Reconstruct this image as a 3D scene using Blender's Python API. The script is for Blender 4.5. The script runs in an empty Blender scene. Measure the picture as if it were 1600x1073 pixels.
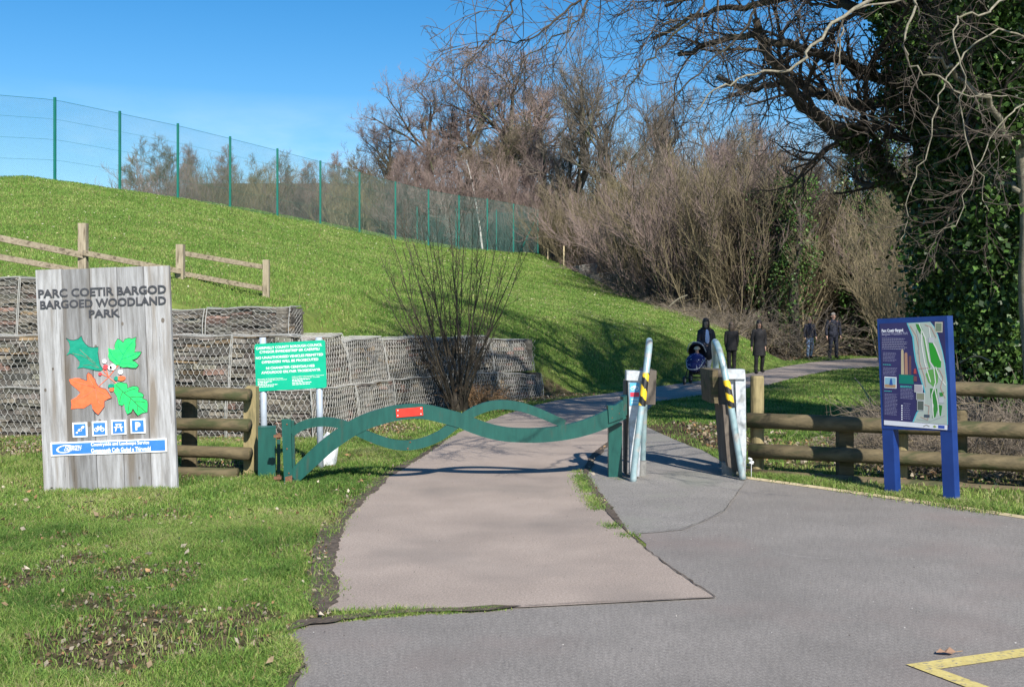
import bpy, math, random
import numpy as np
from mathutils import Vector, Matrix
from mathutils.geometry import tessellate_polygon

sc = bpy.context.scene
col = sc.collection
PI = math.pi
rnd = random.Random(7)
rng = np.random.default_rng(11)

# ---------------------------------------------------------------- camera, sky, sun
F, CX, HY, CH = 1700.0, 800.0, 498.0, 1.65      # focal length, centre column, horizon row (in 1600 px), eye height
cam = bpy.data.cameras.new('camera')
cam.sensor_width = 36.0
cam.lens = 36.0 * F / 1600.0
cam.shift_y = -(536.5 - HY) / 1600.0
cam.clip_end = 3000
cam.clip_start = 0.05
camo = bpy.data.objects.new('camera', cam)
camo.location = (0, 0, CH)
camo.rotation_euler = (PI / 2, 0, 0)
col.objects.link(camo)
sc.camera = camo

SUN_EL = math.radians(37.5)
SD = Vector((0.36, -0.93, 0)).normalized() * math.cos(SUN_EL) + Vector((0, 0, math.sin(SUN_EL)))
w = bpy.data.worlds.new('World')
sc.world = w
w.use_nodes = True
nt = w.node_tree
nt.nodes.clear()
sky = nt.nodes.new('ShaderNodeTexSky')
sky.sky_type = 'NISHITA'
sky.sun_disc = False
sky.sun_elevation = SUN_EL
sky.sun_rotation = math.atan2(SD.x, SD.y)
sky.air_density = 1.0
sky.dust_density = 0.2
sky.ozone_density = 2.6
tc = nt.nodes.new('ShaderNodeTexCoord')
mp = nt.nodes.new('ShaderNodeMapping')
mp.inputs['Scale'].default_value = (2.2, 2.2, 7.0)
nz = nt.nodes.new('ShaderNodeTexNoise')
nz.inputs['Scale'].default_value = 1.6
nz.inputs['Detail'].default_value = 7
nz.inputs['Roughness'].default_value = 0.6
rp = nt.nodes.new('ShaderNodeValToRGB')
rp.color_ramp.elements[0].position = 0.46
rp.color_ramp.elements[0].color = (0, 0, 0, 1)
rp.color_ramp.elements[1].position = 0.72
rp.color_ramp.elements[1].color = (1, 1, 1, 1)
# thin cloud only in a low band of the sky
sep = nt.nodes.new('ShaderNodeSeparateXYZ')
mr = nt.nodes.new('ShaderNodeMapRange')
mr.inputs['From Min'].default_value = 0.20
mr.inputs['From Max'].default_value = 0.09
mr.inputs['To Min'].default_value = 0.0
mr.inputs['To Max'].default_value = 0.7
mul = nt.nodes.new('ShaderNodeMath')
mul.operation = 'MULTIPLY'
mix = nt.nodes.new('ShaderNodeMixRGB')
mix.inputs['Color2'].default_value = (8.5, 9.3, 10.0, 1)
hsv = nt.nodes.new('ShaderNodeHueSaturation')
hsv.inputs['Saturation'].default_value = 1.42
bg = nt.nodes.new('ShaderNodeBackground')
bg.inputs['Strength'].default_value = 0.092
wo = nt.nodes.new('ShaderNodeOutputWorld')
L = nt.links.new
L(tc.outputs['Generated'], mp.inputs['Vector']); L(mp.outputs['Vector'], nz.inputs['Vector'])
L(nz.outputs['Fac'], rp.inputs['Fac']); L(tc.outputs['Generated'], sep.inputs['Vector'])
L(sep.outputs['Z'], mr.inputs['Value']); L(rp.outputs['Color'], mul.inputs[0]); L(mr.outputs['Result'], mul.inputs[1])
L(mul.outputs['Value'], mix.inputs['Fac']); L(sky.outputs['Color'], hsv.inputs['Color']); L(hsv.outputs['Color'], mix.inputs['Color1'])
L(mix.outputs['Color'], bg.inputs['Color']); L(bg.outputs['Background'], wo.inputs['Surface'])

sl = bpy.data.lights.new('sun', 'SUN')
sl.energy = 5.0
sl.angle = math.radians(0.53)
sl.color = (1.0, 0.94, 0.84)
so = bpy.data.objects.new('sun', sl)
so.rotation_euler = SD.to_track_quat('Z', 'Y').to_euler()
so.location = (10, -20, 30)
col.objects.link(so)

sc.view_settings.view_transform = 'Standard'
sc.view_settings.look = 'None'
sc.view_settings.gamma = 1
sc.view_settings.exposure = 0.62

# ---------------------------------------------------------------- helpers
def at(px, py, Y):
    return Vector(((px - CX) / F * Y, Y, CH + (HY - py) / F * Y))

def gp(px, py, z=0.0):
    Y = F * (CH - z) / (py - HY)
    return ((px - CX) / F * Y, Y)

def tag(o, label=None, cat=None, group=None, kind=None):
    if label: o['label'] = label
    if cat: o['category'] = cat
    if group: o['group'] = group
    if kind: o['kind'] = kind
    return o

def empty(name, loc=(0, 0, 0), rot=(0, 0, 0)):
    o = bpy.data.objects.new(name, None)
    o.location = loc
    o.rotation_euler = rot
    o.empty_display_size = 0.2
    col.objects.link(o)
    return o

def copy_tree(o, parent=None):
    c = o.copy()
    col.objects.link(c)
    if parent: c.parent = parent
    for ch in list(o.children):
        copy_tree(ch, c)
    return c

def fastmesh(name, V, quads=None, tris=None, colr=None, smooth=False):
    me = bpy.data.meshes.new(name)
    V = np.asarray(V, dtype=np.float32).reshape(-1, 3)
    nq = 0 if quads is None else len(quads)
    ntr = 0 if tris is None else len(tris)
    me.vertices.add(len(V))
    me.vertices.foreach_set('co', V.ravel())
    loops = []
    if nq: loops.append(np.asarray(quads, dtype=np.int32).ravel())
    if ntr: loops.append(np.asarray(tris, dtype=np.int32).ravel())
    lo = np.concatenate(loops)
    me.loops.add(len(lo))
    me.loops.foreach_set('vertex_index', lo)
    me.polygons.add(nq + ntr)
    st = np.concatenate([np.arange(nq) * 4, nq * 4 + np.arange(ntr) * 3]).astype(np.int32)
    me.polygons.foreach_set('loop_start', st)
    try:
        me.polygons.foreach_set('loop_total', np.concatenate([np.full(nq, 4), np.full(ntr, 3)]).astype(np.int32))
    except Exception:
        pass
    me.polygons.foreach_set('use_smooth', np.full(nq + ntr, bool(smooth)))
    me.update(calc_edges=True)
    if colr is not None:
        ca = me.color_attributes.new('Col', 'FLOAT_COLOR', 'POINT')
        c4 = np.ones((len(V), 4), dtype=np.float32)
        c4[:, :3] = colr
        ca.data.foreach_set('color', c4.ravel())
    return me

class MB:
    """collects pieces of one mesh"""
    def __init__(s):
        s.V = []; s.Q = []; s.T = []; s.C = []; s.n = 0; s.hascol = False
    def add(s, V, quads=None, tris=None, c=None):
        V = np.asarray(V, dtype=float).reshape(-1, 3)
        if quads is not None and len(quads): s.Q.append(np.asarray(quads) + s.n)
        if tris is not None and len(tris): s.T.append(np.asarray(tris) + s.n)
        s.V.append(V)
        if c is not None:
            s.hascol = True
            s.C.append(np.broadcast_to(np.asarray(c, dtype=float), (len(V), 3)))
        else:
            s.C.append(np.ones((len(V), 3)))
        s.n += len(V)
        return s
    def box(s, x0, x1, y0, y1, z0, z1, M=None, c=None):
        V = np.array([(x, y, z) for z in (z0, z1) for (x, y) in ((x0, y0), (x1, y0), (x1, y1), (x0, y1))], dtype=float)
        if M is not None: V = xf(M, V)
        return s.add(V, [(3, 2, 1, 0), (4, 5, 6, 7), (0, 1, 5, 4), (1, 2, 6, 5), (2, 3, 7, 6), (3, 0, 4, 7)], c=c)
    def prism(s, poly, y0, y1, M=None, c=None):
        """poly in (x, z), extruded along y"""
        poly = [tuple(p) for p in poly]
        a = sum(poly[i][0] * poly[(i + 1) % len(poly)][1] - poly[(i + 1) % len(poly)][0] * poly[i][1] for i in range(len(poly)))
        if a < 0: poly = poly[::-1]
        n = len(poly)
        t = tessellate_polygon([[Vector((p[0], p[1], 0)) for p in poly]])
        V = np.array([(p[0], y0, p[1]) for p in poly] + [(p[0], y1, p[1]) for p in poly], dtype=float)
        T = []
        for a_, b_, c_ in t:
            T.append((a_, b_, c_)); T.append((c_ + n, b_ + n, a_ + n))
        Q = [(i + n, (i + 1) % n + n, (i + 1) % n, i) for i in range(n)]
        if M is not None: V = xf(M, V)
        return s.add(V, Q, T, c=c)
    def tube(s, pts, r, S=8, c=None, cap=True):
        P = np.array([tuple(p) for p in pts], dtype=float)[None]
        R = np.broadcast_to(np.asarray(r, dtype=float), (P.shape[1],))[None]
        V, Q = tubes(P, R, S)
        k = P.shape[1]
        T = []
        if cap:
            V = np.concatenate([V, P[0, :1], P[0, -1:]])
            n = S * k
            for i in range(S):
                T.append((n, (i + 1) % S, i)); T.append((n + 1, (k - 1) * S + i, (k - 1) * S + (i + 1) % S))
        return s.add(V, Q, T, c=c)
    def ball(s, ce, rx, ry=None, rz=None, seg=12, rings=8, M=None, c=None, z0=-1, z1=1):
        ry = rx if ry is None else ry; rz = rx if rz is None else rz
        ph = np.linspace(math.asin(z0), math.asin(z1), rings + 1)
        V = []
        for p in ph:
            for i in range(seg):
                t = 2 * PI * i / seg
                V.append((ce[0] + rx * math.cos(p) * math.cos(t), ce[1] + ry * math.cos(p) * math.sin(t), ce[2] + rz * math.sin(p)))
        Q = [(a * seg + i, a * seg + (i + 1) % seg, (a + 1) * seg + (i + 1) % seg, (a + 1) * seg + i) for a in range(rings) for i in range(seg)]
        V = np.array(V)
        if M is not None: V = xf(M, V)
        return s.add(V, Q, c=c)
    def build(s, name, m, parent=None, smooth=False, loc=None):
        V = np.concatenate(s.V)
        Q = np.concatenate(s.Q) if s.Q else None
        T = np.concatenate(s.T) if s.T else None
        me = fastmesh(name, V, Q, T, np.concatenate(s.C) if s.hascol else None, smooth)
        me.materials.append(m)
        return link(name, me, parent, loc)

def link(name, me, parent=None, loc=None):
    o = bpy.data.objects.new(name, me)
    if loc is not None: o.location = loc
    if parent: o.parent = parent
    col.objects.link(o)
    return o

def xf(M, V):
    A = np.array(M)
    return V @ A[:3, :3].T + A[:3, 3]

def tubes(P, R, S):
    """P (N,K,3), R (N,K) -> verts, quads"""
    N, K, _ = P.shape
    D = np.empty_like(P)
    D[:, 1:-1] = P[:, 2:] - P[:, :-2]
    D[:, 0] = P[:, 1] - P[:, 0]
    D[:, -1] = P[:, -1] - P[:, -2]
    D /= np.linalg.norm(D, axis=2, keepdims=True) + 1e-9
    m = D.mean(axis=1)
    ref = np.where(np.abs(m[:, 2:3]) > 0.8, np.array([[1.0, 0.13, 0]]), np.array([[0.0, 0, 1]]))[:, None, :]
    U = np.cross(D, np.broadcast_to(ref, D.shape))
    U /= np.linalg.norm(U, axis=2, keepdims=True) + 1e-9
    W = np.cross(D, U)
    a = np.arange(S) * 2 * PI / S
    V = P[:, :, None, :] + R[:, :, None, None] * (np.cos(a)[None, None, :, None] * U[:, :, None, :] + np.sin(a)[None, None, :, None] * W[:, :, None, :])
    base = (np.arange(N) * K * S)[:, None, None]
    k = (np.arange(K - 1) * S)[None, :, None]
    i = np.arange(S)[None, None, :]
    j = (np.arange(S) + 1) % S
    j = j[None, None, :]
    Q = np.stack([base + k + i, base + k + j, base + k + S + j, base + k + S + i], axis=-1).reshape(-1, 4)
    return V.reshape(-1, 3), Q

def smoothline(pts, n):
    """Catmull-Rom through pts -> n*(len-1)+1 points"""
    P = np.array([tuple(p) for p in pts], dtype=float)
    P = np.concatenate([[2 * P[0] - P[1]], P, [2 * P[-1] - P[-2]]])
    out = []
    for i in range(1, len(P) - 2):
        for t in np.linspace(0, 1, n, endpoint=False):
            a, b, c, d = P[i - 1], P[i], P[i + 1], P[i + 2]
            out.append(0.5 * (2 * b + (c - a) * t + (2 * a - 5 * b + 4 * c - d) * t * t + (3 * b - a - 3 * c + d) * t ** 3))
    out.append(P[-2])
    return np.array(out)

_txt = {}
def text_geo(s, bold=0.0):
    key = (s, bold)
    if key in _txt: return _txt[key]
    cu = bpy.data.curves.new('t', 'FONT')
    cu.body = s
    cu.offset = bold
    cu.resolution_u = 3
    o = bpy.data.objects.new('t', cu)
    col.objects.link(o)
    dg = bpy.context.evaluated_depsgraph_get()
    me = bpy.data.meshes.new_from_object(o.evaluated_get(dg))
    V = np.array([v.co[:] for v in me.vertices])
    T = []
    me.calc_loop_triangles()
    for t in me.loop_triangles: T.append(tuple(t.vertices))
    bpy.data.objects.remove(o)
    bpy.data.meshes.remove(me)
    bpy.data.curves.remove(cu)
    _txt[key] = (V, T)
    return _txt[key]

def add_text(mb, s, x, z, wd, h, y, bold=0.0, c=None, slant=0.0):
    """fits the text into the box with lower-left corner (x, z) on the plane y, facing -y"""
    V, T = text_geo(s, bold)
    mn, mx = V.min(0), V.max(0)
    U = (V - mn) / np.maximum(mx - mn, 1e-6)
    P = np.stack([x + U[:, 0] * wd + slant * U[:, 1] * h, np.full(len(U), y), z + U[:, 1] * h], axis=1)
    mb.add(P, tris=T, c=c)

# ---------------------------------------------------------------- materials
def newmat(name):
    m = bpy.data.materials.new(name)
    m.use_nodes = True
    n = m.node_tree
    b = n.nodes['Principled BSDF']
    return m, n, b

def mat(name, c1, c2=None, scale=8.0, rough=0.7, metal=0.0, bump=0.0, bscale=None, stretch=(1, 1, 1), vcol=False,
        c3=None, scale3=1.0, thr3=0.55, rand=0.0, coord='Object', spec=0.5, detail=6, sub=None, w3=0.12):
    m, n, b = newmat(name)
    Lk = n.links.new
    b.inputs['Roughness'].default_value = rough
    b.inputs['Metallic'].default_value = metal
    b.inputs['Specular IOR Level'].default_value = spec
    tcn = n.nodes.new('ShaderNodeTexCoord')
    mpn = n.nodes.new('ShaderNodeMapping')
    mpn.inputs['Scale'].default_value = stretch
    if coord == 'World':
        g = n.nodes.new('ShaderNodeNewGeometry')
        Lk(g.outputs['Position'], mpn.inputs['Vector'])
    else:
        Lk(tcn.outputs[coord], mpn.inputs['Vector'])
    no = n.nodes.new('ShaderNodeTexNoise')
    no.inputs['Scale'].default_value = scale
    no.inputs['Detail'].default_value = detail
    no.inputs['Roughness'].default_value = 0.65
    Lk(mpn.outputs['Vector'], no.inputs['Vector'])
    mx = n.nodes.new('ShaderNodeMixRGB')
    mx.inputs['Color1'].default_value = (*c1, 1)
    mx.inputs['Color2'].default_value = (*(c2 or c1), 1)
    rr = n.nodes.new('ShaderNodeMapRange')
    rr.inputs['From Min'].default_value = 0.34
    rr.inputs['From Max'].default_value = 0.66
    Lk(no.outputs['Fac'], rr.inputs['Value'])
    Lk(rr.outputs['Result'], mx.inputs['Fac'])
    out = mx.outputs['Color']
    if c3 is not None:
        n3 = n.nodes.new('ShaderNodeTexNoise')
        n3.inputs['Scale'].default_value = scale3
        n3.inputs['Detail'].default_value = 5
        Lk(mpn.outputs['Vector'], n3.inputs['Vector'])
        r3 = n.nodes.new('ShaderNodeMapRange')
        r3.inputs['From Min'].default_value = thr3
        r3.inputs['From Max'].default_value = thr3 + w3
        Lk(n3.outputs['Fac'], r3.inputs['Value'])
        m3 = n.nodes.new('ShaderNodeMixRGB')
        m3.inputs['Color2'].default_value = (*c3, 1)
        Lk(out, m3.inputs['Color1']); Lk(r3.outputs['Result'], m3.inputs['Fac'])
        out = m3.outputs['Color']
    if vcol:
        at_ = n.nodes.new('ShaderNodeAttribute')
        at_.attribute_name = 'Col'
        mm = n.nodes.new('ShaderNodeMixRGB')
        mm.blend_type = 'MULTIPLY'
        mm.inputs['Fac'].default_value = 1
        Lk(out, mm.inputs['Color1']); Lk(at_.outputs['Color'], mm.inputs['Color2'])
        out = mm.outputs['Color']
    if rand:
        oi = n.nodes.new('ShaderNodeObjectInfo')
        r2 = n.nodes.new('ShaderNodeMapRange')
        r2.inputs['To Min'].default_value = 1 - rand
        r2.inputs['To Max'].default_value = 1 + rand
        Lk(oi.outputs['Random'], r2.inputs['Value'])
        hs = n.nodes.new('ShaderNodeHueSaturation')
        Lk(r2.outputs['Result'], hs.inputs['Value']); Lk(out, hs.inputs['Color'])
        out = hs.outputs['Color']
    Lk(out, b.inputs['Base Color'])
    if bump:
        nb = n.nodes.new('ShaderNodeTexNoise')
        nb.inputs['Scale'].default_value = bscale or scale * 3
        nb.inputs['Detail'].default_value = 5
        Lk(mpn.outputs['Vector'], nb.inputs['Vector'])
        bn = n.nodes.new('ShaderNodeBump')
        bn.inputs['Strength'].default_value = 0.9
        bn.inputs['Distance'].default_value = bump
        Lk(nb.outputs['Fac'], bn.inputs['Height']); Lk(bn.outputs['Normal'], b.inputs['Normal'])
    if sub:
        b.inputs['Transmission Weight'].default_value = 0
    return m

def leafmat(name, rough=0.55, trans=0.35, spec=0.3):
    """blades and leaves: per-piece colour, some light comes through"""
    m, n, b = newmat(name)
    Lk = n.links.new
    a = n.nodes.new('ShaderNodeAttribute'); a.attribute_name = 'Col'
    b.inputs['Roughness'].default_value = rough
    b.inputs['Specular IOR Level'].default_value = spec
    Lk(a.outputs['Color'], b.inputs['Base Color'])
    t = n.nodes.new('ShaderNodeBsdfTranslucent')
    Lk(a.outputs['Color'], t.inputs['Color'])
    ms = n.nodes.new('ShaderNodeMixShader'); ms.inputs['Fac'].default_value = trans
    o = n.nodes['Material Output']
    Lk(b.outputs['BSDF'], ms.inputs[1]); Lk(t.outputs['BSDF'], ms.inputs[2]); Lk(ms.outputs['Shader'], o.inputs['Surface'])
    return m

M = {}
def speckle(m, scale=260.0, lo=0.55, hi=1.45):
    """adds the light and dark chips of a tarmac surface"""
    n = m.node_tree; b = n.nodes['Principled BSDF']; l = b.inputs['Base Color'].links[0]; src = l.from_socket
    g = n.nodes.new('ShaderNodeNewGeometry'); prev = src
    for sc_, f in ((scale, 0.75), (scale * 0.33, 0.25), (2.2, 0.16), (0.5, 0.22)):
        v = n.nodes.new('ShaderNodeTexNoise'); v.inputs['Scale'].default_value = sc_; v.inputs['Detail'].default_value = 1.42
        n.links.new(g.outputs['Position'], v.inputs['Vector'])
        r = n.nodes.new('ShaderNodeMapRange'); r.inputs['From Min'].default_value = 0.30; r.inputs['From Max'].default_value = 0.70
        r.inputs['To Min'].default_value = lo; r.inputs['To Max'].default_value = hi
        n.links.new(v.outputs['Fac'], r.inputs['Value'])
        mm = n.nodes.new('ShaderNodeMixRGB'); mm.blend_type = 'MULTIPLY'; mm.inputs['Fac'].default_value = f
        n.links.new(prev, mm.inputs['Color1']); n.links.new(r.outputs['Result'], mm.inputs['Color2']); prev = mm.outputs['Color']
    n.links.new(prev, b.inputs['Base Color'])
M['tarmac_pink'] = mat('path_tarmac', (0.235, 0.19, 0.16), (0.37, 0.305, 0.26), 75, 0.9, bump=0.0015, bscale=160, coord='World', c3=(0.22, 0.185, 0.16), scale3=0.9, thr3=0.5, w3=0.25)
M['asphalt'] = mat('car_park_asphalt', (0.135, 0.123, 0.113), (0.255, 0.234, 0.215), 85, 0.9, bump=0.0015, bscale=190, coord='World', c3=(0.20, 0.165, 0.15), scale3=0.7, thr3=0.52, w3=0.2)
M['asphalt2'] = mat('footway_asphalt', (0.13, 0.123, 0.115), (0.285, 0.265, 0.245), 80, 0.9, bump=0.0015, bscale=170, coord='World', c3=(0.20, 0.20, 0.17), scale3=1.3, thr3=0.52, w3=0.2)
for k_ in ('tarmac_pink', 'asphalt', 'asphalt2'): speckle(M[k_])
M['soil'] = mat('soil', (0.045, 0.032, 0.024), (0.13, 0.10, 0.075), 14, 0.95, bump=0.02, bscale=50, coord='World')
M['galv'] = mat('galvanised_steel', (0.42, 0.45, 0.48), (0.60, 0.63, 0.66), 30, 0.42, 0.25, c3=(0.33, 0.34, 0.34), scale3=6, thr3=0.55)
M['grey_pole'] = mat('grey_pole_paint', (0.36, 0.42, 0.50), (0.46, 0.52, 0.60), 9, 0.45, 0.1)
M['tube'] = mat('barrier_tube_paint', (0.26, 0.40, 0.43), (0.40, 0.52, 0.55), 12, 0.35, 0.3, c3=(0.45, 0.45, 0.43), scale3=9, thr3=0.55)
M['green'] = mat('green_gate_paint', (0.006, 0.062, 0.052), (0.010, 0.088, 0.072), 3.0, 0.38, c3=(0.045, 0.06, 0.045), scale3=2.2, thr3=0.60, stretch=(7, 1, 1.2), w3=0.2)
M['green_dark'] = mat('green_post_paint', (0.004, 0.05, 0.04), (0.008, 0.07, 0.058), 5, 0.45, c3=(0.06, 0.055, 0.04), scale3=9, thr3=0.6)
M['rust'] = mat('rusty_steel', (0.10, 0.045, 0.025), (0.22, 0.11, 0.06), 40, 0.85)
M['red'] = mat('red_plate', (0.72, 0.02, 0.012), (0.80, 0.035, 0.02), 5, 0.4)
M['white'] = mat('white_plastic', (0.78, 0.80, 0.82), (0.66, 0.68, 0.70), 8, 0.5)
M['whitep'] = mat('white_paint', (0.85, 0.85, 0.86), (0.78, 0.79, 0.81), 20, 0.5)
M['sign_green'] = mat('sign_green', (0.0, 0.37, 0.215), (0.004, 0.42, 0.25), 6, 0.35)
M['sign_blue'] = mat('sign_blue', (0.03, 0.17, 0.72), (0.05, 0.21, 0.78), 8, 0.4)
M['letter_dark'] = mat('dark_lettering', (0.03, 0.035, 0.045), (0.05, 0.05, 0.06), 40, 0.7)
M['board_navy'] = mat('board_navy', (0.02, 0.018, 0.085), (0.03, 0.026, 0.11), 3, 0.3)
M['board_blue'] = mat('blue_powder_coat', (0.005, 0.028, 0.155), (0.009, 0.040, 0.20), 5, 0.4)
M['holly'] = mat('holly_green', (0.0, 0.24, 0.155), (0.01, 0.30, 0.20), 20, 0.5)
M['leafgreen'] = mat('bright_leaf_green', (0.02, 0.62, 0.13), (0.03, 0.70, 0.17), 20, 0.5)
M['orange'] = mat('maple_orange', (0.85, 0.135, 0.045), (0.92, 0.18, 0.07), 20, 0.5)
M['berry'] = mat('berry_red', (0.65, 0.05, 0.07), (0.7, 0.08, 0.09), 20, 0.5)
M['yellow'] = mat('yellow_tape', (0.78, 0.50, 0.02), (0.85, 0.58, 0.04), 20, 0.5)
M['black'] = mat('black_plastic', (0.012, 0.012, 0.013), (0.025, 0.025, 0.026), 20, 0.5)
M['rubber'] = mat('grey_rubber', (0.16, 0.16, 0.155), (0.24, 0.24, 0.23), 20, 0.8)
M['brownsteel'] = mat('weathered_brown_panel', (0.06, 0.048, 0.04), (0.16, 0.135, 0.11), 10, 0.8, stretch=(1, 1, 0.3))
M['marking'] = mat('yellow_road_paint', (0.46, 0.37, 0.12), (0.58, 0.48, 0.18), 35, 0.85, coord='World', c3=(0.22, 0.19, 0.15), scale3=38, thr3=0.56)
M['log'] = mat('log_rail_wood', (0.065, 0.052, 0.027), (0.155, 0.12, 0.065), 5, 0.85, bump=0.006, bscale=22, stretch=(0.5, 3, 3), c3=(0.05, 0.055, 0.02), scale3=3, thr3=0.52)
M['logp'] = mat('log_post_wood', (0.19, 0.155, 0.075), (0.33, 0.27, 0.135), 6, 0.85, bump=0.006, bscale=22, stretch=(3, 3, 0.5), c3=(0.11, 0.10, 0.045), scale3=4, thr3=0.55)
M['railwood'] = mat('weathered_rail_wood', (0.20, 0.165, 0.115), (0.34, 0.29, 0.215), 7, 0.9, stretch=(0.4, 3, 3), c3=(0.10, 0.08, 0.055), scale3=6, thr3=0.55)
M['postwood'] = mat('weathered_post_wood', (0.24, 0.20, 0.14), (0.38, 0.33, 0.24), 7, 0.9, stretch=(3, 3, 0.4), c3=(0.13, 0.105, 0.07), scale3=6, thr3=0.55)
M['stake'] = mat('pale_stake_wood', (0.42, 0.34, 0.20), (0.52, 0.43, 0.27), 9, 0.9)
M['stone'] = mat('gabion_stone', (0.082, 0.076, 0.068), (0.19, 0.18, 0.165), 9, 0.9, vcol=True, bump=0.01, bscale=30)
M['wire'] = mat('galvanised_wire', (0.34, 0.34, 0.32), (0.46, 0.46, 0.44), 4, 0.6, 0.1)
M['wirecore'] = mat('gabion_core_rubble', (0.03, 0.026, 0.022), (0.06, 0.052, 0.045), 20, 0.95)
M['fence_green'] = mat('fence_green', (0.0, 0.115, 0.088), (0.004, 0.145, 0.11), 4, 0.4)
M['fence_wire'] = mat('fence_wire_green', (0.085, 0.18, 0.16), (0.10, 0.21, 0.185), 4, 0.5)
M['bark'] = mat('grey_bark', (0.045, 0.038, 0.030), (0.12, 0.105, 0.08), 12, 0.9, rand=0.2, bump=0.01, bscale=30, stretch=(1, 1, 0.35), c3=(0.10, 0.12, 0.05), scale3=1.2, thr3=0.55)
M['bark_dark'] = mat('dark_bark', (0.022, 0.018, 0.014), (0.06, 0.05, 0.036), 12, 0.9, rand=0.15, c3=(0.06, 0.075, 0.025), scale3=1.1, thr3=0.55)
M['twig_over'] = mat('overhanging_twigs', (0.045, 0.036, 0.028), (0.13, 0.105, 0.08), 1.5, 0.9)
M['bark_pale'] = mat('pale_branch_bark', (0.12, 0.11, 0.08), (0.28, 0.255, 0.19), 30, 0.85, c3=(0.14, 0.13, 0.08), scale3=5, thr3=0.55)
M['birch'] = mat('birch_bark', (0.45, 0.43, 0.40), (0.62, 0.60, 0.57), 6, 0.8, c3=(0.08, 0.07, 0.06), scale3=5, thr3=0.6, stretch=(1, 1, 3))
M['twig_red'] = mat('reddish_twigs', (0.135, 0.098, 0.088), (0.235, 0.175, 0.155), 0.6, 0.9, rand=0.15)
M['twig_grey'] = mat('grey_twigs', (0.115, 0.095, 0.075), (0.20, 0.165, 0.13), 0.6, 0.9, rand=0.2)
M['twig_olive'] = mat('olive_twigs', (0.10, 0.082, 0.048), (0.19, 0.155, 0.09), 0.6, 0.9, rand=0.2)
M['twig_tan'] = mat('tan_stems', (0.13, 0.105, 0.060), (0.29, 0.235, 0.14), 0.8, 0.9, rand=0.2)
M['twig_dark'] = mat('dark_twigs', (0.030, 0.024, 0.020), (0.075, 0.056, 0.044), 0.9, 0.9, rand=0.1)
M['twig_shrub'] = mat('shrub_stems', (0.03, 0.024, 0.018), (0.085, 0.068, 0.045), 2.0, 0.85)
M['bracken'] = mat('dead_bracken', (0.24, 0.14, 0.07), (0.38, 0.24, 0.13), 8, 0.9)
M['blade'] = leafmat('grass_blades', 0.6, 0.3, 0.25)
M['ivy'] = leafmat('ivy_leaves', 0.42, 0.15, 0.35)
M['litter'] = leafmat('dead_leaves', 0.8, 0.2, 0.2)
# ---------------------------------------------------------------- terrain
TOE = np.array([(-60, 15.4), (-7.2, 15.25), (-2.75, 14.95), (-2.35, 16.6), (-1.95, 18.4), (-1.2, 20.2), (0.66, 23.0), (2.6, 25.9),
                (5.2, 30.0), (8.9, 38.0), (14.0, 47.2), (24, 52.5), (60, 60)], dtype=float)
WALL_END = 6                                   # the wall follows TOE[0..6]

def sdist(P, poly):
    """signed distance of the points (N,2) to the polyline, positive on its left-hand side; also arc length"""
    best = np.full(len(P), 1e9); sign = np.ones(len(P)); arc = np.zeros(len(P)); s0 = 0.0
    for i in range(len(poly) - 1):
        a, b = poly[i], poly[i + 1]
        ab = b - a; Ls = np.linalg.norm(ab)
        t = np.clip(((P - a) @ ab) / (Ls * Ls), 0, 1)
        q = a + t[:, None] * ab
        d = np.linalg.norm(P - q, axis=1)
        cr = ab[0] * (P[:, 1] - a[1]) - ab[1] * (P[:, 0] - a[0])
        up = d < best - 1e-9
        best = np.where(up, d, best); sign = np.where(up, np.sign(cr), sign); arc = np.where(up, s0 + t * Ls, arc)
        s0 += Ls
    return best * sign, arc

def sstep(a, b, x):
    t = np.clip((x - a) / (b - a), 0, 1)
    return t * t * (3 - 2 * t)

_seg = np.linalg.norm(np.diff(TOE, axis=0), axis=1)
ARC_W = _seg[:WALL_END].sum()

def height(x, y):
    x = np.asarray(x, dtype=float); y = np.asarray(y, dtype=float)
    sh = x.shape
    P = np.stack([x.ravel(), y.ravel()], axis=1)
    d, arc = sdist(P, TOE)
    X, Y = P[:, 0], P[:, 1]
    soft = sstep(ARC_W - 0.6, ARC_W + 1.6, arc)             # 0 at the wall, 1 beyond its end
    z0 = 1.15 - 0.45 * sstep(26, 42, Y) * sstep(-15, 0, X)
    wall = z0 * sstep(0.32, 0.62, d)
    free = z0 * (1 - np.exp(-np.maximum(d, 0) / 1.5))
    near = sstep(9, 2, d)
    base = wall * (1 - soft) + free * soft
    bump = (0.42 * sstep(-2.9, -3.5, X) + 0.42 * sstep(-4.7, -5.9, X)) * sstep(1.0, 1.25, d) * np.exp(-np.maximum(d, 0) / 7.0)
    sl_ = 0.226 - 0.028 * sstep(-16, 2, X)
    dd = np.minimum(d, 26.6)
    dd = np.where(d > 25.2, 25.2 + 0.9 * np.tanh((d - 25.2) / 0.9), d)
    z = base + sl_ * np.maximum(dd, 0) + bump
    # the nose of the bank drops to the wood on its right
    t = 0.966 * X + 0.26 * Y
    z = z - 0.42 * np.maximum(t - 19.7, 0) * np.maximum(sstep(76, 67, Y), sstep(5, 12, X))
    z = np.where(d > 0, np.maximum(z, 0), 0)
    # far wooded rise
    far = sstep(60, 170, Y + 0.25 * X) * sstep(4, 14, t - 12)
    z = np.maximum(z, 5.0 * far)
    z = z + np.clip(0.2 * (Y - 80), 0, 13) * sstep(-0.335, -0.29, X / np.maximum(Y, 1)) * sstep(0.2, 0.1, X / np.maximum(Y, 1)) * (Y > 70)
    z = z + 0.025 * np.sin(X * 1.7 + Y * 0.8) * np.sin(Y * 1.3 - X * 0.6) * sstep(0.8, 3, d)
    return z.reshape(sh)

def hz(x, y):
    return float(height(np.array([x]), np.array([y]))[0])

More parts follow.
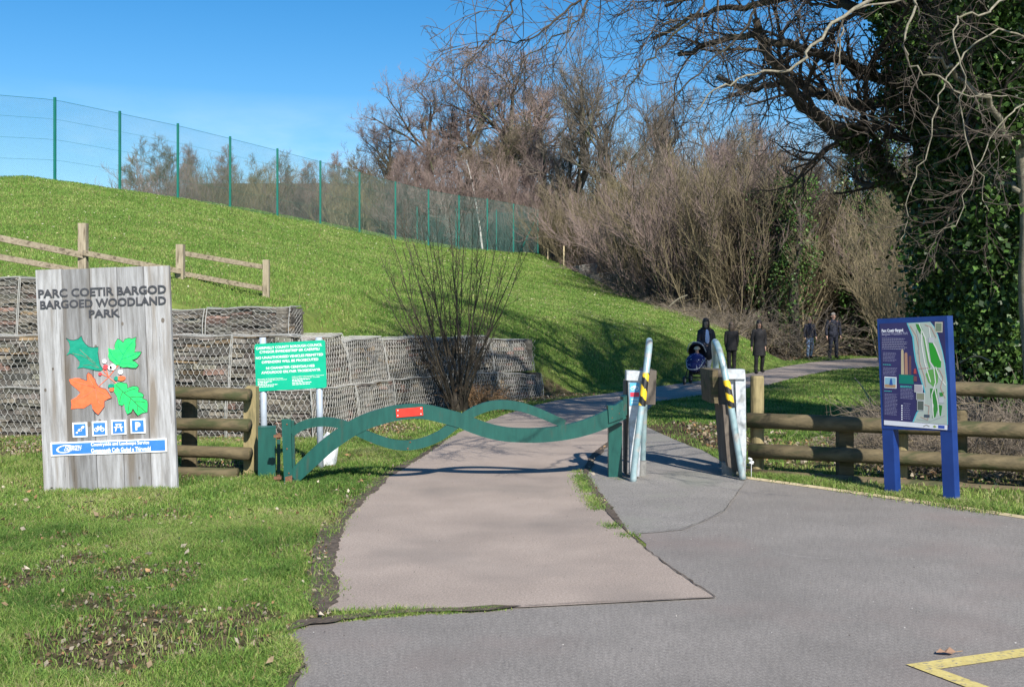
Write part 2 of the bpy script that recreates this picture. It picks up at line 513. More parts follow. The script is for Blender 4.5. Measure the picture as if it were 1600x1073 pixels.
# outlines on the flat ground, traced from where they lie
PATH_L = [(512, 956), (521, 925), (508, 890), (517, 850), (540, 805), (572, 772), (600, 747), (650, 716), (700, 686), (735, 668), (790, 648),
          (835, 634), (870, 626), (930, 618), (1000, 608), (1060, 600), (1120, 592), (1180, 582), (1225, 573), (1270, 566), (1340, 560), (1450, 557), (1700, 555)]
PATH_R = [(1118, 936), (1085, 915), (1050, 890), (1012, 862), (985, 838), (955, 808), (930, 770), (905, 738), (930, 710), (955, 690), (985, 673),
          (1006, 665), (1010, 645), (1026, 628), (1075, 621), (1130, 613), (1200, 602), (1250, 589), (1300, 579), (1400, 571), (1500, 567), (1700, 564)]
path_poly = [gp(*p) for p in PATH_L] + [gp(*p) for p in PATH_R[::-1]] + [gp(820, 951)]
CARPARK = [(420, 1100), (455, 1045), (438, 990), (475, 975), (560, 965), (640, 958), (820, 944), (1000, 930), (1010, 850), (985, 830), (925, 745), (950, 690), (1006, 665),
           (1060, 690), (1100, 705), (1143, 730), (1165, 748), (1280, 764), (1400, 781), (1500, 795), (1600, 811)]
carpark_poly = [gp(*p) for p in CARPARK] + [(14, 8.0), (14, -12), (-1.2, -12), (-1.1, 3)]
FOOT = [(905, 735), (955, 685), (1006, 666), (1060, 690), (1100, 705), (1143, 730), (1163, 748), (1163, 757), (1132, 800), (1100, 815), (1066, 829), (985, 836), (940, 800)]
foot_poly = [gp(*p) for p in FOOT]

def inpoly(X, Y, poly):
    ins = np.zeros(X.shape, dtype=bool)
    n = len(poly); j = n - 1
    for i in range(n):
        xi, yi = poly[i]; xj, yj = poly[j]
        c = ((yi > Y) != (yj > Y)) & (X < (xj - xi) * (Y - yi) / (yj - yi + 1e-12) + xi)
        ins ^= c; j = i
    return ins

def vnoise(X, Y, s, seed=0):
    X = X / s; Y = Y / s
    xi = np.floor(X).astype(int); yi = np.floor(Y).astype(int)
    fx = X - xi; fy = Y - yi
    fx = fx * fx * (3 - 2 * fx); fy = fy * fy * (3 - 2 * fy)
    def h(a, b):
        n = (a * 374761393 + b * 668265263 + seed * 1274126177) & 0x7fffffff
        n = ((n ^ (n >> 13)) * 1274126177) & 0x7fffffff
        return ((n ^ (n >> 16)) & 0xffff) / 65535.0
    return (h(xi, yi) * (1 - fx) + h(xi + 1, yi) * fx) * (1 - fy) + (h(xi, yi + 1) * (1 - fx) + h(xi + 1, yi + 1) * fx) * fy

PLW = np.array([gp(*p) for p in [(440, 1000), (470, 978), (508, 956), (515, 925), (500, 890), (510, 850), (536, 803), (570, 772), (600, 745), (640, 722)]])
def litter_mask(X, Y):
    """1 where bare earth and dead leaves lie instead of grass"""
    d, arc = sdist(np.stack([X.ravel(), Y.ravel()], 1), TOE)
    d = d.reshape(X.shape)
    t = 0.966 * X + 0.26 * Y
    m = sstep(20.2, 21.6, t + 1.2 * vnoise(X, Y, 2.0, 3)) * (d > 0.5)                # wood beyond the bank
    m = np.maximum(m, sstep(1.2, 3.2, X - 0.37 * Y + 1.5 * vnoise(X, Y, 1.5, 5)) * (Y > 14) * (d < 0))
    m = np.maximum(m, 0.85 * sstep(3.4, 5.0, X + 1.2 * vnoise(X, Y, 1.0, 6)) * (Y > 10.9 - 0.2 * (X - 2.6)) * (Y < 15) )
    m = np.maximum(m, sstep(72, 80, Y))
    m = np.maximum(m, 0.9 * sstep(-1.4, -0.5, d) * (d < 0.4) * (Y < 18) * vnoise(X, Y, 0.7, 8) * 1.3)       # foot of the gabion wall
    m = np.maximum(m, 0.9 * sstep(-0.9, -0.3, d) * (d < 0.4) * (Y >= 18) * (Y < 24))
    pn = 0.65 * vnoise(X, Y, 0.55, 1) + 0.35 * vnoise(X, Y, 0.16, 2)
    m = np.maximum(m, 0.80 * sstep(0.58, 0.74, pn) * (Y < 16))
    pd = np.abs(sdist(np.stack([X.ravel(), Y.ravel()], 1), PLW)[0]).reshape(X.shape)
    m = np.maximum(m, 0.97 * sstep(0.20, 0.10, pd + 0.14 * (vnoise(X, Y, 0.18, 9) - 0.3)))
    for (px, py, r) in ((600, 765, 0.28), (205, 1000, 0.50), (315, 998, 0.34), (120, 1030, 0.2), (60, 905, 0.3), (200, 895, 0.22), (390, 950, 0.14), (150, 940, 0.2), (400, 965, 0.15), (110, 880, 0.25), (45, 700, 0.9), (330, 735, 0.7), (1075, 672, 0.9), (1120, 690, 0.8)):
        gx, gy = gp(px, py)
        r2 = np.hypot(X - gx, (Y - gy) / 1.4) / r
        m = np.maximum(m, 0.95 * sstep(1.25, 0.7, r2 + 0.5 * (vnoise(X, Y, 0.15, 4) - 0.5)))
    return np.clip(m, 0, 1)

def build_ground():
    def axis(segs):
        out = []
        for a, b, s in segs: out += list(np.arange(a, b, s))
        return np.array(out + [segs[-1][1]])
    xs = axis([(-900, -100, 100), (-100, -40, 6), (-40, -12, 1.0), (-12, 2, 0.15), (2, 8, 0.3), (8, 30, 0.8), (30, 100, 5), (100, 900, 100)])
    ys = axis([(-300, -20, 40), (-20, 0, 4), (0, 4, 1), (4, 14, 0.3), (14, 26, 0.12), (26, 48, 0.4), (48, 90, 0.8), (90, 140, 5), (140, 1500, 120)])
    X, Y = np.meshgrid(xs, ys)
    Z = height(X, Y)
    nx, ny = len(xs), len(ys)
    V = np.stack([X, Y, Z], -1).reshape(-1, 3)
    i = np.arange(nx - 1)[None, :]; j = np.arange(ny - 1)[:, None]
    a = j * nx + i
    Q = np.stack([a, a + 1, a + nx + 1, a + nx], -1).reshape(-1, 4)
    lm = litter_mask(X, Y).reshape(-1)
    me = fastmesh('ground', V, Q, None, np.stack([lm, lm, lm], 1), True)
    m, n, b = newmat('ground_grass_and_litter')
    Lk = n.links.new
    g = n.nodes.new('ShaderNodeNewGeometry')
    def noise(scale, detail=6):
        q = n.nodes.new('ShaderNodeTexNoise'); q.inputs['Scale'].default_value = scale; q.inputs['Detail'].default_value = detail
        q.inputs['Roughness'].default_value = 0.7
        Lk(g.outputs['Position'], q.inputs['Vector']); return q.outputs['Fac']
    def ramp(f, stops):
        r = n.nodes.new('ShaderNodeValToRGB')
        e = r.color_ramp.elements
        e[0].position, e[0].color = stops[0][0], (*stops[0][1], 1)
        e[1].position, e[1].color = stops[-1][0], (*stops[-1][1], 1)
        for p, c in stops[1:-1]:
            k = e.new(p); k.color = (*c, 1)
        Lk(f, r.inputs['Fac']); return r.outputs['Color']
    grass = ramp(noise(5, 9), [(0.30, (0.09, 0.095, 0.04)), (0.45, (0.13, 0.18, 0.045)), (0.58, (0.17, 0.23, 0.058)), (0.75, (0.26, 0.26, 0.11))])
    big = ramp(noise(0.35, 4), [(0.35, (0.78, 0.92, 0.75)), (0.65, (1.12, 1.04, 1.0))])
    mu = n.nodes.new('ShaderNodeMixRGB'); mu.blend_type = 'MULTIPLY'; mu.inputs['Fac'].default_value = 1
    Lk(grass, mu.inputs['Color1']); Lk(big, mu.inputs['Color2'])
    lit = ramp(noise(9, 10), [(0.30, (0.022, 0.016, 0.011)), (0.48, (0.075, 0.053, 0.034)), (0.60, (0.15, 0.108, 0.07)), (0.75, (0.28, 0.21, 0.145))])
    at_ = n.nodes.new('ShaderNodeAttribute'); at_.attribute_name = 'Col'
    mx = n.nodes.new('ShaderNodeMixRGB')
    Lk(at_.outputs['Fac'], mx.inputs['Fac']); Lk(mu.outputs['Color'], mx.inputs['Color1']); Lk(lit, mx.inputs['Color2'])
    Lk(mx.outputs['Color'], b.inputs['Base Color'])
    b.inputs['Roughness'].default_value = 0.95
    b.inputs['Specular IOR Level'].default_value = 0.1
    bn = n.nodes.new('ShaderNodeBump'); bn.inputs['Distance'].default_value = 0.05; bn.inputs['Strength'].default_value = 0.8
    Lk(noise(22, 6), bn.inputs['Height']); Lk(bn.outputs['Normal'], b.inputs['Normal'])
    me.materials.append(m)
    tag(link('ground', me), kind='structure')

def sheet(name, poly, z, m):
    t = tessellate_polygon([[Vector((p[0], p[1], 0)) for p in poly]])
    T = []
    for a, b, c in t:
        (x1, y1), (x2, y2), (x3, y3) = poly[a], poly[b], poly[c]
        T.append((a, b, c) if (x2 - x1) * (y3 - y1) - (x3 - x1) * (y2 - y1) > 0 else (c, b, a))
    me = fastmesh(name, [(p[0], p[1], z) for p in poly], None, T)
    me.materials.append(m)
    return tag(link(name, me), kind='structure')

def ragged(pts, amp, step=0.06, seed=0):
    """subdivides a ground polyline and makes it uneven"""
    r = random.Random(seed)
    out = []
    for a, b in zip(pts[:-1], pts[1:]):
        Ls = math.hypot(b[0] - a[0], b[1] - a[1]); n = max(1, int(Ls / step))
        for k in range(n):
            t = k / n
            out.append((a[0] + (b[0] - a[0]) * t + r.uniform(-amp, amp), a[1] + (b[1] - a[1]) * t + r.uniform(-amp, amp)))
    out.append(pts[-1])
    return out

build_ground()
cp = ragged([gp(*p) for p in CARPARK[:8]], 0.015, 0.07, 1) + carpark_poly[8:]
sheet('car_park', cp, 0.004, M['asphalt'])
sheet('footway', ragged([foot_poly[0]] + foot_poly[1:7], 0.012, 0.1, 2) + ragged(foot_poly[7:] + [foot_poly[0]], 0.006, 0.1, 3)[:-1], 0.008, M['asphalt2'])
pl = ragged([gp(*p) for p in PATH_L[:16]], 0.025, 0.08, 4) + [gp(*p) for p in PATH_L[16:]]
pr = ragged([gp(*p) for p in PATH_R[:14]], 0.008, 0.08, 5) + [gp(*p) for p in PATH_R[14:]]
sheet('path', pl + pr[::-1] + [gp(820, 951)], 0.012, M['tarmac_pink'])
# bare soil along the path's edges
def strip(name, cl, wl, wr, z, seed):
    """a soil strip along the ground polyline cl, with uneven widths on its two sides"""
    r = random.Random(seed)
    C = ragged(cl, 0.0, 0.05, seed)
    A, B = [], []
    for i, p in enumerate(C):
        q = C[min(i + 1, len(C) - 1)]; o = C[max(i - 1, 0)]
        dx, dy = q[0] - o[0], q[1] - o[1]; Ls = math.hypot(dx, dy) + 1e-9
        nx, ny = -dy / Ls, dx / Ls
        e = min(1, 8 * i / len(C), 8 * (len(C) - 1 - i) / len(C)) + 0.02
        f1 = (0.35 + 0.9 * vn1(i * 0.11, seed)) * (0.75 + 0.5 * r.random()) * e
        f2 = (0.35 + 0.9 * vn1(i * 0.13, seed + 9)) * (0.75 + 0.5 * r.random()) * e
        A.append((p[0] + nx * wl * f1, p[1] + ny * wl * f1, z)); B.append((p[0] - nx * wr * f2, p[1] - ny * wr * f2, z))
    n = len(A)
    me = fastmesh(name, A + B, [(n + i, n + i + 1, i + 1, i) for i in range(n - 1)])
    me.materials.append(M['soil'])
    return tag(link(name, me), kind='structure')
def vn1(x, s):
    return float(vnoise(np.array([x]), np.array([0.5]), 1.0, s)[0])
strip('soil_verge', [gp(*p) for p in PATH_L[:9]], 0.06, 0.07, 0.017, 21)
strip('soil_verge', [gp(*p) for p in [(500, 968), (508, 940), (500, 900), (502, 860), (520, 820)]], 0.10, 0.10, 0.0165, 27)
strip('soil_verge', [gp(*p) for p in [(438, 992), (475, 976), (560, 965), (640, 958), (720, 955), (815, 950)]], 0.045, 0.06, 0.018, 22)
strip('soil_verge', [gp(*p) for p in [(985, 838), (965, 818), (935, 780), (912, 745), (925, 715), (955, 688)]], 0.03, 0.06, 0.019, 23)
strip('soil_verge', [gp(*p) for p in [(425, 1095), (455, 1045), (440, 1000)]], 0.03, 0.07, 0.018, 24)
# thin dark seams between the tarmac laid at different times
def seam(cl, wd, z, seed):
    C = ragged([gp(*p) for p in cl], 0.006, 0.07, seed)
    A = []; B = []
    for i, p in enumerate(C):
        q = C[min(i + 1, len(C) - 1)]; o = C[max(i - 1, 0)]
        dx, dy = q[0] - o[0], q[1] - o[1]; Ls = math.hypot(dx, dy) + 1e-9
        ww = wd * (0.4 + rnd.random())
        A.append((p[0] - dy / Ls * ww, p[1] + dx / Ls * ww, z)); B.append((p[0] + dy / Ls * ww, p[1] - dx / Ls * ww, z))
    n = len(A)
    me = fastmesh('tarmac_seam', A + B, [(n + i, n + i + 1, i + 1, i) for i in range(n - 1)])
    me.materials.append(M['soil'])
    tag(link('tarmac_seam', me), kind='structure')
seam([(985, 837), (1012, 862), (1050, 890), (1085, 915), (1118, 936)], 0.007, 0.018, 1)
seam([(820, 950), (920, 944), (1020, 941), (1118, 936)], 0.003, 0.018, 2)
seam([(985, 836), (1066, 828), (1100, 815), (1132, 799), (1163, 757)], 0.0022, 0.0175, 3)
def scuff(cl, wd):
    P = smoothline([(*gp(*p), 0.0205) for p in cl], 8); V = []
    for i, p in enumerate(P):
        q = P[min(i + 1, len(P) - 1)] - P[max(i - 1, 0)]; q = q / (np.linalg.norm(q) + 1e-9); k_ = wd * (0.3 + rnd.random()) * (0.0 if i in (0, len(P) - 1) else 1)
        V += [p + np.array([-q[1], q[0], 0]) * k_, p - np.array([-q[1], q[0], 0]) * k_]
    me = fastmesh('scuff_mark', V, [(2 * i + 1, 2 * i + 3, 2 * i + 2, 2 * i) for i in range(len(P) - 1)]); me.materials.append(M['scuff']); tag(link('scuff_mark', me), kind='structure')
M['scuff'] = mat('pale_scuff', (0.40, 0.37, 0.35), (0.46, 0.43, 0.40), 60, 0.9, coord='World')
scuff([(1210, 866), (1250, 873), (1300, 877)], 0.0016)
# yellow bay lines in the corner
def gq(px, py): return gp(px, py)
a0, a1 = gp(1415, 1040), gp(1470, 1046)
sheet('bay_marking', [gp(1415, 1040), gp(1467, 1047), gp(1610, 1026), gp(1610, 1013)], 0.0085, M['marking'])
b1 = gp(1470, 1047)
sheet('bay_marking', [gp(1415, 1040), gp(1560, 1095), gp(1600, 1095), gp(1467, 1047)], 0.0095, M['marking'])
# timber edging between car park and verge
E = [gp(1163, 748), gp(1280, 764), gp(1400, 781), gp(1500, 795), gp(1600, 811), gp(1800, 840)]
mb = MB()
mb.tube([(x, y + 0.02, 0.008) for x, y in E], 0.020, 4)
tag(mb.build('timber_edging', M['stake']), 'thin pale timber edging strip between car park tarmac and grass verge', 'edging')
# ---------------------------------------------------------------- gabion walls
def arcpoint(s):
    """point on the wall line at arc length s, with its left-hand normal"""
    s = np.asarray(s, dtype=float)
    cum = np.concatenate([[0], np.cumsum(_seg)])
    i = np.clip(np.searchsorted(cum, s, side='right') - 1, 0, len(_seg) - 1)
    t = (s - cum[i]) / _seg[i]
    p = TOE[i] + t[..., None] * (TOE[i + 1] - TOE[i])
    # smoothed normal
    def dirat(q):
        k = np.clip(np.searchsorted(cum, q, side='right') - 1, 0, len(_seg) - 1)
        return (TOE[k + 1] - TOE[k]) / _seg[k][..., None]
    d = sum(dirat(s + o) for o in (-0.35, -0.18, 0, 0.18, 0.35))
    d /= np.linalg.norm(d, axis=-1, keepdims=True)
    return p, np.stack([-d[..., 1], d[..., 0]], -1)

STRAIGHT = False
def wallmap(s, z, off):
    """(arc, height, set-back) -> world"""
    p, n = arcpoint(s)
    if STRAIGHT: n = n * 0 + np.array([0.067, 0.998])
    q = p + n * np.asarray(off)[..., None]
    return np.stack([q[..., 0], q[..., 1], np.asarray(z, dtype=float)], -1)

def basket(label, s0, s1, ztop0, ztop1, zbot, off, depth, seed, tall=True, batter=0.10, endcap=False, dens=1.0):
    r = random.Random(seed)
    root_p = wallmap(np.array([(s0 + s1) / 2]), np.array([zbot]), np.array([off]))[0]
    root = empty('gabion_basket', tuple(root_p))
    inv = -np.array(root_p)
    tag(root, label, 'gabion', 'gabion baskets along the foot of the bank')
    H = (ztop0 + ztop1) / 2 - zbot
    def ztop(s): return ztop0 + (ztop1 - ztop0) * (s - s0) / (s1 - s0)
    def surf(s, v, o=0.0):
        """v 0..1 up the face"""
        s = np.asarray(s, dtype=float); v = np.asarray(v, dtype=float)
        zt = ztop(s)
        bul = 0.018 * np.sin(s * 5.1 + seed) * np.sin(v * 3.14) + 0.022 * np.sin(v * 3.14)
        wob = 0.010 * np.sin(s * 7.3 + seed * 2.1) * v
        return wallmap(s, zbot + (zt - zbot) * v + wob, off + batter * v - bul + o)
    # stones: flat courses
    mb = MB()
    z = 0.0
    while z < H - 0.01:
        h = r.uniform(0.035, 0.085)
        s = s0 + r.uniform(-0.1, 0)
        while s < s1:
            Ls = r.uniform(0.12, 0.42)
            a, b_ = max(s, s0), min(s + Ls - 0.006, s1)
            if b_ - a > 0.03:
                g = r.uniform(0.4, 1.35)
                tint = (g * r.uniform(0.95, 1.1), g, g * r.uniform(0.85, 1.0))
                q = r.random()
                if q < 0.04: tint = (g * 1.5, g * 1.15, g * 0.75)
                elif q < 0.09: tint = (g * 1.25, g * 0.85, g * 0.75)
                v0, v1 = z / H, min(1.0, (z + h * r.uniform(0.80, 0.97)) / H)
                io = r.uniform(0.02, 0.075)
                jj = lambda: r.uniform(-0.012, 0.012)
                ss = np.array([a, b_, b_, a, a, b_, b_, a]) + np.array([jj() for _ in range(8)])
                vv = np.clip(np.array([v0, v0, v0, v0, v1, v1, v1, v1]) + np.array([jj() * 0.6 for _ in range(8)]) / H, 0, 1)
                oo = np.array([io, io, 0.3, 0.3, io, io, 0.3, 0.3]) + np.array([jj() for _ in range(8)])
                mb.add(surf(ss, vv, oo) + inv, [(3, 2, 1, 0), (4, 5, 6, 7), (0, 1, 5, 4), (1, 2, 6, 5), (3, 7, 4, 0), (2, 3, 7, 6)], c=tint)
            s += Ls
        z += h
    # top stones and end stones
    s = s0
    while s < s1:
        Ls = r.uniform(0.18, 0.4)
        o1 = off + batter + 0.08
        while o1 < off + depth:
            dw = r.uniform(0.18, 0.34)
            g = r.uniform(0.7, 1.3)
            P = []
            for (ds, do) in ((0, 0), (Ls - 0.01, 0), (Ls - 0.01, dw - 0.01), (0, dw - 0.01)):
                P.append((min(s + ds, s1), o1 + do))
            zt = float(ztop(s)) + r.uniform(-0.04, 0.0)
            A = wallmap(np.array([p[0] for p in P] * 2), np.array([zt - 0.09] * 4 + [zt] * 4), np.array([p[1] for p in P] * 2))
            mb.add(A + inv, [(3, 2, 1, 0), (4, 5, 6, 7), (0, 1, 5, 4), (1, 2, 6, 5), (3, 7, 4, 0), (2, 3, 7, 6)], c=(g, g, g * 0.93))
            o1 += dw
        s += Ls
    if endcap:
        z = 0
        while z < H:
            h = r.uniform(0.04, 0.09); o1 = off + 0.03
            while o1 < off + depth:
                dw = r.uniform(0.15, 0.35); g = r.uniform(0.55, 1.2)
                A = wallmap(np.array([s1 - 0.2, s1 - 0.02 + r.uniform(-0.03, 0), s1 - 0.02, s1 - 0.2] * 2),
                            np.array([zbot + z] * 4 + [zbot + min(H, z + h * 0.92)] * 4), np.array([o1, o1, o1 + dw - 0.01, o1 + dw - 0.01] * 2))
                mb.add(A + inv, [(3, 2, 1, 0), (4, 5, 6, 7), (0, 1, 5, 4), (1, 2, 6, 5), (3, 7, 4, 0), (2, 3, 7, 6)], c=(g, g * 0.97, g * 0.9))
                o1 += dw
            z += h
    # core behind the stones so that no light passes
    n = 6
    ss = np.linspace(s0 + 0.01, s1 - 0.01, n)
    ring = []
    for v, o in ((0.0, 0.12), (0.96, 0.12)):
        ring.append(surf(ss, np.full(n, v), np.full(n, o)) + inv)
    back = [wallmap(ss, ztop(ss) - 0.06, np.full(n, off + depth)) + inv, wallmap(ss, np.full(n, zbot), np.full(n, off + depth)) + inv]
    A = np.stack([ring[0], ring[1], back[0], back[1]], 0).reshape(-1, 3)
    Q = [(a * n + i, a * n + i + 1, ((a + 1) % 4) * n + i + 1, ((a + 1) % 4) * n + i) for a in range(4) for i in range(n - 1)]
    Q += [(0, n, 2 * n, 3 * n), (4 * n - 1, 3 * n - 1, 2 * n - 1, n - 1)]
    mb.add(A, Q, c=(0.28, 0.26, 0.24))
    mb.build('stone_fill', M['stone'], root)
    # hexagonal wire
    cw = 0.088                                  # cell width
    segs = []
    def hexes(Lu, Lv, fn):
        u_, v_ = [], []
        if tall:                                # twisted sides stand upright
            px_, py_ = cw, cw * 0.86
            nr, nc = int(Lv / py_) + 1, int(Lu / px_) + 1
            for j in range(nr):
                for i in range(nc):
                    x = i * px_ + (0.5 * px_ if j % 2 else 0); y = j * py_
                    h1, h2 = py_ * 0.36, py_ * 0.64
                    u_.append(((x, y - h1 * 0.0), (x, y + h1))); u_.append(((x, y + h1), (x + px_ / 2, y + py_))); u_.append(((x, y + h1), (x - px_ / 2, y + py_)))
        else:
            px_, py_ = cw * 0.95, cw * 0.80
            nr, nc = int(Lv / py_) + 1, int(Lu / px_) + 1
            for i in range(nc):
                for j in range(nr):
                    y = j * py_ + (0.5 * py_ if i % 2 else 0); x = i * px_
                    h1 = px_ * 0.38
                    u_.append(((x, y), (x + h1, y))); u_.append(((x + h1, y), (x + px_, y + py_ / 2))); u_.append(((x + h1, y), (x + px_, y - py_ / 2)))
        A = np.array(u_)
        k = (A[..., 0] >= -0.001).all(1) & (A[..., 0] <= Lu + 0.001).all(1) & (A[..., 1] >= -0.001).all(1) & (A[..., 1] <= Lv + 0.001).all(1)
        A = A[k]
        jn = 0.006
        A[..., 0] += jn * np.sin(A[..., 1] * 37 + A[..., 0] * 11); A[..., 1] += jn * np.sin(A[..., 0] * 29 + 1)
        W = fn(A[..., 0], A[..., 1])
        segs.append(W)
    hexes(s1 - s0, H, lambda u, v: surf(s0 + u, v / H, np.zeros_like(u)))
    hexes(s1 - s0, depth - batter, lambda u, v: wallmap(s0 + u, ztop(s0 + u) + 0.012 + 0.010 * np.sin((s0 + u) * 7.3 + seed * 2.1), off + batter + v))
    if endcap:
        hexes(depth, H, lambda u, v: wallmap(np.full_like(u, s1 + 0.0), zbot + v, off + u))
    W = np.concatenate(segs) + inv
    V, Q = tubes(W, np.full(W.shape[:2], 0.0031), 3)
    wm = MB(); wm.add(V, Q)
    ns = 14
    for v in (1.0,):
        ss = np.linspace(s0, s1, ns)
        wm.tube(surf(ss, np.full(ns, v), np.full(ns, -0.006)) + inv, 0.0062, 4)
    for sx in (s0 + 0.01, s1 - 0.01):
        vv = np.linspace(0, 1, 7)
        wm.tube(surf(np.full(7, sx), vv, np.full(7, -0.006)) + inv, 0.0065, 4)
        wm.tube([wallmap(np.array(sx), np.array(ztop(sx) + 0.015), np.array(off + batter)) + inv, wallmap(np.array(sx), np.array(ztop(sx) + 0.015), np.array(off + depth)) + inv], 0.007, 4)
    wm.build('wire_mesh', M['wire'], root)
    return root

_s_of_x = lambda x: float((x + 60) / (-7.2 + 60) * _seg[0]) if x < -7.2 else float(_seg[0] + (x + 7.2) / (-2.75 + 7.2) * _seg[1])
sc0 = _s_of_x(-9.3)
corner = _s_of_x(-2.75)
cuts = [sc0, _s_of_x(-7.9), _s_of_x(-6.55), _s_of_x(-5.2), _s_of_x(-3.95), corner + 0.02, corner + 1.7, corner + 3.5, corner + 5.3, corner + 7.2, ARC_W]
ords = ['first', 'second', 'third', 'fourth', 'fifth', 'sixth', 'seventh', 'eighth', 'ninth', 'tenth', 'eleventh', 'twelfth', 'thirteenth', 'fourteenth', 'fifteenth', 'sixteenth', 'seventeenth', 'eighteenth', 'nineteenth', 'twentieth']
nb_ = len(cuts) - 1
for i in range(nb_):
    far = i >= 5
    zt = 0.68 if not far else 0.66 - 0.02 * (i - 5)
    zt2 = 0.68 if i < 4 else 0.66 - 0.02 * (i - 4)
    if i == nb_ - 1: zt2 = 0.45
    basket(f'gabion basket in the bottom row of the stone wall, {ords[i]} from the left', cuts[i], cuts[i + 1], zt, zt2, -0.05, 0.0, 0.7, 40 + i, True, 0.05, i == nb_ - 1)
    t0 = 1.41 + (0.04 if i == 2 else 0); t1 = 1.41
    if i == 5: t0 = 1.33
    if i >= 6: t0, t1 = 1.30 - 0.02 * (i - 6), 1.34 - 0.02 * (i - 6)
    if i == nb_ - 1: t1 = 1.20
    e = cuts[i + 1] - (0.15 if i == nb_ - 1 else 0)
    basket(f'gabion basket in the middle row of the stone wall, {ords[i]} from the left', cuts[i], e, t0, t1, zt - 0.02, 0.12, 0.75, 60 + i, True if i > 0 else True, 0.14, i == nb_ - 1)
STRAIGHT = True
basket('tall top-row gabion basket at the far left end of the wall', _s_of_x(-9.3), _s_of_x(-7.35), 2.26, 2.26, 1.40, 0.78, 0.8, 81, False, 0.10)
basket('tall top-row gabion basket half hidden behind the left edge of the wooden park sign', _s_of_x(-7.35), _s_of_x(-6.1), 2.26, 2.22, 1.40, 0.78, 0.8, 82, False, 0.10, True)
basket('top-row gabion basket just right of the wooden park sign', _s_of_x(-6.08), _s_of_x(-4.55), 1.78, 1.78, 1.40, 0.78, 0.7, 83, False, 0.08)
basket('top-row gabion basket at the right end, above the green council sign', _s_of_x(-4.53), _s_of_x(-3.28), 1.80, 1.82, 1.40, 0.78, 0.7, 84, False, 0.08, True)

STRAIGHT = False
# distant baskets at the top of the bank
def far_gabion(label, px0, px1, ptop, pbot, Y, depth=0.8):
    a, b_ = at(px0, ptop, Y), at(px1, ptop - 3, Y + 0.6)
    zb = at(px0, pbot, Y).z - 0.3
    root = empty('gabion_basket', ((a.x + b_.x) / 2, (a.y + b_.y) / 2, zb)); inv = -np.array(root.location)
    tag(root, label, 'gabion', 'small gabions high on the bank')
    r = random.Random(int(px0))
    mb = MB(); u = (b_ - a); Lu = u.length; u.normalize(); n = Vector((-u.y, u.x, 0)).normalized()
    H = a.z - zb
    z = 0
    while z < H:
        h = r.uniform(0.07, 0.13); s = 0
        while s < Lu:
            ls = r.uniform(0.12, 0.3); g = r.uniform(0.8, 1.7)
            P = [a + u * s, a + u * min(Lu, s + ls - 0.02)]
            io = r.uniform(0, 0.06)
            V = [P[0] + n * io, P[1] + n * io, P[1] + n * depth, P[0] + n * depth]
            V = [(v.x, v.y, zb + z) for v in V] + [(v.x, v.y, zb + min(H, z + h - 0.015)) for v in V]
            mb.add(np.array(V) + inv, [(3, 2, 1, 0), (4, 5, 6, 7), (0, 1, 5, 4), (1, 2, 6, 5), (3, 7, 4, 0), (2, 3, 7, 6)], c=(g, g, g))
            s += ls
        z += h
    mb.build('stone_fill', M['stone'], root)
    wm = MB()
    A = []
    for i in range(int(Lu / 0.12) + 1):
        for sg in (-1, 1):
            s_ = i * 0.12; e_ = min(max(s_ + sg * H, 0), Lu)
            A.append([tuple(a + u * s_ - n * 0.01 - Vector((0, 0, a.z - zb))), tuple(a + u * e_ - n * 0.01)])
    for i in range(len(A)):
        wm.tube(np.array(A[i]) + inv, 0.005, 3, cap=False)
    wm.tube(np.array([tuple(a - n * 0.01), tuple(b_ - n * 0.01)]) + inv, 0.012, 4)
    wm.build('wire_mesh', M['wire'], root)
far_gabion('pale gabion block high on the bank, the upper of two below the mesh fence', 905, 933, 415, 432, 62)
far_gabion('grey gabion block lower down the bank edge, right of the upper block', 934, 964, 428, 446, 59)

# ---------------------------------------------------------------- timber fences
def joinrail(mb, a, b, w, h, c=None):
    """a sawn rail from a to b (axis points)"""
    a, b = Vector(a), Vector(b)
    d = (b - a).normalized(); n = Vector((-d.y, d.x, 0)).normalized(); up = d.cross(n); up = up if up.z > 0 else -up
    V = [p + n * sx * w / 2 + up * sz * h / 2 for p in (a, b) for (sx, sz) in ((-1, -1), (1, -1), (1, 1), (-1, 1))]
    mb.add([tuple(v) for v in V], [(3, 2, 1, 0), (4, 5, 6, 7), (0, 1, 5, 4), (1, 2, 6, 5), (2, 3, 7, 6), (3, 0, 4, 7)], c=c)

# post and rail fence above the gabions
fr = empty('post_and_rail_fence', tuple(at(282, 478, 18.6)))
tag(fr, 'weathered sawn timber post and rail fence on the grass bank above the gabions', 'fence')
o_ = -np.array(fr.location)
def sub(v): return tuple(np.array(v) + o_)
posts = [(-28, 330, 16.2), (130, 348, 17.3), (282, 381, 18.6), (416, 405, 20.0)]
for px, pt, Y in posts:
    t = at(px, pt, Y); b0 = hz(t.x, t.y) - 0.25
    mb = MB(); wv = 0.062 if px < 400 else 0.055
    mb.box(t.x - wv, t.x + wv, t.y - wv, t.y + wv, b0, t.z - 0.01)
    mb.V[-1] = mb.V[-1] + o_
    mb.build('post', M['postwood'], fr)
for (a, b, hh) in (((-30, 366, 16.15), (130, 399, 17.25), .095), ((130, 395, 17.2), (282, 424, 18.5), .085), ((-30, 396, 16.15), (130, 425, 17.25), .085), ((130, 432, 17.2), (282, 462, 18.5), .08),
                ((282, 395, 18.7), (416, 418, 20.1), .085), ((282, 427, 18.7), (416, 452, 20.1), .085), ((282, 455, 18.7), (416, 482, 20.1), .085)):
    A = at(*a); B = at(*b)
    mb = MB(); joinrail(mb, sub(A), sub(B), 0.04, hh)
    mb.build('rail', M['railwood'], fr)

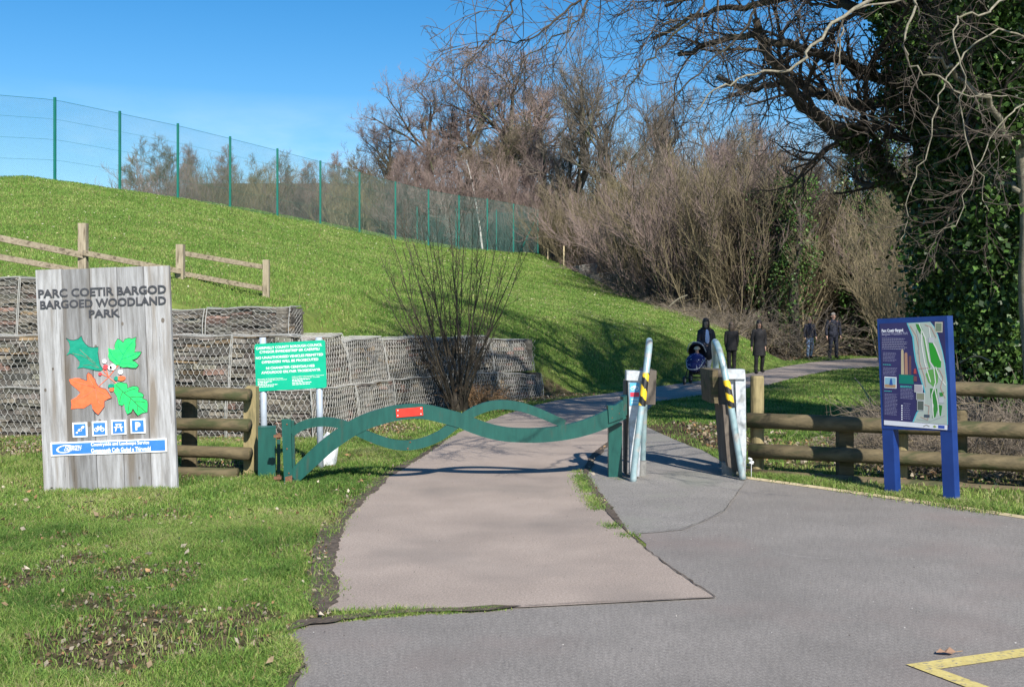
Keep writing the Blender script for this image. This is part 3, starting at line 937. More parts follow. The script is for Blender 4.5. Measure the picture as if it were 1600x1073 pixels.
def log(mb, a, b, r, S=12, flat=None):
    a, b = Vector(a), Vector(b)
    P = [a.lerp(b, t) + Vector((0, 0, rnd.uniform(-0.006, 0.006))) for t in np.linspace(0, 1, 6)]
    mb.tube([tuple(p) for p in P], [r * rnd.uniform(0.94, 1.05) for _ in P], S)

# short log fence left of the green gate
lf = empty('log_rail_fence', (-3.3, 11.45, 0))
tag(lf, 'short log rail fence between the wooden park sign and the green gate', 'fence')
def lsub(v): return (v[0] + 3.3, v[1] - 11.45, v[2])
mb = MB()
t = at(386, 605, 11.42)
poly = [(-0.075, -0.2), (0.055, -0.2), (0.055, t.z), (-0.03, t.z + 0.015), (-0.075, t.z - 0.02)]
mb.prism([(t.x + x + 3.3 + 0.03, z) for x, z in poly], -0.09 + t.y - 11.45 + 0.12, 0.06 + t.y - 11.45 + 0.12)
mb.build('post', M['logp'], lf)
mb = MB(); p = at(296, 622, 11.8)
mb.tube([lsub((p.x, p.y, -0.2)), lsub((p.x, p.y, p.z + 0.02))], 0.085, 12); mb.build('post', M['log'], lf)
mb = MB(); p = at(170, 622, 12.0)
mb.tube([lsub((p.x, p.y, -0.2)), lsub((p.x, p.y, p.z + 0.02))], 0.085, 12); mb.build('post', M['log'], lf)
for (a, b, r) in (((130, 609, 11.75), (390, 617, 11.32), .068), ((130, 657, 11.75), (390, 665, 11.32), .068), ((130, 698, 11.75), (391, 708, 11.32), .066)):
    mb = MB(); log(mb, lsub(at(*a)), lsub(at(*b)), r); mb.build('rail', M['log'], lf, True)
mb = MB(); log(mb, lsub((-4.9, 11.6, 0.03)), lsub((-2.85, 11.3, 0.05)), 0.06); mb.build('rail', M['log'], lf, True)

# long log fence on the right
rf = empty('log_rail_fence', (4.0, 11.2, 0))
tag(rf, 'long round log rail fence behind the blue map board on the right', 'fence')
def rsub(v): return (v[0] - 4.0, v[1] - 11.2, v[2])
def FL(px, dy=0):
    """depth of the fence line at image column px"""
    return 11.45 - (px - 1168) / 432 * 0.9 + dy
for px, top, r, mm in ((1183, 587, .072, 'logp'), (1320, 672, .07, 'log'), (1408, 600, .07, 'logp'), (1500, 640, .07, 'log'), (1640, 590, .075, 'log')):
    Y = FL(px, 0.13); p = at(px, top, Y)
    mb = MB()
    if px == 1320: mb.box(p.x - 4 - .075, p.x - 4 + .075, Y - 11.2 - .06, Y - 11.2 + .07, -0.3, p.z)
    else: mb.tube([rsub((p.x, p.y, -0.3)), rsub((p.x, p.y, p.z - 0.02)), rsub((p.x, p.y, p.z))], [r, r, r * 0.9], 14)
    mb.build('post', M[mm], rf)
for (x0, y0, x1, y1, r) in ((1392, 603, 1760, 618, .073), (1168, 657, 1760, 678, .080), (1170, 704, 1760, 732, .080), (1165, 741, 1760, 782, .062)):
    mb = MB(); log(mb, rsub(at(x0, y0, FL(x0))), rsub(at(x1, y1, FL(x1))), r, 14); mb.build('rail', M['log'], rf, True)

# small stakes at the edge of the bank
for px, y0, y1, Y, wd, lab in ((856, 388, 400, 67, .03, 'short stake at the foot of the last green fence post'), (881, 384, 403, 65, .045, 'tall pale stake just right of the tall green fence end'),
                               (967, 405, 424, 58, .05, 'pale stake in scrub above the lower grey gabion block'), (995, 424, 448, 55.5, .05, 'pale stake on the scrubby edge, lowest down the bank')):
    p = at(px, y1, Y); t = at(px, y0, Y); mb = MB(); mb.box(-wd, wd, -wd, wd, -0.8, t.z - p.z); tag(mb.build('stake', M['stake'], loc=tuple(p)), lab, 'stake', 'stakes along the edge of the bank')

# ---------------------------------------------------------------- tall green mesh fence on the hill
X0, Y0, DX, DY = -17.9, 42.6, 1.636, 2.516
NP = 13
fe = empty('mesh_fence', (X0, Y0, hz(X0, Y0)))
tag(fe, 'tall green chain link fence running along the top of the grass bank', 'fence')
inv = -np.array(fe.location)
FH = [3.25, 3.25, 3.25, 3.25, 3.25, 3.25, 3.2, 3.2, 3.2, 3.2, 3.2, 3.2, 3.15, 3.15]
base = []
for i in range(-1, NP):
    x, y = X0 + i * DX, Y0 + i * DY
    base.append(np.array([x, y, hz(x, y) - 0.02]))
for i, b_ in enumerate(base):
    mb = MB(); p = b_ + inv; r = 0.045
    mb.box(p[0] - r, p[0] + r, p[1] - r, p[1] + r, p[2] - 0.4, p[2] + FH[i] + 0.05)
    mb.build('post', M['fence_green'], fe)
u = np.array([DX, DY, 0]) / math.hypot(DX, DY)
def fpt(s, v):
    """s metres along from base[0], v height above ground"""
    s = np.asarray(s); sp = math.hypot(DX, DY)
    i = np.clip((s / sp).astype(int), 0, len(base) - 2); t = s / sp - i
    B = np.array(base)
    q = B[i] + t[..., None] * (B[i + 1] - B[i])
    q = q.copy(); q[..., 2] += v
    return q + inv
Ltot = math.hypot(DX, DY) * (len(base) - 1)
cell = 0.075
A = []
ss = np.arange(-3.3, Ltot, cell)
for sg in (1, -1):
    for s in ss:
        a_, b_ = s, s + 3.2
        va, vb = (0.02, 3.2) if sg == 1 else (3.2, 0.02)
        if a_ < 0: va = va + (vb - va) * (-a_ / 3.2); a_ = 0
        if b_ > Ltot:
            f = (Ltot - a_) / (b_ - a_); vb = va + (vb - va) * f; b_ = Ltot
        if b_ - a_ < 0.01: continue
        A.append([(a_, va), ((a_ + b_) / 2, (va + vb) / 2), (b_, vb)])
A = np.array(A)
W = fpt(A[..., 0], A[..., 1])
V, Q = tubes(W, np.full(W.shape[:2], 0.0028), 3)
mb = MB(); mb.add(V, Q)
mb.build('chain_link_mesh', M['fence_wire'], fe)
for v in (0.05, 0.85, 1.65, 2.45, 3.2):
    n = 60; s_ = np.linspace(0, Ltot, n)
    mb = MB(); mb.tube(fpt(s_, np.full(n, v)), 0.0045 if v < 3 else 0.008, 4); mb.build('line_wire', M['fence_green'], fe)
# end brace and the return side going back along the platform
mb = MB(); e = base[-1] + inv; e2 = base[-2] + inv
mb.tube([tuple(e + np.array([0, 0, 2.9])), tuple(e2 + 0.25 * (e - e2) + np.array([0, 0, 0.1]))], 0.035, 6); mb.build('brace', M['fence_green'], fe)
ret = np.array([-0.93, 0.37, 0]); 
for k in range(1, 4):
    q = base[-1] + ret * 3.0 * k; mb = MB(); p = q + inv
    mb.box(p[0] - .035, p[0] + .035, p[1] - .035, p[1] + .035, hz(q[0], q[1]) + inv[2] - .3, hz(q[0], q[1]) + inv[2] + 3.1); mb.build('post', M['fence_green'], fe)
A = []
for sg in (1, -1):
    for s in np.arange(-3.1, 9.0, 0.08):
        a_, b_ = s, s + 3.1; va, vb = (0, 3.1) if sg == 1 else (3.1, 0)
        if a_ < 0: va = va + (vb - va) * (-a_ / 3.1); a_ = 0
        if b_ > 9: f = (9 - a_) / (b_ - a_); vb = va + (vb - va) * f; b_ = 9
        A.append([(a_, va), (b_, vb)])
A = np.array(A)
W = base[-1] + inv + A[..., :1] * ret + np.array([0, 0, 1]) * A[..., 1:]
V, Q = tubes(W, np.full(W.shape[:2], 0.0023), 3)
mb = MB(); mb.add(V, Q); mb.build('chain_link_mesh', M['fence_wire'], fe)
M['vcol'] = mat('printed_colours', (1, 1, 1), (0.93, 0.93, 0.93), 12, 0.45, vcol=True)
M['signwood'] = mat('silvered_planks', (0.20, 0.196, 0.196), (0.43, 0.44, 0.465), 6, 0.85, stretch=(3.2, 1, 0.30), bump=0.004, bscale=30,
                    c3=(0.20, 0.175, 0.15), scale3=2.3, thr3=0.52, w3=0.14, vcol=True)

# ---------------------------------------------------------------- wooden park sign
SS = F / 10.42
PHI = math.radians(2.2)
def SL(px, py):
    dx, dy = px - 172, 768 - py
    return ((dx * math.cos(PHI) + dy * math.sin(PHI)) / SS, (-dx * math.sin(PHI) + dy * math.cos(PHI)) / SS)
ps = empty('park_sign', ((172 - CX) / F * 10.42, 10.42, 0), (0, -PHI, 0))
tag(ps, 'upright silvery plank sign with painted leaves and park name on the grass', 'sign')
TH = 0.055
xb = [SL(57, 768)[0] + 0.0, 0, 0, 0, 0, 0]
lft, rgt = SL(68, 768)[0], SL(277, 768)[0]
lft, rgt = -0.637, 0.645
top = SL(160, 419)[1]
edges = [lft + (rgt - lft) * t for t in (0, 0.197, 0.405, 0.608, 0.808, 1.0)]
mb = MB()
pr_ = random.Random(5)
for i in range(5):
    a, b_ = edges[i] + 0.003, edges[i + 1] - 0.003
    g = (1.0, 0.60, 0.88, 0.78, 1.08)[i]
    zt = top + pr_.uniform(-0.006, 0.006); n = 26
    yo = pr_.uniform(-0.004, 0.004)
    for k in range(1):
        mb.box(a, b_, yo, TH, -0.15, zt, c=(g, g * 0.99, g * 0.98))
    # grain cracks: narrow dark grooves proud by a hair
    for k in range(3):
        x = pr_.uniform(a + 0.02, b_ - 0.02); z0 = pr_.uniform(0.1, 1.6); z1 = z0 + pr_.uniform(0.15, 0.6)
        P = [(x - 0.0012, z0), (x + 0.0015, z0 + 0.02), (x + 0.002, (z0 + z1) / 2), (x + 0.0005, min(z1, zt - .01)), (x - 0.001, min(z1, zt - .01)), (x - 0.0005, (z0 + z1) / 2)]
        mb.prism(P, yo - 0.001, yo, c=(0.22, 0.2, 0.18))
    for k in range(2):
        x = pr_.uniform(a + 0.03, b_ - 0.03); z = pr_.uniform(0.1, 2.0); rr = pr_.uniform(0.012, 0.022)
        mb.prism([(x + rr * math.cos(q) * 0.8, z + rr * math.sin(q) * 1.2) for q in np.linspace(0, 2 * PI, 12, endpoint=False)], yo - 0.0012, yo, c=(0.42, 0.36, 0.30))
mb.build('board', M['signwood'], ps)
mb = MB(); mb.box(lft + .01, rgt - .01, TH + .001, TH + .02, 0.0, top - .05); mb.build('backing', M['letter_dark'], ps)
for x in (-0.45, 0.45):
    mb = MB(); mb.box(x - 0.06, x + 0.06, TH + .021, TH + 0.12, -0.25, top - 0.2); mb.build('rear_post', M['postwood'], ps)
mb = MB()
def stext(mb, s, x0, x1, ytop, ybot, y=-0.007, bold=0.03, **k):
    """x0, x1 on the text's own base line; rows measured at its middle"""
    xm = (x0 + x1) / 2
    cx_, cz = SL(xm, (ytop + ybot) / 2)
    wd = (x1 - x0) / SS * 1.0; h = (ybot - ytop) / SS
    add_text(mb, s, cx_ - wd / 2, cz - h / 2, wd, h, y, bold, **k)
stext(mb, 'PARC COETIR BARGOD', 60, 260, 449.5, 462.8, bold=0.03)
stext(mb, 'BARGOED WOODLAND', 63, 260, 467, 480.2, bold=0.03)
stext(mb, 'PARK', 139, 188, 484, 496.5, bold=0.03)
mb.build('lettering', M['letter_dark'], ps)

def cropL(p, ox=95, oy=520, s=1192 / 150.0):
    return SL(ox + p[0] / s, oy + p[1] / s)
HOLLY = [(68, 68), (110, 92), (165, 98), (220, 80), (262, 42), (275, 90), (310, 140), (350, 175), (400, 187), (468, 180), (465, 240), (475, 320), (492, 400), (525, 455), (500, 475), (440, 470), (350, 450), (280, 435), (205, 447), (235, 410), (238, 360), (205, 320), (160, 275), (120, 262), (72, 285), (105, 240), (118, 180), (105, 120)]
SYC = [(730, 395), (720, 405), (685, 400), (650, 370), (610, 335), (590, 290), (600, 250), (592, 195), (640, 215), (680, 210), (670, 170), (685, 120), (712, 78), (745, 95), (780, 125), (800, 85), (850, 68), (885, 80), (940, 58), (930, 110), (935, 160), (922, 210), (915, 245), (960, 238), (1005, 240), (985, 280), (950, 320), (890, 345), (935, 365), (970, 405), (940, 440), (880, 440), (830, 430), (780, 435), (740, 420)]
OAK = [(660, 650), (700, 625), (750, 618), (820, 630), (835, 660), (830, 690), (900, 665), (950, 668), (975, 690), (965, 735), (1010, 750), (1035, 775), (1020, 815), (1075, 840), (1085, 890), (1080, 985), (1010, 1000), (960, 1030), (925, 985), (900, 945), (880, 990), (830, 1015), (805, 960), (790, 880), (770, 905), (725, 895), (715, 840), (700, 790), (665, 730), (670, 690)]
MAPLE = [(470, 668), (520, 690), (560, 700), (590, 740), (635, 810), (580, 830), (545, 850), (545, 920), (500, 980), (470, 1020), (430, 990), (400, 950), (385, 880), (350, 900), (290, 940), (210, 940), (130, 950), (140, 900), (130, 840), (200, 800), (250, 745), (190, 690), (130, 640), (105, 585), (180, 565), (250, 570), (300, 590), (330, 600), (325, 530), (345, 495), (385, 520), (400, 550), (430, 580), (440, 620)]
def leaf(name, poly, m, veins, vm):
    mb = MB(); mb.prism([cropL(p) for p in poly], -0.0085, 0.0)
    o = mb.build(name, m, ps)
    for kind, vv, wd, vmm in veins:
        q = MB()
        for line in vv:
            P = [cropL(p) for p in line]
            for a, b_ in zip(P[:-1], P[1:]):
                dx, dz = b_[0] - a[0], b_[1] - a[1]; Ls = math.hypot(dx, dz) + 1e-9
                nx, nz_ = -dz / Ls * wd, dx / Ls * wd
                q.prism([(a[0] + nx, a[1] + nz_), (a[0] - nx, a[1] - nz_), (b_[0] - nx, b_[1] - nz_), (b_[0] + nx, b_[1] + nz_)], -0.0105 - rnd.random() * 0.0006, -0.0086)
        q.build(kind, vmm, o)
leaf('holly_leaf', HOLLY, M['holly'], [('vein', [[(150, 258), (260, 285), (340, 325), (480, 440)], [(240, 210), (310, 275), (360, 330)], [(310, 275), (440, 385)], [(280, 410), (370, 400), (470, 440)]], 0.0014, M['railwood']),
                                       ('outline', [HOLLY[:10], HOLLY[10:14]], 0.0022, M['letter_dark'])], None)
leaf('sycamore_leaf', SYC, M['leafgreen'], [('vein', [[(735, 390), (780, 280), (830, 190), (900, 110)], [(735, 385), (650, 300), (605, 210)], [(760, 330), (850, 300), (980, 245)], [(745, 385), (860, 385), (950, 420)], [(780, 280), (720, 180), (712, 95)]], 0.0022, M['holly']),
                                            ('outline', [SYC[10:22], SYC[22:34]], 0.002, M['letter_dark'])], None)
leaf('oak_leaf', OAK, M['leafgreen'], [('vein', [[(690, 650), (780, 740), (880, 820), (960, 900), (1060, 985)], [(790, 745), (860, 715), (950, 690)], [(870, 800), (960, 795), (1020, 800)], [(920, 855), (1000, 855), (1060, 870)], [(770, 740), (745, 800), (735, 870)], [(875, 820), (850, 900), (840, 980)], [(960, 900), (955, 980)]], 0.0022, M['letter_dark']),
                                       ('outline', [OAK[1:16], OAK[17:22]], 0.002, M['letter_dark'])], None)
leaf('maple_leaf', MAPLE, M['orange'], [('vein', [[(440, 690), (320, 650), (150, 600)], [(430, 700), (370, 590), (345, 510)], [(430, 700), (540, 760), (620, 810)], [(435, 700), (450, 820), (490, 890)], [(425, 710), (300, 790), (190, 830)]], 0.0012, M['railwood']),
                                        ('outline', [MAPLE[25:34] + MAPLE[:6], MAPLE[6:12]], 0.0018, M['letter_dark'])], None)
mb = MB()
for line in ([(590, 560), (720, 400)], [(590, 560), (450, 690)], [(600, 555), (525, 460)], [(600, 560), (700, 640)], [(590, 540), (560, 440)], [(585, 550), (500, 515)]):
    a, b_ = cropL(line[0]), cropL(line[1])
    mb.tube([(a[0], -0.002, a[1]), (b_[0], -0.002, b_[1])], 0.0035, 5)
mb.build('stem', M['orange'], ps)
def disc(c, r, z=-0.011, zz=-0.001, n=14, ex=1.0):
    x, y_ = cropL(c)
    return [(x + r * ex * math.cos(t), y_ + r * math.sin(t)) for t in np.linspace(0, 2 * PI, n, endpoint=False)]
for c, r, m in (((560, 430), 0.024, 'berry'), ((492, 515), 0.016, 'berry'), ((650, 430), 0.030, 'whitep'), ((615, 440), 0.02, 'whitep'), ((745, 490), 0.024, 'whitep'), ((545, 360), 0.02, 'whitep')):
    mb = MB(); mb.prism(disc(c, r), -0.012, -0.001); mb.build('berry', M[m], ps)
for c, r, ex in (((755, 570), 0.024, 1.7), ((635, 705), 0.022, 1.0)):
    mb = MB(); mb.prism(disc(c, r, ex=ex), -0.012, -0.001); o = mb.build('acorn', M['orange'], ps)
    mb = MB(); c2 = (c[0] - 62, c[1]) if ex > 1.2 else (c[0] - 5, c[1] - 42)
    mb.prism(disc(c2, 0.02, ex=1.0 if ex > 1.2 else 1.5), -0.013, -0.001); mb.build('acorn_cup', M['holly'], o)

# four small symbol plates
def plate(cx, cy, half):
    x, z = SL(cx, cy)
    mb = MB(); h = half / SS; mb.box(x - h, x + h, -0.010, 0.0, z - h, z + h)
    o = mb.build('symbol_plate', M['whitep'], ps)
    mb = MB(); h2 = h * 0.80; mb.box(x - h2, x + h2, -0.0125, -0.0102, z - h2, z + h2); mb.build('blue_field', M['sign_blue'], o)
    return o, x, z, h
def sline(q, x, z, h, pts, wd):
    P = [(x + p[0] * h, z + p[1] * h) for p in pts]
    for a, b_ in zip(P[:-1], P[1:]):
        dx, dz = b_[0] - a[0], b_[1] - a[1]; Ls = math.hypot(dx, dz) + 1e-9; w_ = wd * h
        nx, nz_ = -dz / Ls * w_, dx / Ls * w_
        q.prism([(a[0] + nx, a[1] + nz_), (a[0] - nx, a[1] - nz_), (b_[0] - nx, b_[1] - nz_), (b_[0] + nx, b_[1] + nz_)], -0.0150 - rnd.random() * 0.0004, -0.0126)
def ring(q, x, z, h, c, r, wd, n=14):
    t = np.linspace(0, 2 * PI, n + 1)
    sline(q, x, z, h, [(c[0] + r * math.cos(a), c[1] + r * math.sin(a)) for a in t], wd)
def oval(q, x, z, h, c, rx, ry, ang):
    P = []
    for t in np.linspace(0, 2 * PI, 12, endpoint=False):
        a, b_ = rx * math.cos(t), ry * math.sin(t)
        P.append((x + h * (c[0] + a * math.cos(ang) - b_ * math.sin(ang)), z + h * (c[1] + a * math.sin(ang) + b_ * math.cos(ang))))
    q.prism(P, -0.015, -0.0126)
o, x, z, h = plate(125.5, 672, 11.5); q = MB()
oval(q, x, z, h, (-0.02, -0.02), .27, .17, .35); oval(q, x, z, h, (-0.40, -0.36), .15, .13, .35); oval(q, x, z, h, (0.42, 0.34), .26, .17, .6); oval(q, x, z, h, (0.16, -0.06), .13, .12, .6)
q.build('footprints_symbol', M['whitep'], o)
o, x, z, h = plate(156, 670, 11.5); q = MB()
ring(q, x, z, h, (-.40, -.12), .25, .05); ring(q, x, z, h, (.40, -.12), .25, .05)
sline(q, x, z, h, [(-.40, -.12), (-.18, .20), (.22, .20), (.40, -.12)], .05); sline(q, x, z, h, [(-.18, .20), (0, -.12), (.22, .20)], .05); sline(q, x, z, h, [(-.40, -.12), (0, -.12)], .05); sline(q, x, z, h, [(.22, .20), (.18, .36), (.34, .38)], .045); sline(q, x, z, h, [(-.28, .30), (-.08, .30)], .05)
q.build('bicycle_symbol', M['whitep'], o)
o, x, z, h = plate(186, 668, 11.5); q = MB()
sline(q, x, z, h, [(-.42, .42), (.42, .42)], .08); sline(q, x, z, h, [(-.62, .03), (.62, .03)], .07); sline(q, x, z, h, [(-.20, .42), (-.42, -.52)], .08); sline(q, x, z, h, [(.20, .42), (.42, -.52)], .08)
q.build('picnic_table_symbol', M['whitep'], o)
o, x, z, h = plate(216, 666, 11.5); q = MB()
add_text(q, 'P', x - .34 * h, z - .55 * h, .72 * h, 1.1 * h, -0.0150, 0.05); q.build('parking_letter', M['whitep'], o)
# long blue banner
xa, za = SL(170.5, 699)
hw, hh = 90.5 / SS, 10.6 / SS
banner = MB(); banner.box(xa - hw, xa + hw, -0.010, 0, za - hh, za + hh); bo = banner.build('banner', M['whitep'], ps)
mb = MB(); mb.box(xa - hw + .014, xa + hw - .014, -0.0125, -0.0102, za - hh + .014, za + hh - .014); mb.build('blue_field', M['sign_blue'], bo)
q = MB()
add_text(q, 'Countryside and Landscape Service', xa - 27.5 / SS, za + 1.0 / SS, 91 / SS, 7.2 / SS, -0.0135, 0.03)
add_text(q, 'Gwasanaeth Cefn Gwlad a Thirwedd', xa - 27.5 / SS, za - 8.0 / SS, 93 / SS, 7.2 / SS, -0.0135, 0.03)
q.build('lettering', M['whitep'], bo)
q = MB()
add_text(q, 'CAERPHILLY', xa - 70 / SS, za - 3.2 / SS, 27 / SS, 4.2 / SS, -0.0150, 0.03, slant=0.3)
add_text(q, 'CAERFFILI', xa - 68 / SS, za + 1.2 / SS, 25 / SS, 3.8 / SS, -0.0150, 0.03, slant=0.3)
for t0, t1, rx, ry, cx_ in ((0.9, 5.6, 13.5, 6.3, -68.0),):
    tt = np.linspace(t0, t1, 16)
    for a, b_ in zip(tt[:-1], tt[1:]):
        f = lambda t, k: (xa + (cx_ + rx * k * math.cos(t) + 2.5 * math.sin(t)) / SS, za + ry * k * math.sin(t) / SS)
        q.prism([f(a, 1), f(b_, 1), f(b_, .78), f(a, .78)], -0.0148, -0.0126)
q.build('logo', M['whitep'], bo)

# ---------------------------------------------------------------- panels given by four corners
def quad(TL, TR, BR, BL):
    TL, TR, BR, BL = [np.array(tuple(v)) for v in (TL, TR, BR, BL)]
    nrm = np.cross(TR - TL, TL - BL); nrm = nrm / np.linalg.norm(nrm)
    if nrm[1] > 0: nrm = -nrm
    def f(a, b_, d=0.0):
        """a rightwards, b downwards, d proud of the face"""
        a = np.asarray(a, dtype=float)[..., None]; b_ = np.asarray(b_, dtype=float)[..., None]
        return TL * (1 - a) * (1 - b_) + TR * a * (1 - b_) + BR * a * b_ + BL * (1 - a) * b_ + nrm * d
    return f
def qpoly(mb, f, poly, d, c=None, th=0.0008):
    n = len(poly)
    t = tessellate_polygon([[Vector((p[0], -p[1], 0)) for p in poly]])
    P = np.array(poly)
    V = np.concatenate([f(P[:, 0], P[:, 1], d), f(P[:, 0], P[:, 1], d - th)])
    ar = sum(poly[i][0] * -poly[(i + 1) % n][1] + poly[(i + 1) % n][0] * poly[i][1] for i in range(n))
    T = []
    for a, b_, c_ in t:
        T.append((a, b_, c_))
    mb.add(V, [(i, (i + 1) % n, (i + 1) % n + n, i + n) for i in range(n)], T, c=c)
def qtext(mb, f, s, a0, a1, b0, b1, d, bold=0.0, c=None):
    V, T = text_geo(s, bold)
    mn, mx = V.min(0), V.max(0)
    U = (V - mn) / np.maximum(mx - mn, 1e-6)
    mb.add(f(a0 + U[:, 0] * (a1 - a0), b1 - U[:, 1] * (b1 - b0), d), tris=T, c=c)
def qline(mb, f, pts, wd, d, c=None, asp=1.0):
    for a, b_ in zip(pts[:-1], pts[1:]):
        dx, dy = (b_[0] - a[0]) * asp, b_[1] - a[1]; Ls = math.hypot(dx, dy) + 1e-9
        nx, ny = -dy / Ls * wd / asp, dx / Ls * wd
        qpoly(mb, f, [(a[0] + nx, a[1] + ny), (a[0] - nx, a[1] - ny), (b_[0] - nx, b_[1] - ny), (b_[0] + nx, b_[1] + ny)], d)
        if c is not None: mb.C[-1] = np.broadcast_to(np.array(c), (8, 3))

# ---------------------------------------------------------------- green council sign on two grey poles
YS = 12.0
cs = empty('council_sign', ((457 - CX) / F * YS, YS, 0))
tag(cs, 'small bright green council notice on two grey poles behind the green gate', 'sign')
csi = np.array([(457 - CX) / F * YS, YS, 0])
f = quad(at(397.5, 537.5, YS - .045), at(508, 531, YS - .045), at(510.5, 605.5, YS - .045), at(400, 611.5, YS - .045))
f0 = f
f = lambda a, b_, d=0.0: f0(a, b_, d) - csi
mb = MB(); cr = 0.03
rp_ = []
for (cx_, cy_, a0_) in ((1 - cr, cr * 1.5, -90), (1 - cr, 1 - cr * 1.5, 0), (cr, 1 - cr * 1.5, 90), (cr, cr * 1.5, 180)):
    for k in range(4):
        t = math.radians(a0_ + k * 30); rp_.append((cx_ + cr * math.cos(t), cy_ + cr * 1.5 * math.sin(t)))
qpoly(mb, f, rp_, 0.0, th=0.006); pan = mb.build('sign_panel', M['sign_green'], cs)
q = MB()
for s, a0, a1, b0, b1 in (('CAERPHILLY COUNTY BOROUGH COUNCIL', .02, .955, .065, .120), ('CYNGOR BWRDEISTREF SIR CAERFFILI', .07, .915, .150, .205),
                          ('NO UNAUTHORISED VEHICLES PERMITTED', .015, .965, .270, .325), ('OFFENDERS WILL BE PROSECUTED', .095, .895, .365, .420),
                          ('NI CHANIATEIR CERBYDAU HEB', .155, .84, .495, .550), ('AWDURDOD ERLYNIR TROSEDDWYR', .085, .92, .585, .640)):
    qtext(q, f, s, a0, a1, b0, b1, 0.002, 0.022)
for s, a0, a1, b0 in (('Director of Technical Services', .03, .385, .735), ('Caerphilly County Borough Council', .03, .44, .768), ('Cyfarwyddwr Gwasanaethau Technegol', .515, .965, .722), ('Cyngor Bwrdeistref Sir Caerffili', .515, .905, .755)):
    qtext(q, f, s, a0, a1, b0, b0 + .022, 0.002, 0.02)
for s_, a0, b0 in ((.20, .03, .80), (.14, .03, .832), (.28, .03, .865), (.22, .03, .90), (.25, .515, .79), (.15, .515, .82), (.27, .515, .855), (.25, .515, .89)):
    a = a0
    while a < a0 + s_:
        wq = rnd.uniform(.02, .05); qpoly(q, f, [(a, b0), (a, b0 + .014), (min(a + wq, a0 + s_), b0 + .014), (min(a + wq, a0 + s_), b0)], 0.002); a += wq + .008
q.build('lettering', M['whitep'], pan)
for px, pxb in ((410.5, 413.5), (498, 501)):
    a, b_ = at(px, 527, YS), at(pxb, 700, YS); mb = MB()
    mb.tube([tuple(np.array((b_.x, YS, -0.2)) - csi), tuple(np.array(tuple(a)) - csi)], 0.036, 12); mb.build('pole', M['grey_pole'], cs, True)

# white sack leaning by the pole
mb = MB()
P = [(503, 738), (501, 700), (505, 682), (511, 674), (520, 679), (528, 672), (530, 690), (526, 720), (523, 736)]
W = [at(px, py, 12.15) for px, py in P]
c0 = W[0]
loc = Vector((W[0].x + 0.1, 12.15, 0))
n = len(W); V = []
for (o_y, k) in ((-0.02, 0.90), (-0.055, 0.72), (0.04, 0.92)):
    cxm = sum(v.x for v in W) / n; czm = sum(v.z for v in W) / n
    V += [(cxm + (v.x - cxm) * k - loc.x, o_y, max(0, czm + (v.z - czm) * k)) for v in W]
V2 = [(v.x - loc.x, 0.0, max(0, v.z)) for v in W]
V = V2 + V
Q = [(i, (i + 1) % n, n + (i + 1) % n, n + i) for i in range(n)] + [(n + i, n + (i + 1) % n, 2 * n + (i + 1) % n, 2 * n + i) for i in range(n)] + [((i + 1) % n, i, 3 * n + i, 3 * n + (i + 1) % n) for i in range(n)]
t = tessellate_polygon([[Vector((V[i][0], V[i][2], 0)) for i in range(n)]])
mb.add(V, Q, [(a + 2 * n, b_ + 2 * n, c_ + 2 * n) for a, b_, c_ in t] + [(a + 3 * n, b_ + 3 * n, c_ + 3 * n) for a, b_, c_ in t])
tag(mb.build('plastic_sack', M['white'], loc=tuple(loc)), 'crumpled white plastic sack standing on grass behind the green gate', 'sack')

# ---------------------------------------------------------------- green gate
G0 = np.array([(448 - CX) / F * 10.84, 10.84]); G1 = np.array([(972 - CX) / F * 11.22, 11.22])
ge = (G1 - G0) / np.linalg.norm(G1 - G0); gn = np.array([ge[1], -ge[0]])        # gn towards the camera
def GU(px, py):
    a = (px - CX) / F
    u_ = (a * G0[1] - G0[0]) / (ge[0] - a * ge[1])
    Y = G0[1] + u_ * ge[1]
    return u_, CH + (HY - py) / F * Y
gang = math.atan2(ge[1], ge[0])
gate = empty('barrier_gate', (G0[0], G0[1], 0), (0, 0, gang))
tag(gate, 'closed dark green steel gate of interwoven curved bars across the path', 'gate')
def ribbon(name, pts, wds, th, dy=0.0, m='green', closed=False):
    P = smoothline([(*GU(p[0], p[1]), 0) for p in pts], 5)[:, :2]
    Wd = np.interp(np.linspace(0, 1, len(P)), np.linspace(0, 1, len(wds)), wds) * 10.95 / F / 2
    D = np.gradient(P, axis=0); D /= np.linalg.norm(D, axis=1, keepdims=True)
    N_ = np.stack([-D[:, 1], D[:, 0]], 1)
    A, B = P + N_ * Wd[:, None], P - N_ * Wd[:, None]
    k = len(P); V = []
    for y_ in (dy - th / 2, dy + th / 2):
        for R_ in (A, B): V += [(x, y_, z) for x, z in R_]
    Q = []
    for i in range(k - 1):
        Q += [(k + i, k + i + 1, i + 1, i), (2 * k + i, 2 * k + i + 1, 3 * k + i + 1, 3 * k + i), (i, i + 1, 2 * k + i + 1, 2 * k + i), (3 * k + i, 3 * k + i + 1, k + i + 1, k + i)]
    Q += [(0, 2 * k, 3 * k, k), (k - 1, 2 * k - 1, 4 * k - 1, 3 * k - 1)]
    mb = MB(); mb.add(V, Q)
    return mb.build(name, M[m], gate)
barA = [(455, 676), (466, 668), (480, 662), (497, 659), (515, 659), (532, 662), (548, 668), (562, 675), (578, 682), (597, 689), (615, 694), (632, 695.5), (650, 694), (668, 689), (688, 680), (703, 669), (718, 658), (735, 646), (752, 638), (770, 633), (790, 632), (812, 635), (832, 641), (852, 649), (868, 656), (882, 662)]
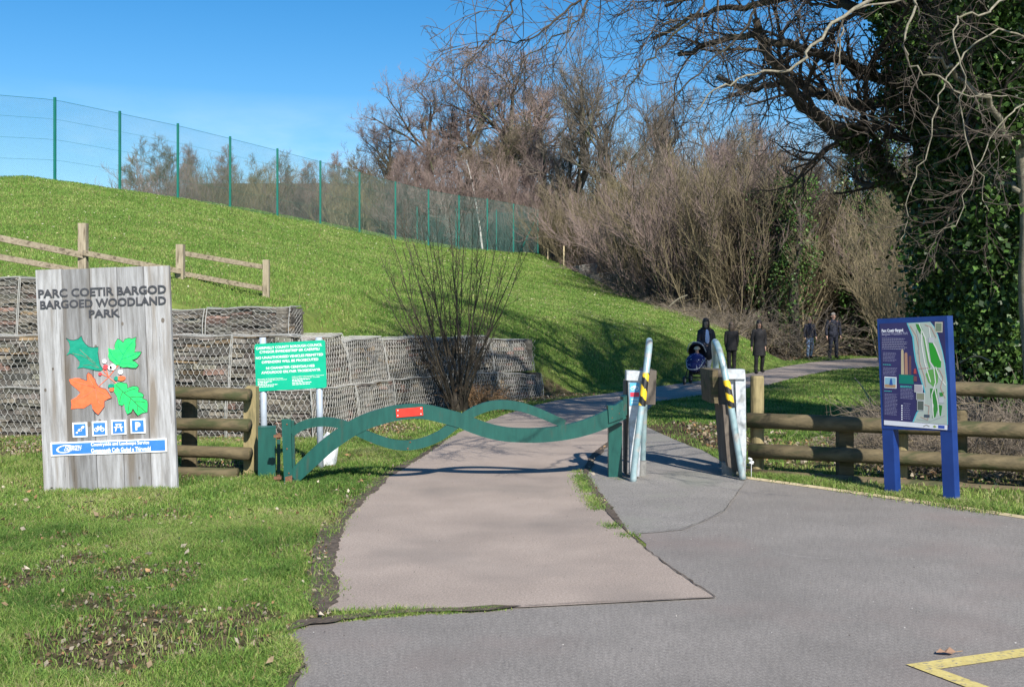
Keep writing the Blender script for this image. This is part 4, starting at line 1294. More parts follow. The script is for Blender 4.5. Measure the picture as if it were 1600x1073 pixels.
barB = [(458, 745), (472, 732), (490, 715), (510, 697), (530, 682), (550, 669), (570, 659), (590, 652), (612, 646), (632, 643), (650, 642), (668, 643.5), (688, 648), (705, 652.5), (722, 657.5), (742, 665.5), (765, 673), (790, 678), (815, 679.5), (840, 679.5), (865, 677.5), (890, 673.5), (912, 668), (932, 661), (952, 652), (972, 641)]
ribbon('curved_bar', barA, [13, 14, 14, 15, 15, 15, 14, 13], 0.055, 0.004)
ribbon('main_bar', barB, [22, 24, 24, 24, 23, 23, 23, 22, 23, 25, 27], 0.065, 0.0)
def gpoly(name, pts, y0, y1, m='green'):
    mb = MB(); mb.prism([GU(*p) for p in pts], y0, y1); return mb.build(name, M[m], gate)
gpoly('stile', [(440.5, 655), (455, 655), (457.5, 758), (445, 761)], -0.045, 0.045)
gpoly('stile', [(455.3, 657), (459.5, 657), (461.5, 750), (457.8, 752)], -0.02, 0.055, 'green_dark')
gpoly('latch_plate', [(948.5, 633), (960, 633), (972, 624.5), (972.5, 652), (950, 660)], -0.052, 0.038)
gpoly('latch_plate', [(973, 620), (979, 617), (979, 648), (973, 651)], -0.03, 0.12, 'green_dark')
red = gpoly('red_plate', [(618.5, 638.5), (660, 635), (661, 648), (619.5, 651.5)], -0.042, -0.034, 'red')
for p in ((621.5, 640.5), (657.5, 637.5), (621.5, 648.5), (657.5, 646)):
    u_, z_ = GU(*p); mb = MB(); mb.ball((u_, -0.043, z_), 0.007, 0.004, 0.007, 8, 5); mb.build('rivet', M['white'], red)
for py in (681, 746):
    u_, z_ = GU(440, py); mb = MB(); mb.box(u_ - 0.075, u_ - 0.001, -0.03, 0.03, z_ - 0.012, z_ + 0.012); mb.tube([(u_ - 0.03, 0, z_ - 0.03), (u_ - 0.03, 0, z_ + 0.03)], 0.017, 8); mb.build('hinge', M['rust'], gate)
gpoly('rust_patch', [(446, 744), (457, 741), (457.6, 759), (447, 761)], -0.0462, -0.0452, 'rust')
for p_ in ((449, 662), (449, 700), (452, 738), (955, 638), (966, 645), (955, 652), (641, 690), (637, 700)):
    u_, z_ = GU(*p_); mb = MB(); mb.ball((u_, -0.048 if p_[0] > 900 or p_[0] < 470 else -0.028, z_), 0.009, 0.006, 0.009, 8, 5); mb.build('bolt', M['rust'], gate)
# hinge post
def post(name, label, px0, px1, pt, Y, dep, m, yaw=0.0, cap=True):
    a, b_ = at(px0, pt, Y), at(px1, pt, Y)
    o = empty(name, ((a.x + b_.x) / 2, Y + dep / 2, 0), (0, 0, yaw)); tag(o, label, 'post')
    w2 = (b_.x - a.x) / 2
    mb = MB(); mb.box(-w2, w2, -dep / 2, dep / 2, -0.2, a.z - 0.012); mb.build('shaft', M[m], o)
    mb = MB(); mb.box(-w2 - 0.002, w2 + 0.002, -dep / 2 - 0.002, dep / 2 + 0.002, a.z - 0.0118, a.z); mb.build('cap', M[m], o)
    return o
hp = post('gate_post', 'square green steel hinge post left of the closed gate', 401, 428, 667, 11.18, 0.16, 'green', math.radians(12))
mb = MB(); mb.box(0.10, 0.135, -0.05, 0.05, 0.0, 0.42); mb.build('hinge_plate', M['green_dark'], hp)
post('gate_post', 'square green steel latch post carrying the free end of the gate', 951, 972, 661, 11.30, 0.12, 'green', 0.0)

# ---------------------------------------------------------------- motorcycle barriers
def world_prism(mb, pts, Y0_, Y1_, o):
    """outline given at depth Y0_, carried back to Y1_"""
    P = [at(px, py, Y0_) for px, py in pts]
    mb.prism([(p.x - o[0], p.z - o[2]) for p in P], Y0_ - o[1], Y1_ - o[1])
def tape(parent, P, r, o, turns=2.0):
    P = smoothline(P, 10); k = len(P); S = 20
    V, Q = tubes((P - np.array(o))[None], np.full((1, k), r + 0.002), S)
    i = np.repeat(np.arange(k), S); j = np.tile(np.arange(S), k)
    ph = (i / k * turns + j / S) % 1.0
    # paint per face so that the stripes stay crisp: separate verts
    Fv = V[Q].reshape(-1, 3); fi = np.arange(len(Q)); ii = fi // S; jj = fi % S
    ph = ((ii + 0.5) / (k - 1) * turns + (jj + 0.5) / S) % 1.0
    c = np.where((ph < 0.5)[:, None], np.array([[0.80, 0.52, 0.02]]), np.array([[0.012, 0.012, 0.012]]))
    mb = MB(); mb.add(Fv, np.arange(len(Fv)).reshape(-1, 4), c=np.repeat(c, 4, axis=0))
    mb.build('hazard_tape', M['vcol'], parent)
def barrier(label, o, chan, cap, side, blocks, tube, tapepts, base, mtube='tube'):
    root = empty('motorcycle_barrier', o); tag(root, label, 'barrier')
    mb = MB(); world_prism(mb, chan, 11.20, 11.30, o); mb.build('channel_post', M['galv'], root)
    mb = MB(); world_prism(mb, cap, 11.17, 11.33, o); mb.build('top_plate', M['galv'], root)
    mb = MB(); world_prism(mb, side, 11.24, 11.27, o); mb.build('side_plate', M['galv'], root)
    for pts, y0, y1, m in blocks:
        mb = MB(); world_prism(mb, pts, y0, y1, o); mb.build('width_panel', M[m], root)
    P = smoothline([tuple(at(*p)) for p in tube], 6) - np.array(o)
    mb = MB(); mb.tube(P, 0.034, 14); mb.build('bent_tube', M[mtube], root, True)
    tape(root, [tuple(at(*p)) for p in tapepts], 0.034, o)
    mb = MB(); mb.tube([(base[0] - o[0], base[1] - o[1], -0.02), (base[0] - o[0], base[1] - o[1], base[3])], base[2], 18); mb.build('rubber_foot', M['rubber'], root)
    return root
oL = (1.25, 11.25, 0)
kL = barrier('left motorcycle barrier with tilted tube, its blue sticker beside the gate latch', oL,
        [(982, 594), (1000, 594), (1001, 700), (999, 744), (985, 744)], [(979, 579), (1010, 580), (1009, 595), (979, 594)],
        [(1000.5, 595), (1009, 595), (1006, 640), (1000.5, 665)],
        [([(1009, 578), (1026, 579), (1024, 632), (1008, 632)], 11.45, 12.0, 'brownsteel'), ([(978, 595), (982, 595), (982, 640), (980, 742), (978, 742)], 11.31, 11.6, 'brownsteel')],
        [(989, 753, 11.00), (993, 712, 11.0), (998, 672, 11.0), (1002.5, 635, 11.02), (1007, 600, 11.05), (1011, 570, 11.1), (1014, 545, 11.2), (1014.5, 533, 11.36), (1013.5, 537, 11.56), (1011, 560, 11.8), (1008, 600, 12.0), (1006, 660, 12.15), (1004, 727, 12.25)],
        [(1002.6, 634, 11.02), (1005, 618, 11.03), (1007.5, 597, 11.05), (1009.5, 583, 11.075)], (1.36, 11.42, 0.052, 0.16))
oR = (2.32, 11.35, 0)
kR = barrier('right motorcycle barrier with bowed tube, beside the end of the log fence', oR,
        [(1149, 592), (1165, 592), (1166, 700), (1165, 747), (1158, 747), (1152, 680)], [(1136, 577), (1164, 577), (1165, 592), (1137, 592)],
        [(1139, 592.5), (1148.6, 592.5), (1148.6, 640), (1143, 636)],
        [([(1108.5, 578), (1122, 578), (1122, 630), (1112, 630)], 11.42, 12.0, 'log'), ([(1122.3, 578), (1137, 578), (1137, 632), (1122.3, 632)], 11.44, 11.9, 'brownsteel'),
         ([(1129, 632), (1148, 633), (1155, 738), (1137, 728)], 11.34, 11.8, 'brownsteel')],
        [(1161, 748, 11.10), (1155, 712, 11.1), (1149, 675, 11.1), (1143, 640, 11.1), (1138, 612, 11.12), (1133, 585, 11.15), (1127, 558, 11.2), (1121, 540, 11.35), (1117, 534, 11.55), (1116, 541, 11.8), (1118, 565, 12.0), (1120, 610, 12.1), (1124, 660, 12.2), (1129, 728, 12.2)],
        [(1143, 637, 11.1), (1140.5, 624, 11.105), (1138, 610, 11.12), (1135, 594, 11.135)], (2.30, 11.50, 0.085, 0.14))
# sticker on the left channel
fs = quad(at(984, 598, 11.19), at(999.5, 598, 11.19), at(999.5, 633, 11.19), at(984, 633, 11.19)); oLa = np.array(oL)
fk = lambda a, b_, d=0.0: fs(a, b_, d) - oLa
mb = MB()
qpoly(mb, fk, [(0, 0), (0, 1), (1, 1), (1, 0)], 0.0, c=(0.10, 0.42, 0.66), th=0.002)
st = mb.build('sticker', M['vcol'], kL)
q = MB()
qpoly(q, fk, [(.05, .42), (.05, .62), (.95, .62), (.95, .42)], 0.002, c=(0.62, 0.04, 0.08))
for cx_ in (.28, .72):
    tt = np.linspace(0, 2 * PI, 13); qline(q, fk, [(cx_ + .17 * math.cos(t), .24 + .075 * math.sin(t)) for t in tt], .012, 0.002, (0.85, .88, .9), 0.45)
qline(q, fk, [(.28, .24), (.42, .13), (.65, .13), (.72, .24)], .012, 0.0022, (0.85, .88, .9), 0.45); qline(q, fk, [(.42, .13), (.5, .24), (.65, .13)], .012, 0.0024, (0.85, .88, .9), 0.45)
for b0 in (.70, .76, .84, .90): qpoly(q, fk, [(.15, b0), (.15, b0 + .02), (.85, b0 + .02), (.85, b0)], 0.002, c=(.8, .86, .9))
q.build('print', M['vcol'], st)

# ---------------------------------------------------------------- blue map board
MBO = (3.755, 9.97, 0)
mo = empty('map_board', MBO, (0, math.radians(-2.5), math.radians(-46)))
tag(mo, 'dark blue information board with a park map on two blue posts', 'sign')
WB, ZB, ZT, TB = 0.335, 0.635, 1.665, 0.115
mb = MB(); mb.box(-WB, WB, -TB / 2, TB / 2, ZB, ZT); frm = mb.build('frame', M['board_blue'], mo)
for sx in (-1, 1):
    mb = MB(); c0_ = sx * (WB - 0.056); mb.box(c0_ - 0.054, c0_ + 0.054, -0.053, 0.053, -0.25, ZB - 0.001); mb.build('leg', M['board_blue'], mo)
def fb(a, b_, d=0.0):
    a = np.asarray(a, dtype=float); b_ = np.asarray(b_, dtype=float)
    return np.stack([-WB + 0.004 + a * (2 * WB - 0.008), np.full_like(a, -TB / 2) - d, ZT - 0.004 - b_ * (ZT - ZB - 0.008)], -1)
mb = MB(); mb.add(np.concatenate([fb([.035, .965, .965, .035], [.04, .04, .97, .97], 0.004), fb([.035, .965, .965, .035], [.04, .04, .97, .97], 0.0)]), [(3, 2, 1, 0), (0, 1, 5, 4), (1, 2, 6, 5), (2, 3, 7, 6), (3, 0, 4, 7)])
pan = mb.build('map_panel', M['board_navy'], mo)
def cb(x, y):
    v = (y - 110 + (x - 70) * 0.05) / 890.0; return ((x - (70 + 40 * v)) / (570 + 10 * v), v)
q = MB()
cyan = [(318, 138), (512, 127), (545, 165), (575, 230), (612, 350), (634, 450), (653, 600), (658, 800), (662, 925), (372, 925), (402, 850), (452, 780), (468, 680), (448, 620), (422, 540), (392, 440), (377, 350), (366, 250), (336, 180)]
mapp = [(328, 140), (510, 129), (540, 167), (570, 232), (606, 352), (628, 452), (648, 602), (652, 800), (656, 925), (384, 925), (414, 850), (464, 780), (479, 680), (459, 620), (434, 540), (404, 440), (389, 350), (379, 250), (348, 180)]
def cpoly(pts, d, c): qpoly(q, fb, [cb(*p) for p in pts], d, c=c, th=0.0006)
def cbox(x0, y0, x1, y1, d, c): cpoly([(x0, y0), (x0, y1), (x1, y1), (x1, y0)], d, c)
cpoly(cyan, 0.0046, (0.10, 0.42, 0.50)); cpoly(mapp, 0.0052, (0.36, 0.42, 0.38))
G_ = (0.03, 0.20, 0.03); G2 = (0.10, 0.30, 0.07)
for pts, c in (([(393, 143), (432, 150), (452, 192), (456, 232), (430, 222), (405, 182)], G_), ([(456, 215), (470, 240), (482, 290), (492, 360), (500, 430), (520, 480), (508, 500), (488, 430), (470, 330), (455, 250)], G2),
               ([(500, 288), (546, 298), (576, 370), (602, 430), (602, 482), (556, 486), (522, 442), (510, 370)], (0.02, 0.27, 0.02)), ([(500, 505), (582, 490), (578, 600), (548, 642), (500, 600), (478, 540)], G2),
               ([(515, 650), (572, 650), (582, 800), (562, 872), (533, 884), (548, 780), (520, 720)], G_), ([(580, 772), (616, 780), (606, 862), (584, 856)], G_), ([(590, 680), (630, 672), (620, 705), (595, 712)], G_)):
    cpoly(pts, 0.0058, c)
def cl(pts, wd, c): qline(q, fb, [cb(*p) for p in pts], wd, 0.0066, c, 0.62)
RC = (0.62, 0.63, 0.60); RB = (0.40, 0.24, 0.20)
for pts in ([(420, 140), (470, 250), (490, 350), (510, 440), (545, 490), (560, 600), (530, 700), (545, 880)], [(500, 160), (515, 250), (560, 330), (600, 430)], [(440, 200), (445, 320), (470, 450), (520, 600)], [(560, 480), (590, 560), (640, 620)], [(555, 650), (580, 760), (590, 860)]):
    cl(pts, .004, RC)
for pts in ([(350, 160), (400, 240), (420, 330), (430, 450), (470, 560), (480, 640)], [(470, 150), (520, 170), (560, 250)], [(400, 190), (425, 280), (415, 380)], [(590, 500), (620, 560), (600, 640), (640, 720)], [(470, 780), (510, 790), (500, 900), (440, 880)], [(420, 500), (500, 490)], [(410, 900), (520, 910), (640, 855)], [(590, 700), (630, 760)]):
    cl(pts, .0028, RB if rnd.random() < .4 else (0.30, 0.33, 0.34))
cbox(500, 250, 545, 290, .0074, (0.42, 0.44, 0.47)); cbox(585, 715, 625, 760, .0074, (0.42, 0.44, 0.47)); cbox(470, 858, 515, 880, .0074, (0.05, 0.07, 0.10))
cbox(130, 928, 658, 966, .0052, (0.62, 0.64, 0.70)); cbox(585, 934, 636, 958, .0060, (0.03, 0.07, 0.35)); cl([(465, 952), (490, 940), (515, 950)], .004, (0.3, 0.3, 0.25)); cpoly([(540, 948), (555, 936), (572, 948), (556, 958)], .0060, (0.25, 0.32, 0.08))
cbox(258, 552, 380, 624, .0052, (0.0, 0.16, 0.12)); cbox(550, 128, 610, 208, .0060, (0.50, 0.47, 0.38)); cbox(556, 136, 604, 200, .0066, (0.16, 0.20, 0.14))
cbox(133, 574, 236, 666, .0052, (0.75, 0.76, 0.78)); cbox(138, 580, 231, 660, .0060, (0.20, 0.38, 0.50)); cbox(138, 636, 231, 660, .0068, (0.36, 0.22, 0.12)); cpoly([(176, 640), (186, 590), (196, 585), (206, 640)], .0076, (0.02, 0.08, 0.30))
cpoly([(275, 550), (274, 360), (283, 345), (294, 360), (300, 550)], .0052, (0.42, 0.36, 0.24)); cpoly([(305, 550), (303, 380), (315, 372), (326, 380), (332, 550)], .0052, (0.34, 0.19, 0.13)); cpoly([(338, 550), (338, 400), (358, 400), (360, 550)], .0052, (0.12, 0.06, 0.07))
cpoly([(380, 540), (384, 500), (398, 500), (406, 540)], .0070, (0.35, 0.05, 0.05)); cbox(380, 560, 408, 600, .0070, (0.14, 0.05, 0.06))
for x0, y0, x1, y1, c in ((388, 626, 456, 686, (0.36, 0.33, 0.36)), (404, 688, 474, 746, (0.20, 0.21, 0.15)), (412, 750, 470, 830, (0.08, 0.10, 0.09))):
    cbox(x0, y0, x1, y1, .0080, (0.60, 0.62, 0.62)); cbox(x0 + 4, y0 + 4, x1 - 4, y1 - 4, .0088, c)
W_ = (0.75, 0.77, 0.85); W3 = (0.22, 0.22, 0.36)
def ct(s, x0, x1, y0, y1, bold, c):
    a0, b0 = cb(x0, y0); a1, b1 = cb(x1, y1); qtext(q, fb, s, a0, a1, b0, b1, .0050, bold, c)
ct('Parc Coetir Bargod', 108, 290, 190, 214, 0.03, W_); ct('Bargoed Woodland Park', 110, 330, 216, 238, 0.0, (0.35, 0.35, 0.5))
def para(x0, x1, y0, y1, step, c, hgt=3.5):
    y = y0
    while y < y1:
        x = x0; xe = x1 - rnd.uniform(0, (x1 - x0) * .15)
        while x < xe:
            wq = rnd.uniform(8, 22); cbox(x, y, min(x + wq, xe), y + hgt, .0050, c); x += wq + 4
        y += step
para(112, 325, 262, 350, 14, (0.34, 0.34, 0.46)); para(120, 235, 378, 455, 11, W3); para(120, 190, 474, 478, 8, (0.05, 0.45, 0.42), 5); para(122, 240, 500, 560, 11, W3)
para(132, 200, 688, 693, 9, (0.05, 0.45, 0.42), 5); para(135, 245, 712, 885, 11, W3); para(268, 370, 640, 650, 9, (0.05, 0.45, 0.42), 5); para(270, 380, 662, 745, 11, W3); para(262, 310, 566, 570, 9, W_, 4); para(296, 355, 780, 910, 17, W3)
for y in range(796, 912, 18): cbox(278, y, 288, y + 10, .0052, W_)
q.build('map_print', M['vcol'], pan)
# ---------------------------------------------------------------- bare trees and scrub
def unit(v):
    return v / (np.linalg.norm(v, axis=-1, keepdims=True) + 1e-9)

def kids(rg, P, R, n, K, length, ang, t0=0.25, t1=1.0, jit=0.25, up=0.0, rr=0.55, rend=0.35, lexp=0.5, rmin=0.0, out=0.0):
    """n children on each parent polyline; returns their points and radii"""
    N, Kp, _ = P.shape
    pi = np.repeat(np.arange(N), n)
    t = t0 + (t1 - t0) * (np.tile((np.arange(n) + 0.5) / n, N) + rg.uniform(-0.4, 0.4, N * n) / n)
    t = np.clip(t, 0, 0.999) * (Kp - 1)
    i = t.astype(int); f = (t - i)[:, None]
    base = P[pi, i] * (1 - f) + P[pi, i + 1] * f
    rad = R[pi, i] * (1 - f[:, 0]) + R[pi, i + 1] * f[:, 0]
    d = unit(P[pi, i + 1] - P[pi, i])
    az = rg.normal(size=d.shape)
    side = unit(az - (az * d).sum(1, keepdims=True) * d)
    a = np.radians(ang) * rg.uniform(0.65, 1.3, len(pi))[:, None]
    d = unit(d * np.cos(a) + side * np.sin(a))
    plen = np.linalg.norm(P[:, 1:] - P[:, :-1], axis=2).sum(1)[pi]
    tt = t / (Kp - 1)
    Ls = length * (1 - lexp * tt) * rg.uniform(0.6, 1.25, len(pi)) * (plen / (plen.mean() + 1e-9)) ** 0.6
    Q = np.empty((len(pi), K, 3)); Q[:, 0] = base
    st = Ls[:, None] / (K - 1)
    for k in range(1, K):
        d = unit(d + rg.normal(size=d.shape) * jit / math.sqrt(K - 1) + np.array([0, 0, up / (K - 1)]))
        Q[:, k] = Q[:, k - 1] + d * st
    r0 = np.maximum(rad * rr, rmin)
    RR = r0[:, None] * np.linspace(1, rend, K)[None]
    return Q, np.maximum(RR, rmin * 0.6)

def tree_meshes(name, seed, H=14, trunk_r=0.22, limbs=12, limb_len=6.5, limb_ang=42, t0=0.22, spread_up=0.5, n2=7, l2=2.6, n3=7, l3=1.1, n4=6, l4=0.55, fork=False, tw=0.009, jit=0.35, lean=0.4, tiers=4):
    rg = np.random.default_rng(seed)
    K = 9
    z = np.linspace(-0.3, H * 0.82, K)
    wob = np.cumsum(rg.normal(size=(K, 2)) * 0.22 * H / 14, axis=0); wob -= wob[0]
    dr = rg.uniform(-lean, lean, 2)
    T = np.stack([wob[:, 0] + dr[0] * z / H * 2, wob[:, 1] + dr[1] * z / H * 2, z], 1)[None]
    RT = (trunk_r * np.linspace(1.12, 0.22, K) ** 1.0)[None]
    P1, R1 = kids(rg, T, RT, limbs, 8, limb_len, limb_ang, t0, 0.98, jit, spread_up, 0.55, 0.3, 0.45)
    P2, R2 = kids(rg, P1, R1, n2, 6, l2, 40, 0.2, 1.0, jit * 1.1, spread_up * 0.7, 0.6, 0.35, 0.4, tw)
    P3, R3 = kids(rg, P2, R2, n3, 5, l3, 42, 0.15, 1.0, jit * 1.1, spread_up * 0.5, 0.6, 0.4, 0.35, tw)
    wood = [(T, RT, 9), (P1, R1, 6), (P2, R2, 4)]
    fine = [(P3, R3, 3)]
    if n4:
        P4, R4 = kids(rg, P3, R3, n4, 3, l4, 38, 0.1, 1.0, jit, spread_up * 0.4, 0.7, 0.6, 0.3, tw)
        fine.append((P4, R4, 3))
    out = []
    for nm, parts in (('trunk', wood), ('crown', fine)):
        mb = MB()
        for P, R, S in parts:
            V, Q = tubes(P, R, S); mb.add(V, Q)
        out.append(fastmesh(nm, np.concatenate(mb.V), np.concatenate(mb.Q), None, None, nm == 'trunk'))
    return out

def shrub_meshes(seed, stems=26, H=5.0, spread=0.55, base_r=0.6, n2=12, l2=1.2, n3=6, l3=0.5, sr=0.028, tw=0.007, arch=0.2, jit=0.3, K=9, upk=0.8):
    rg = np.random.default_rng(seed)
    a = rg.uniform(0, 2 * PI, stems); r = base_r * np.sqrt(rg.uniform(0, 1, stems))
    d = unit(np.stack([np.cos(a) * spread * rg.uniform(0.1, 1.2, stems), np.sin(a) * spread * rg.uniform(0.1, 1.2, stems), np.ones(stems)], 1))
    Ls = H * rg.uniform(0.55, 1.1, stems)
    P = np.empty((stems, K, 3)); P[:, 0] = np.stack([np.cos(a) * r, np.sin(a) * r, np.full(stems, -0.15)], 1)
    for k in range(1, K):
        d = unit(d + rg.normal(size=d.shape) * jit / math.sqrt(K) + np.stack([np.cos(a), np.sin(a), -np.ones(stems)], 1) * arch / K * (k / K) * 2)
        P[:, k] = P[:, k - 1] + d * Ls[:, None] / (K - 1)
    R = (sr * rg.uniform(0.6, 1.3, stems))[:, None] * np.linspace(1, 0.25, K)[None]
    P2, R2 = kids(rg, P, R, n2, 5, l2, 30, 0.2, 1.0, 0.3, upk, 0.55, 0.4, 0.4, tw)
    P3, R3 = kids(rg, P2, R2, n3, 3, l3, 35, 0.15, 1.0, 0.3, upk * 0.6, 0.6, 0.6, 0.3, tw)
    mb = MB(); V, Q = tubes(P, R, 5); mb.add(V, Q)
    m1 = fastmesh('stems', np.concatenate(mb.V), np.concatenate(mb.Q))
    mb = MB()
    for P_, R_ in ((P2, R2), (P3, R3)):
        V, Q = tubes(P_, R_, 3); mb.add(V, Q)
    return [m1, fastmesh('twigs', np.concatenate(mb.V), np.concatenate(mb.Q))]

def leaves_mesh(rg, C, size, cols, up=0.2):
    """one small folded leaf at each centre C (N,3)"""
    N = len(C)
    a = unit(rg.normal(size=(N, 3))); b_ = unit(np.cross(a, rg.normal(size=(N, 3))))
    s = (size * rg.uniform(0.45, 1.55, N))[:, None]
    V = np.stack([C - a * s, C + b_ * s * 0.75 , C + a * s * 1.1, C - b_ * s * 0.75], 1).reshape(-1, 3)
    Q = np.arange(N * 4).reshape(-1, 4)
    c = cols[rg.integers(0, len(cols), N)] * rg.uniform(0.7, 1.3, (N, 1))
    return fastmesh('leaves', V, Q, None, np.repeat(c, 4, axis=0))
IVYC = np.array([(0.028, 0.065, 0.014), (0.045, 0.10, 0.02), (0.075, 0.15, 0.03), (0.11, 0.19, 0.045), (0.022, 0.05, 0.014)])

def setm(meshes, mats):
    for me, m in zip(meshes, mats): me.materials.clear(); me.materials.append(M[m])
def plant(kind, meshes, names, mats, label, cat, x, y, group=None, rz=0.0, s=1.0, sz=1.0, z=None, tilt=(0, 0)):
    """places a tree whose parts share mesh data; one material set per mesh set"""
    zz = hz(x, y) if z is None else z
    o = empty(kind, (x, y, zz - 0.02), (tilt[0], tilt[1], rz)); o.scale = (s, s, s * sz)
    tag(o, label, cat, group)
    for me, nm in zip(meshes, names):
        link(nm, me, o)
    return o

def variants(fn, seeds, mats, **k):
    out = []
    for sd in seeds:
        ms = fn(sd, **k); setm(ms, mats); out.append(ms)
    return out
tm = lambda sd, **k: tree_meshes('t', sd, **k)
oaks = variants(tm, (1, 2), ('bark', 'twig_red'), H=13, trunk_r=0.42, limbs=15, limb_len=7.5, limb_ang=52, n2=9, l2=2.9, n3=8, l3=1.25, n4=6, l4=0.65, tw=0.0100, jit=0.5)
talls = variants(tm, (3, 4), ('bark', 'twig_grey'), H=17, trunk_r=0.36, limbs=16, limb_len=7.4, limb_ang=33, t0=0.15, spread_up=0.8, n2=8, l2=2.7, n3=7, l3=1.1, n4=6, l4=0.6, tw=0.0092, jit=0.35)
mids = variants(tm, (5, 6), ('bark', 'twig_olive'), H=10, trunk_r=0.16, limbs=16, limb_len=4.6, limb_ang=40, t0=0.12, spread_up=0.6, n2=9, l2=1.9, n3=8, l3=0.9, n4=6, l4=0.5, tw=0.009, jit=0.45)
midr = variants(tm, (7, 8), ('bark', 'twig_red'), H=10, trunk_r=0.15, limbs=16, limb_len=4.2, limb_ang=34, t0=0.10, spread_up=0.8, n2=9, l2=1.8, n3=8, l3=0.9, n4=6, l4=0.55, tw=0.0095, jit=0.4)
thick = variants(shrub_meshes, (11, 12, 13), ('twig_tan', 'twig_olive'), stems=40, H=6.0, spread=0.26, base_r=1.6, n2=13, l2=1.5, n3=7, l3=0.7, sr=0.026, tw=0.0072, jit=0.36, arch=0.0)
thickr = variants(shrub_meshes, (14, 15), ('bark', 'twig_red'), stems=36, H=6.0, spread=0.32, base_r=1.3, n2=14, l2=1.4, n3=8, l3=0.7, sr=0.026, tw=0.008, jit=0.5)
brush = variants(shrub_meshes, (16, 17), ('twig_tan', 'twig_grey'), stems=50, H=2.4, spread=1.5, base_r=0.9, n2=9, l2=0.7, n3=5, l3=0.3, sr=0.011, tw=0.0045, arch=1.6, upk=0.2)
TN = ('trunk', 'crown'); SN = ('stems', 'twigs')

def px_x(px, Y): return (px - CX) / F * Y
used = {}
def nth(key):
    used[key] = used.get(key, 0) + 1
    k = used[key]
    return ords[k - 1] if k <= len(ords) else f'number {k}'
def row(kind, sets, names, spec, label, cat, group, hpx=None):
    """spec: (px, Y, top row) sorted from left to right; scales each to reach its top row"""
    for i, (px, Y, top) in enumerate(spec):
        ms = sets[i % len(sets)]
        x = px_x(px, Y); z0 = hz(x, Y)
        hh = CH + (HY - top) / F * Y - z0
        base = ms[0]['H'] if 'H' in ms[0] else None
        s = hh / base
        plant(kind, ms, names, None, label.format(nth(label)), cat, x, Y, group, rnd.uniform(0, 6.28), s * rnd.uniform(0.97, 1.03), 1.0)
def meas(sets):
    for ms in sets:
        zs = np.empty(len(ms[1].vertices) * 3, dtype=np.float32); ms[1].vertices.foreach_get('co', zs)
        ms[0]['H'] = float(np.percentile(zs[2::3], 98.0))
for s_ in (oaks, talls, mids, midr, thick, thickr, brush): meas(s_)

# beyond the mesh fence, on the far side of the platform
row('bare_tree', mids + midr, TN, [(222, 92, 238), (262, 88, 222), (300, 96, 232), (345, 90, 236), (392, 94, 250), (436, 88, 246), (478, 95, 256), (518, 90, 244), (560, 86, 240), (598, 92, 236)],
    'bare brownish tree behind the tall green mesh fence, {} from the left', 'tree', 'bare trees behind the mesh fence')
row('bare_shrub', thickr + thick, SN, [(238, 84, 262), (290, 82, 268), (330, 85, 262), (375, 81, 275), (420, 84, 268), (462, 82, 278), (505, 84, 272), (545, 80, 280), (585, 82, 270)],
    'leafless thicket bush low behind the green mesh fence, {} from the left', 'shrub', 'thicket bushes behind the mesh fence')
# the big oaks in the middle
row('oak_tree', oaks, TN, [(612, 95, 180), (662, 92, 128), (735, 94, 92), (795, 90, 88), (850, 98, 105)], 'large spreading bare oak with reddish twigs against the sky, {} from the left', 'tree', 'large oaks in the middle distance')
row('bare_tree', midr + mids, TN, [(632, 84, 232), (690, 84, 215), (745, 84, 205), (805, 84, 200), (850, 82, 210), (890, 80, 235)], 'reddish brown bare tree under the large oaks, {} from the left', 'tree', 'reddish trees under the oaks')
row('bare_shrub', thickr, SN, [(625, 80, 262), (665, 79, 270), (705, 80, 258), (750, 79, 265), (795, 79, 262), (840, 77, 268), (872, 74, 300), (905, 72, 320)], 'dense reddish thicket at the far end of the mesh fence, {} from the left', 'shrub', 'reddish thickets at the fence end')
# birches with pale trunks
row('tall_tree', talls, TN, [(900, 76, 48), (958, 73, 78), (1010, 80, 118), (1058, 82, 128), (1118, 84, 150), (1178, 82, 168)], 'tall slender bare tree right of the oaks, {} from the left', 'tree', 'tall slender trees by the oaks')
# scrub at the edge of the bank, from the top down towards the path
row('bare_shrub', thick + thickr, SN, [(868, 69, 318), (900, 68, 300), (932, 67, 290), (962, 64, 300), (992, 60.5, 318), (1018, 58, 310), (1040, 55, 290), (1065, 54, 270), (1092, 51.5, 255), (1120, 50, 262), (1150, 49, 250), (1182, 49.5, 272), (1212, 50, 282), (1245, 54, 300), (1280, 56, 305), (1318, 56, 300), (1355, 56, 320), (1395, 50, 310), (1440, 47, 300)],
    'pale stemmed leafless thicket along the edge of the wood, {} from the left', 'shrub', 'thickets along the edge of the wood')
row('bare_shrub', brush, SN, [(985, 56, 425), (1010, 53, 440), (1040, 50, 455), (1068, 48, 468), (1098, 46.5, 480), (1130, 45.5, 478), (1160, 46, 482), (1192, 47, 478), (1225, 52, 490), (1255, 55, 500), (1290, 56, 498), (1330, 56, 500), (1370, 52, 502), (1420, 52, 500)],
    'low pale bramble tangle at the foot of the wood, {} from the left', 'bramble', 'bramble tangles at the foot of the wood')
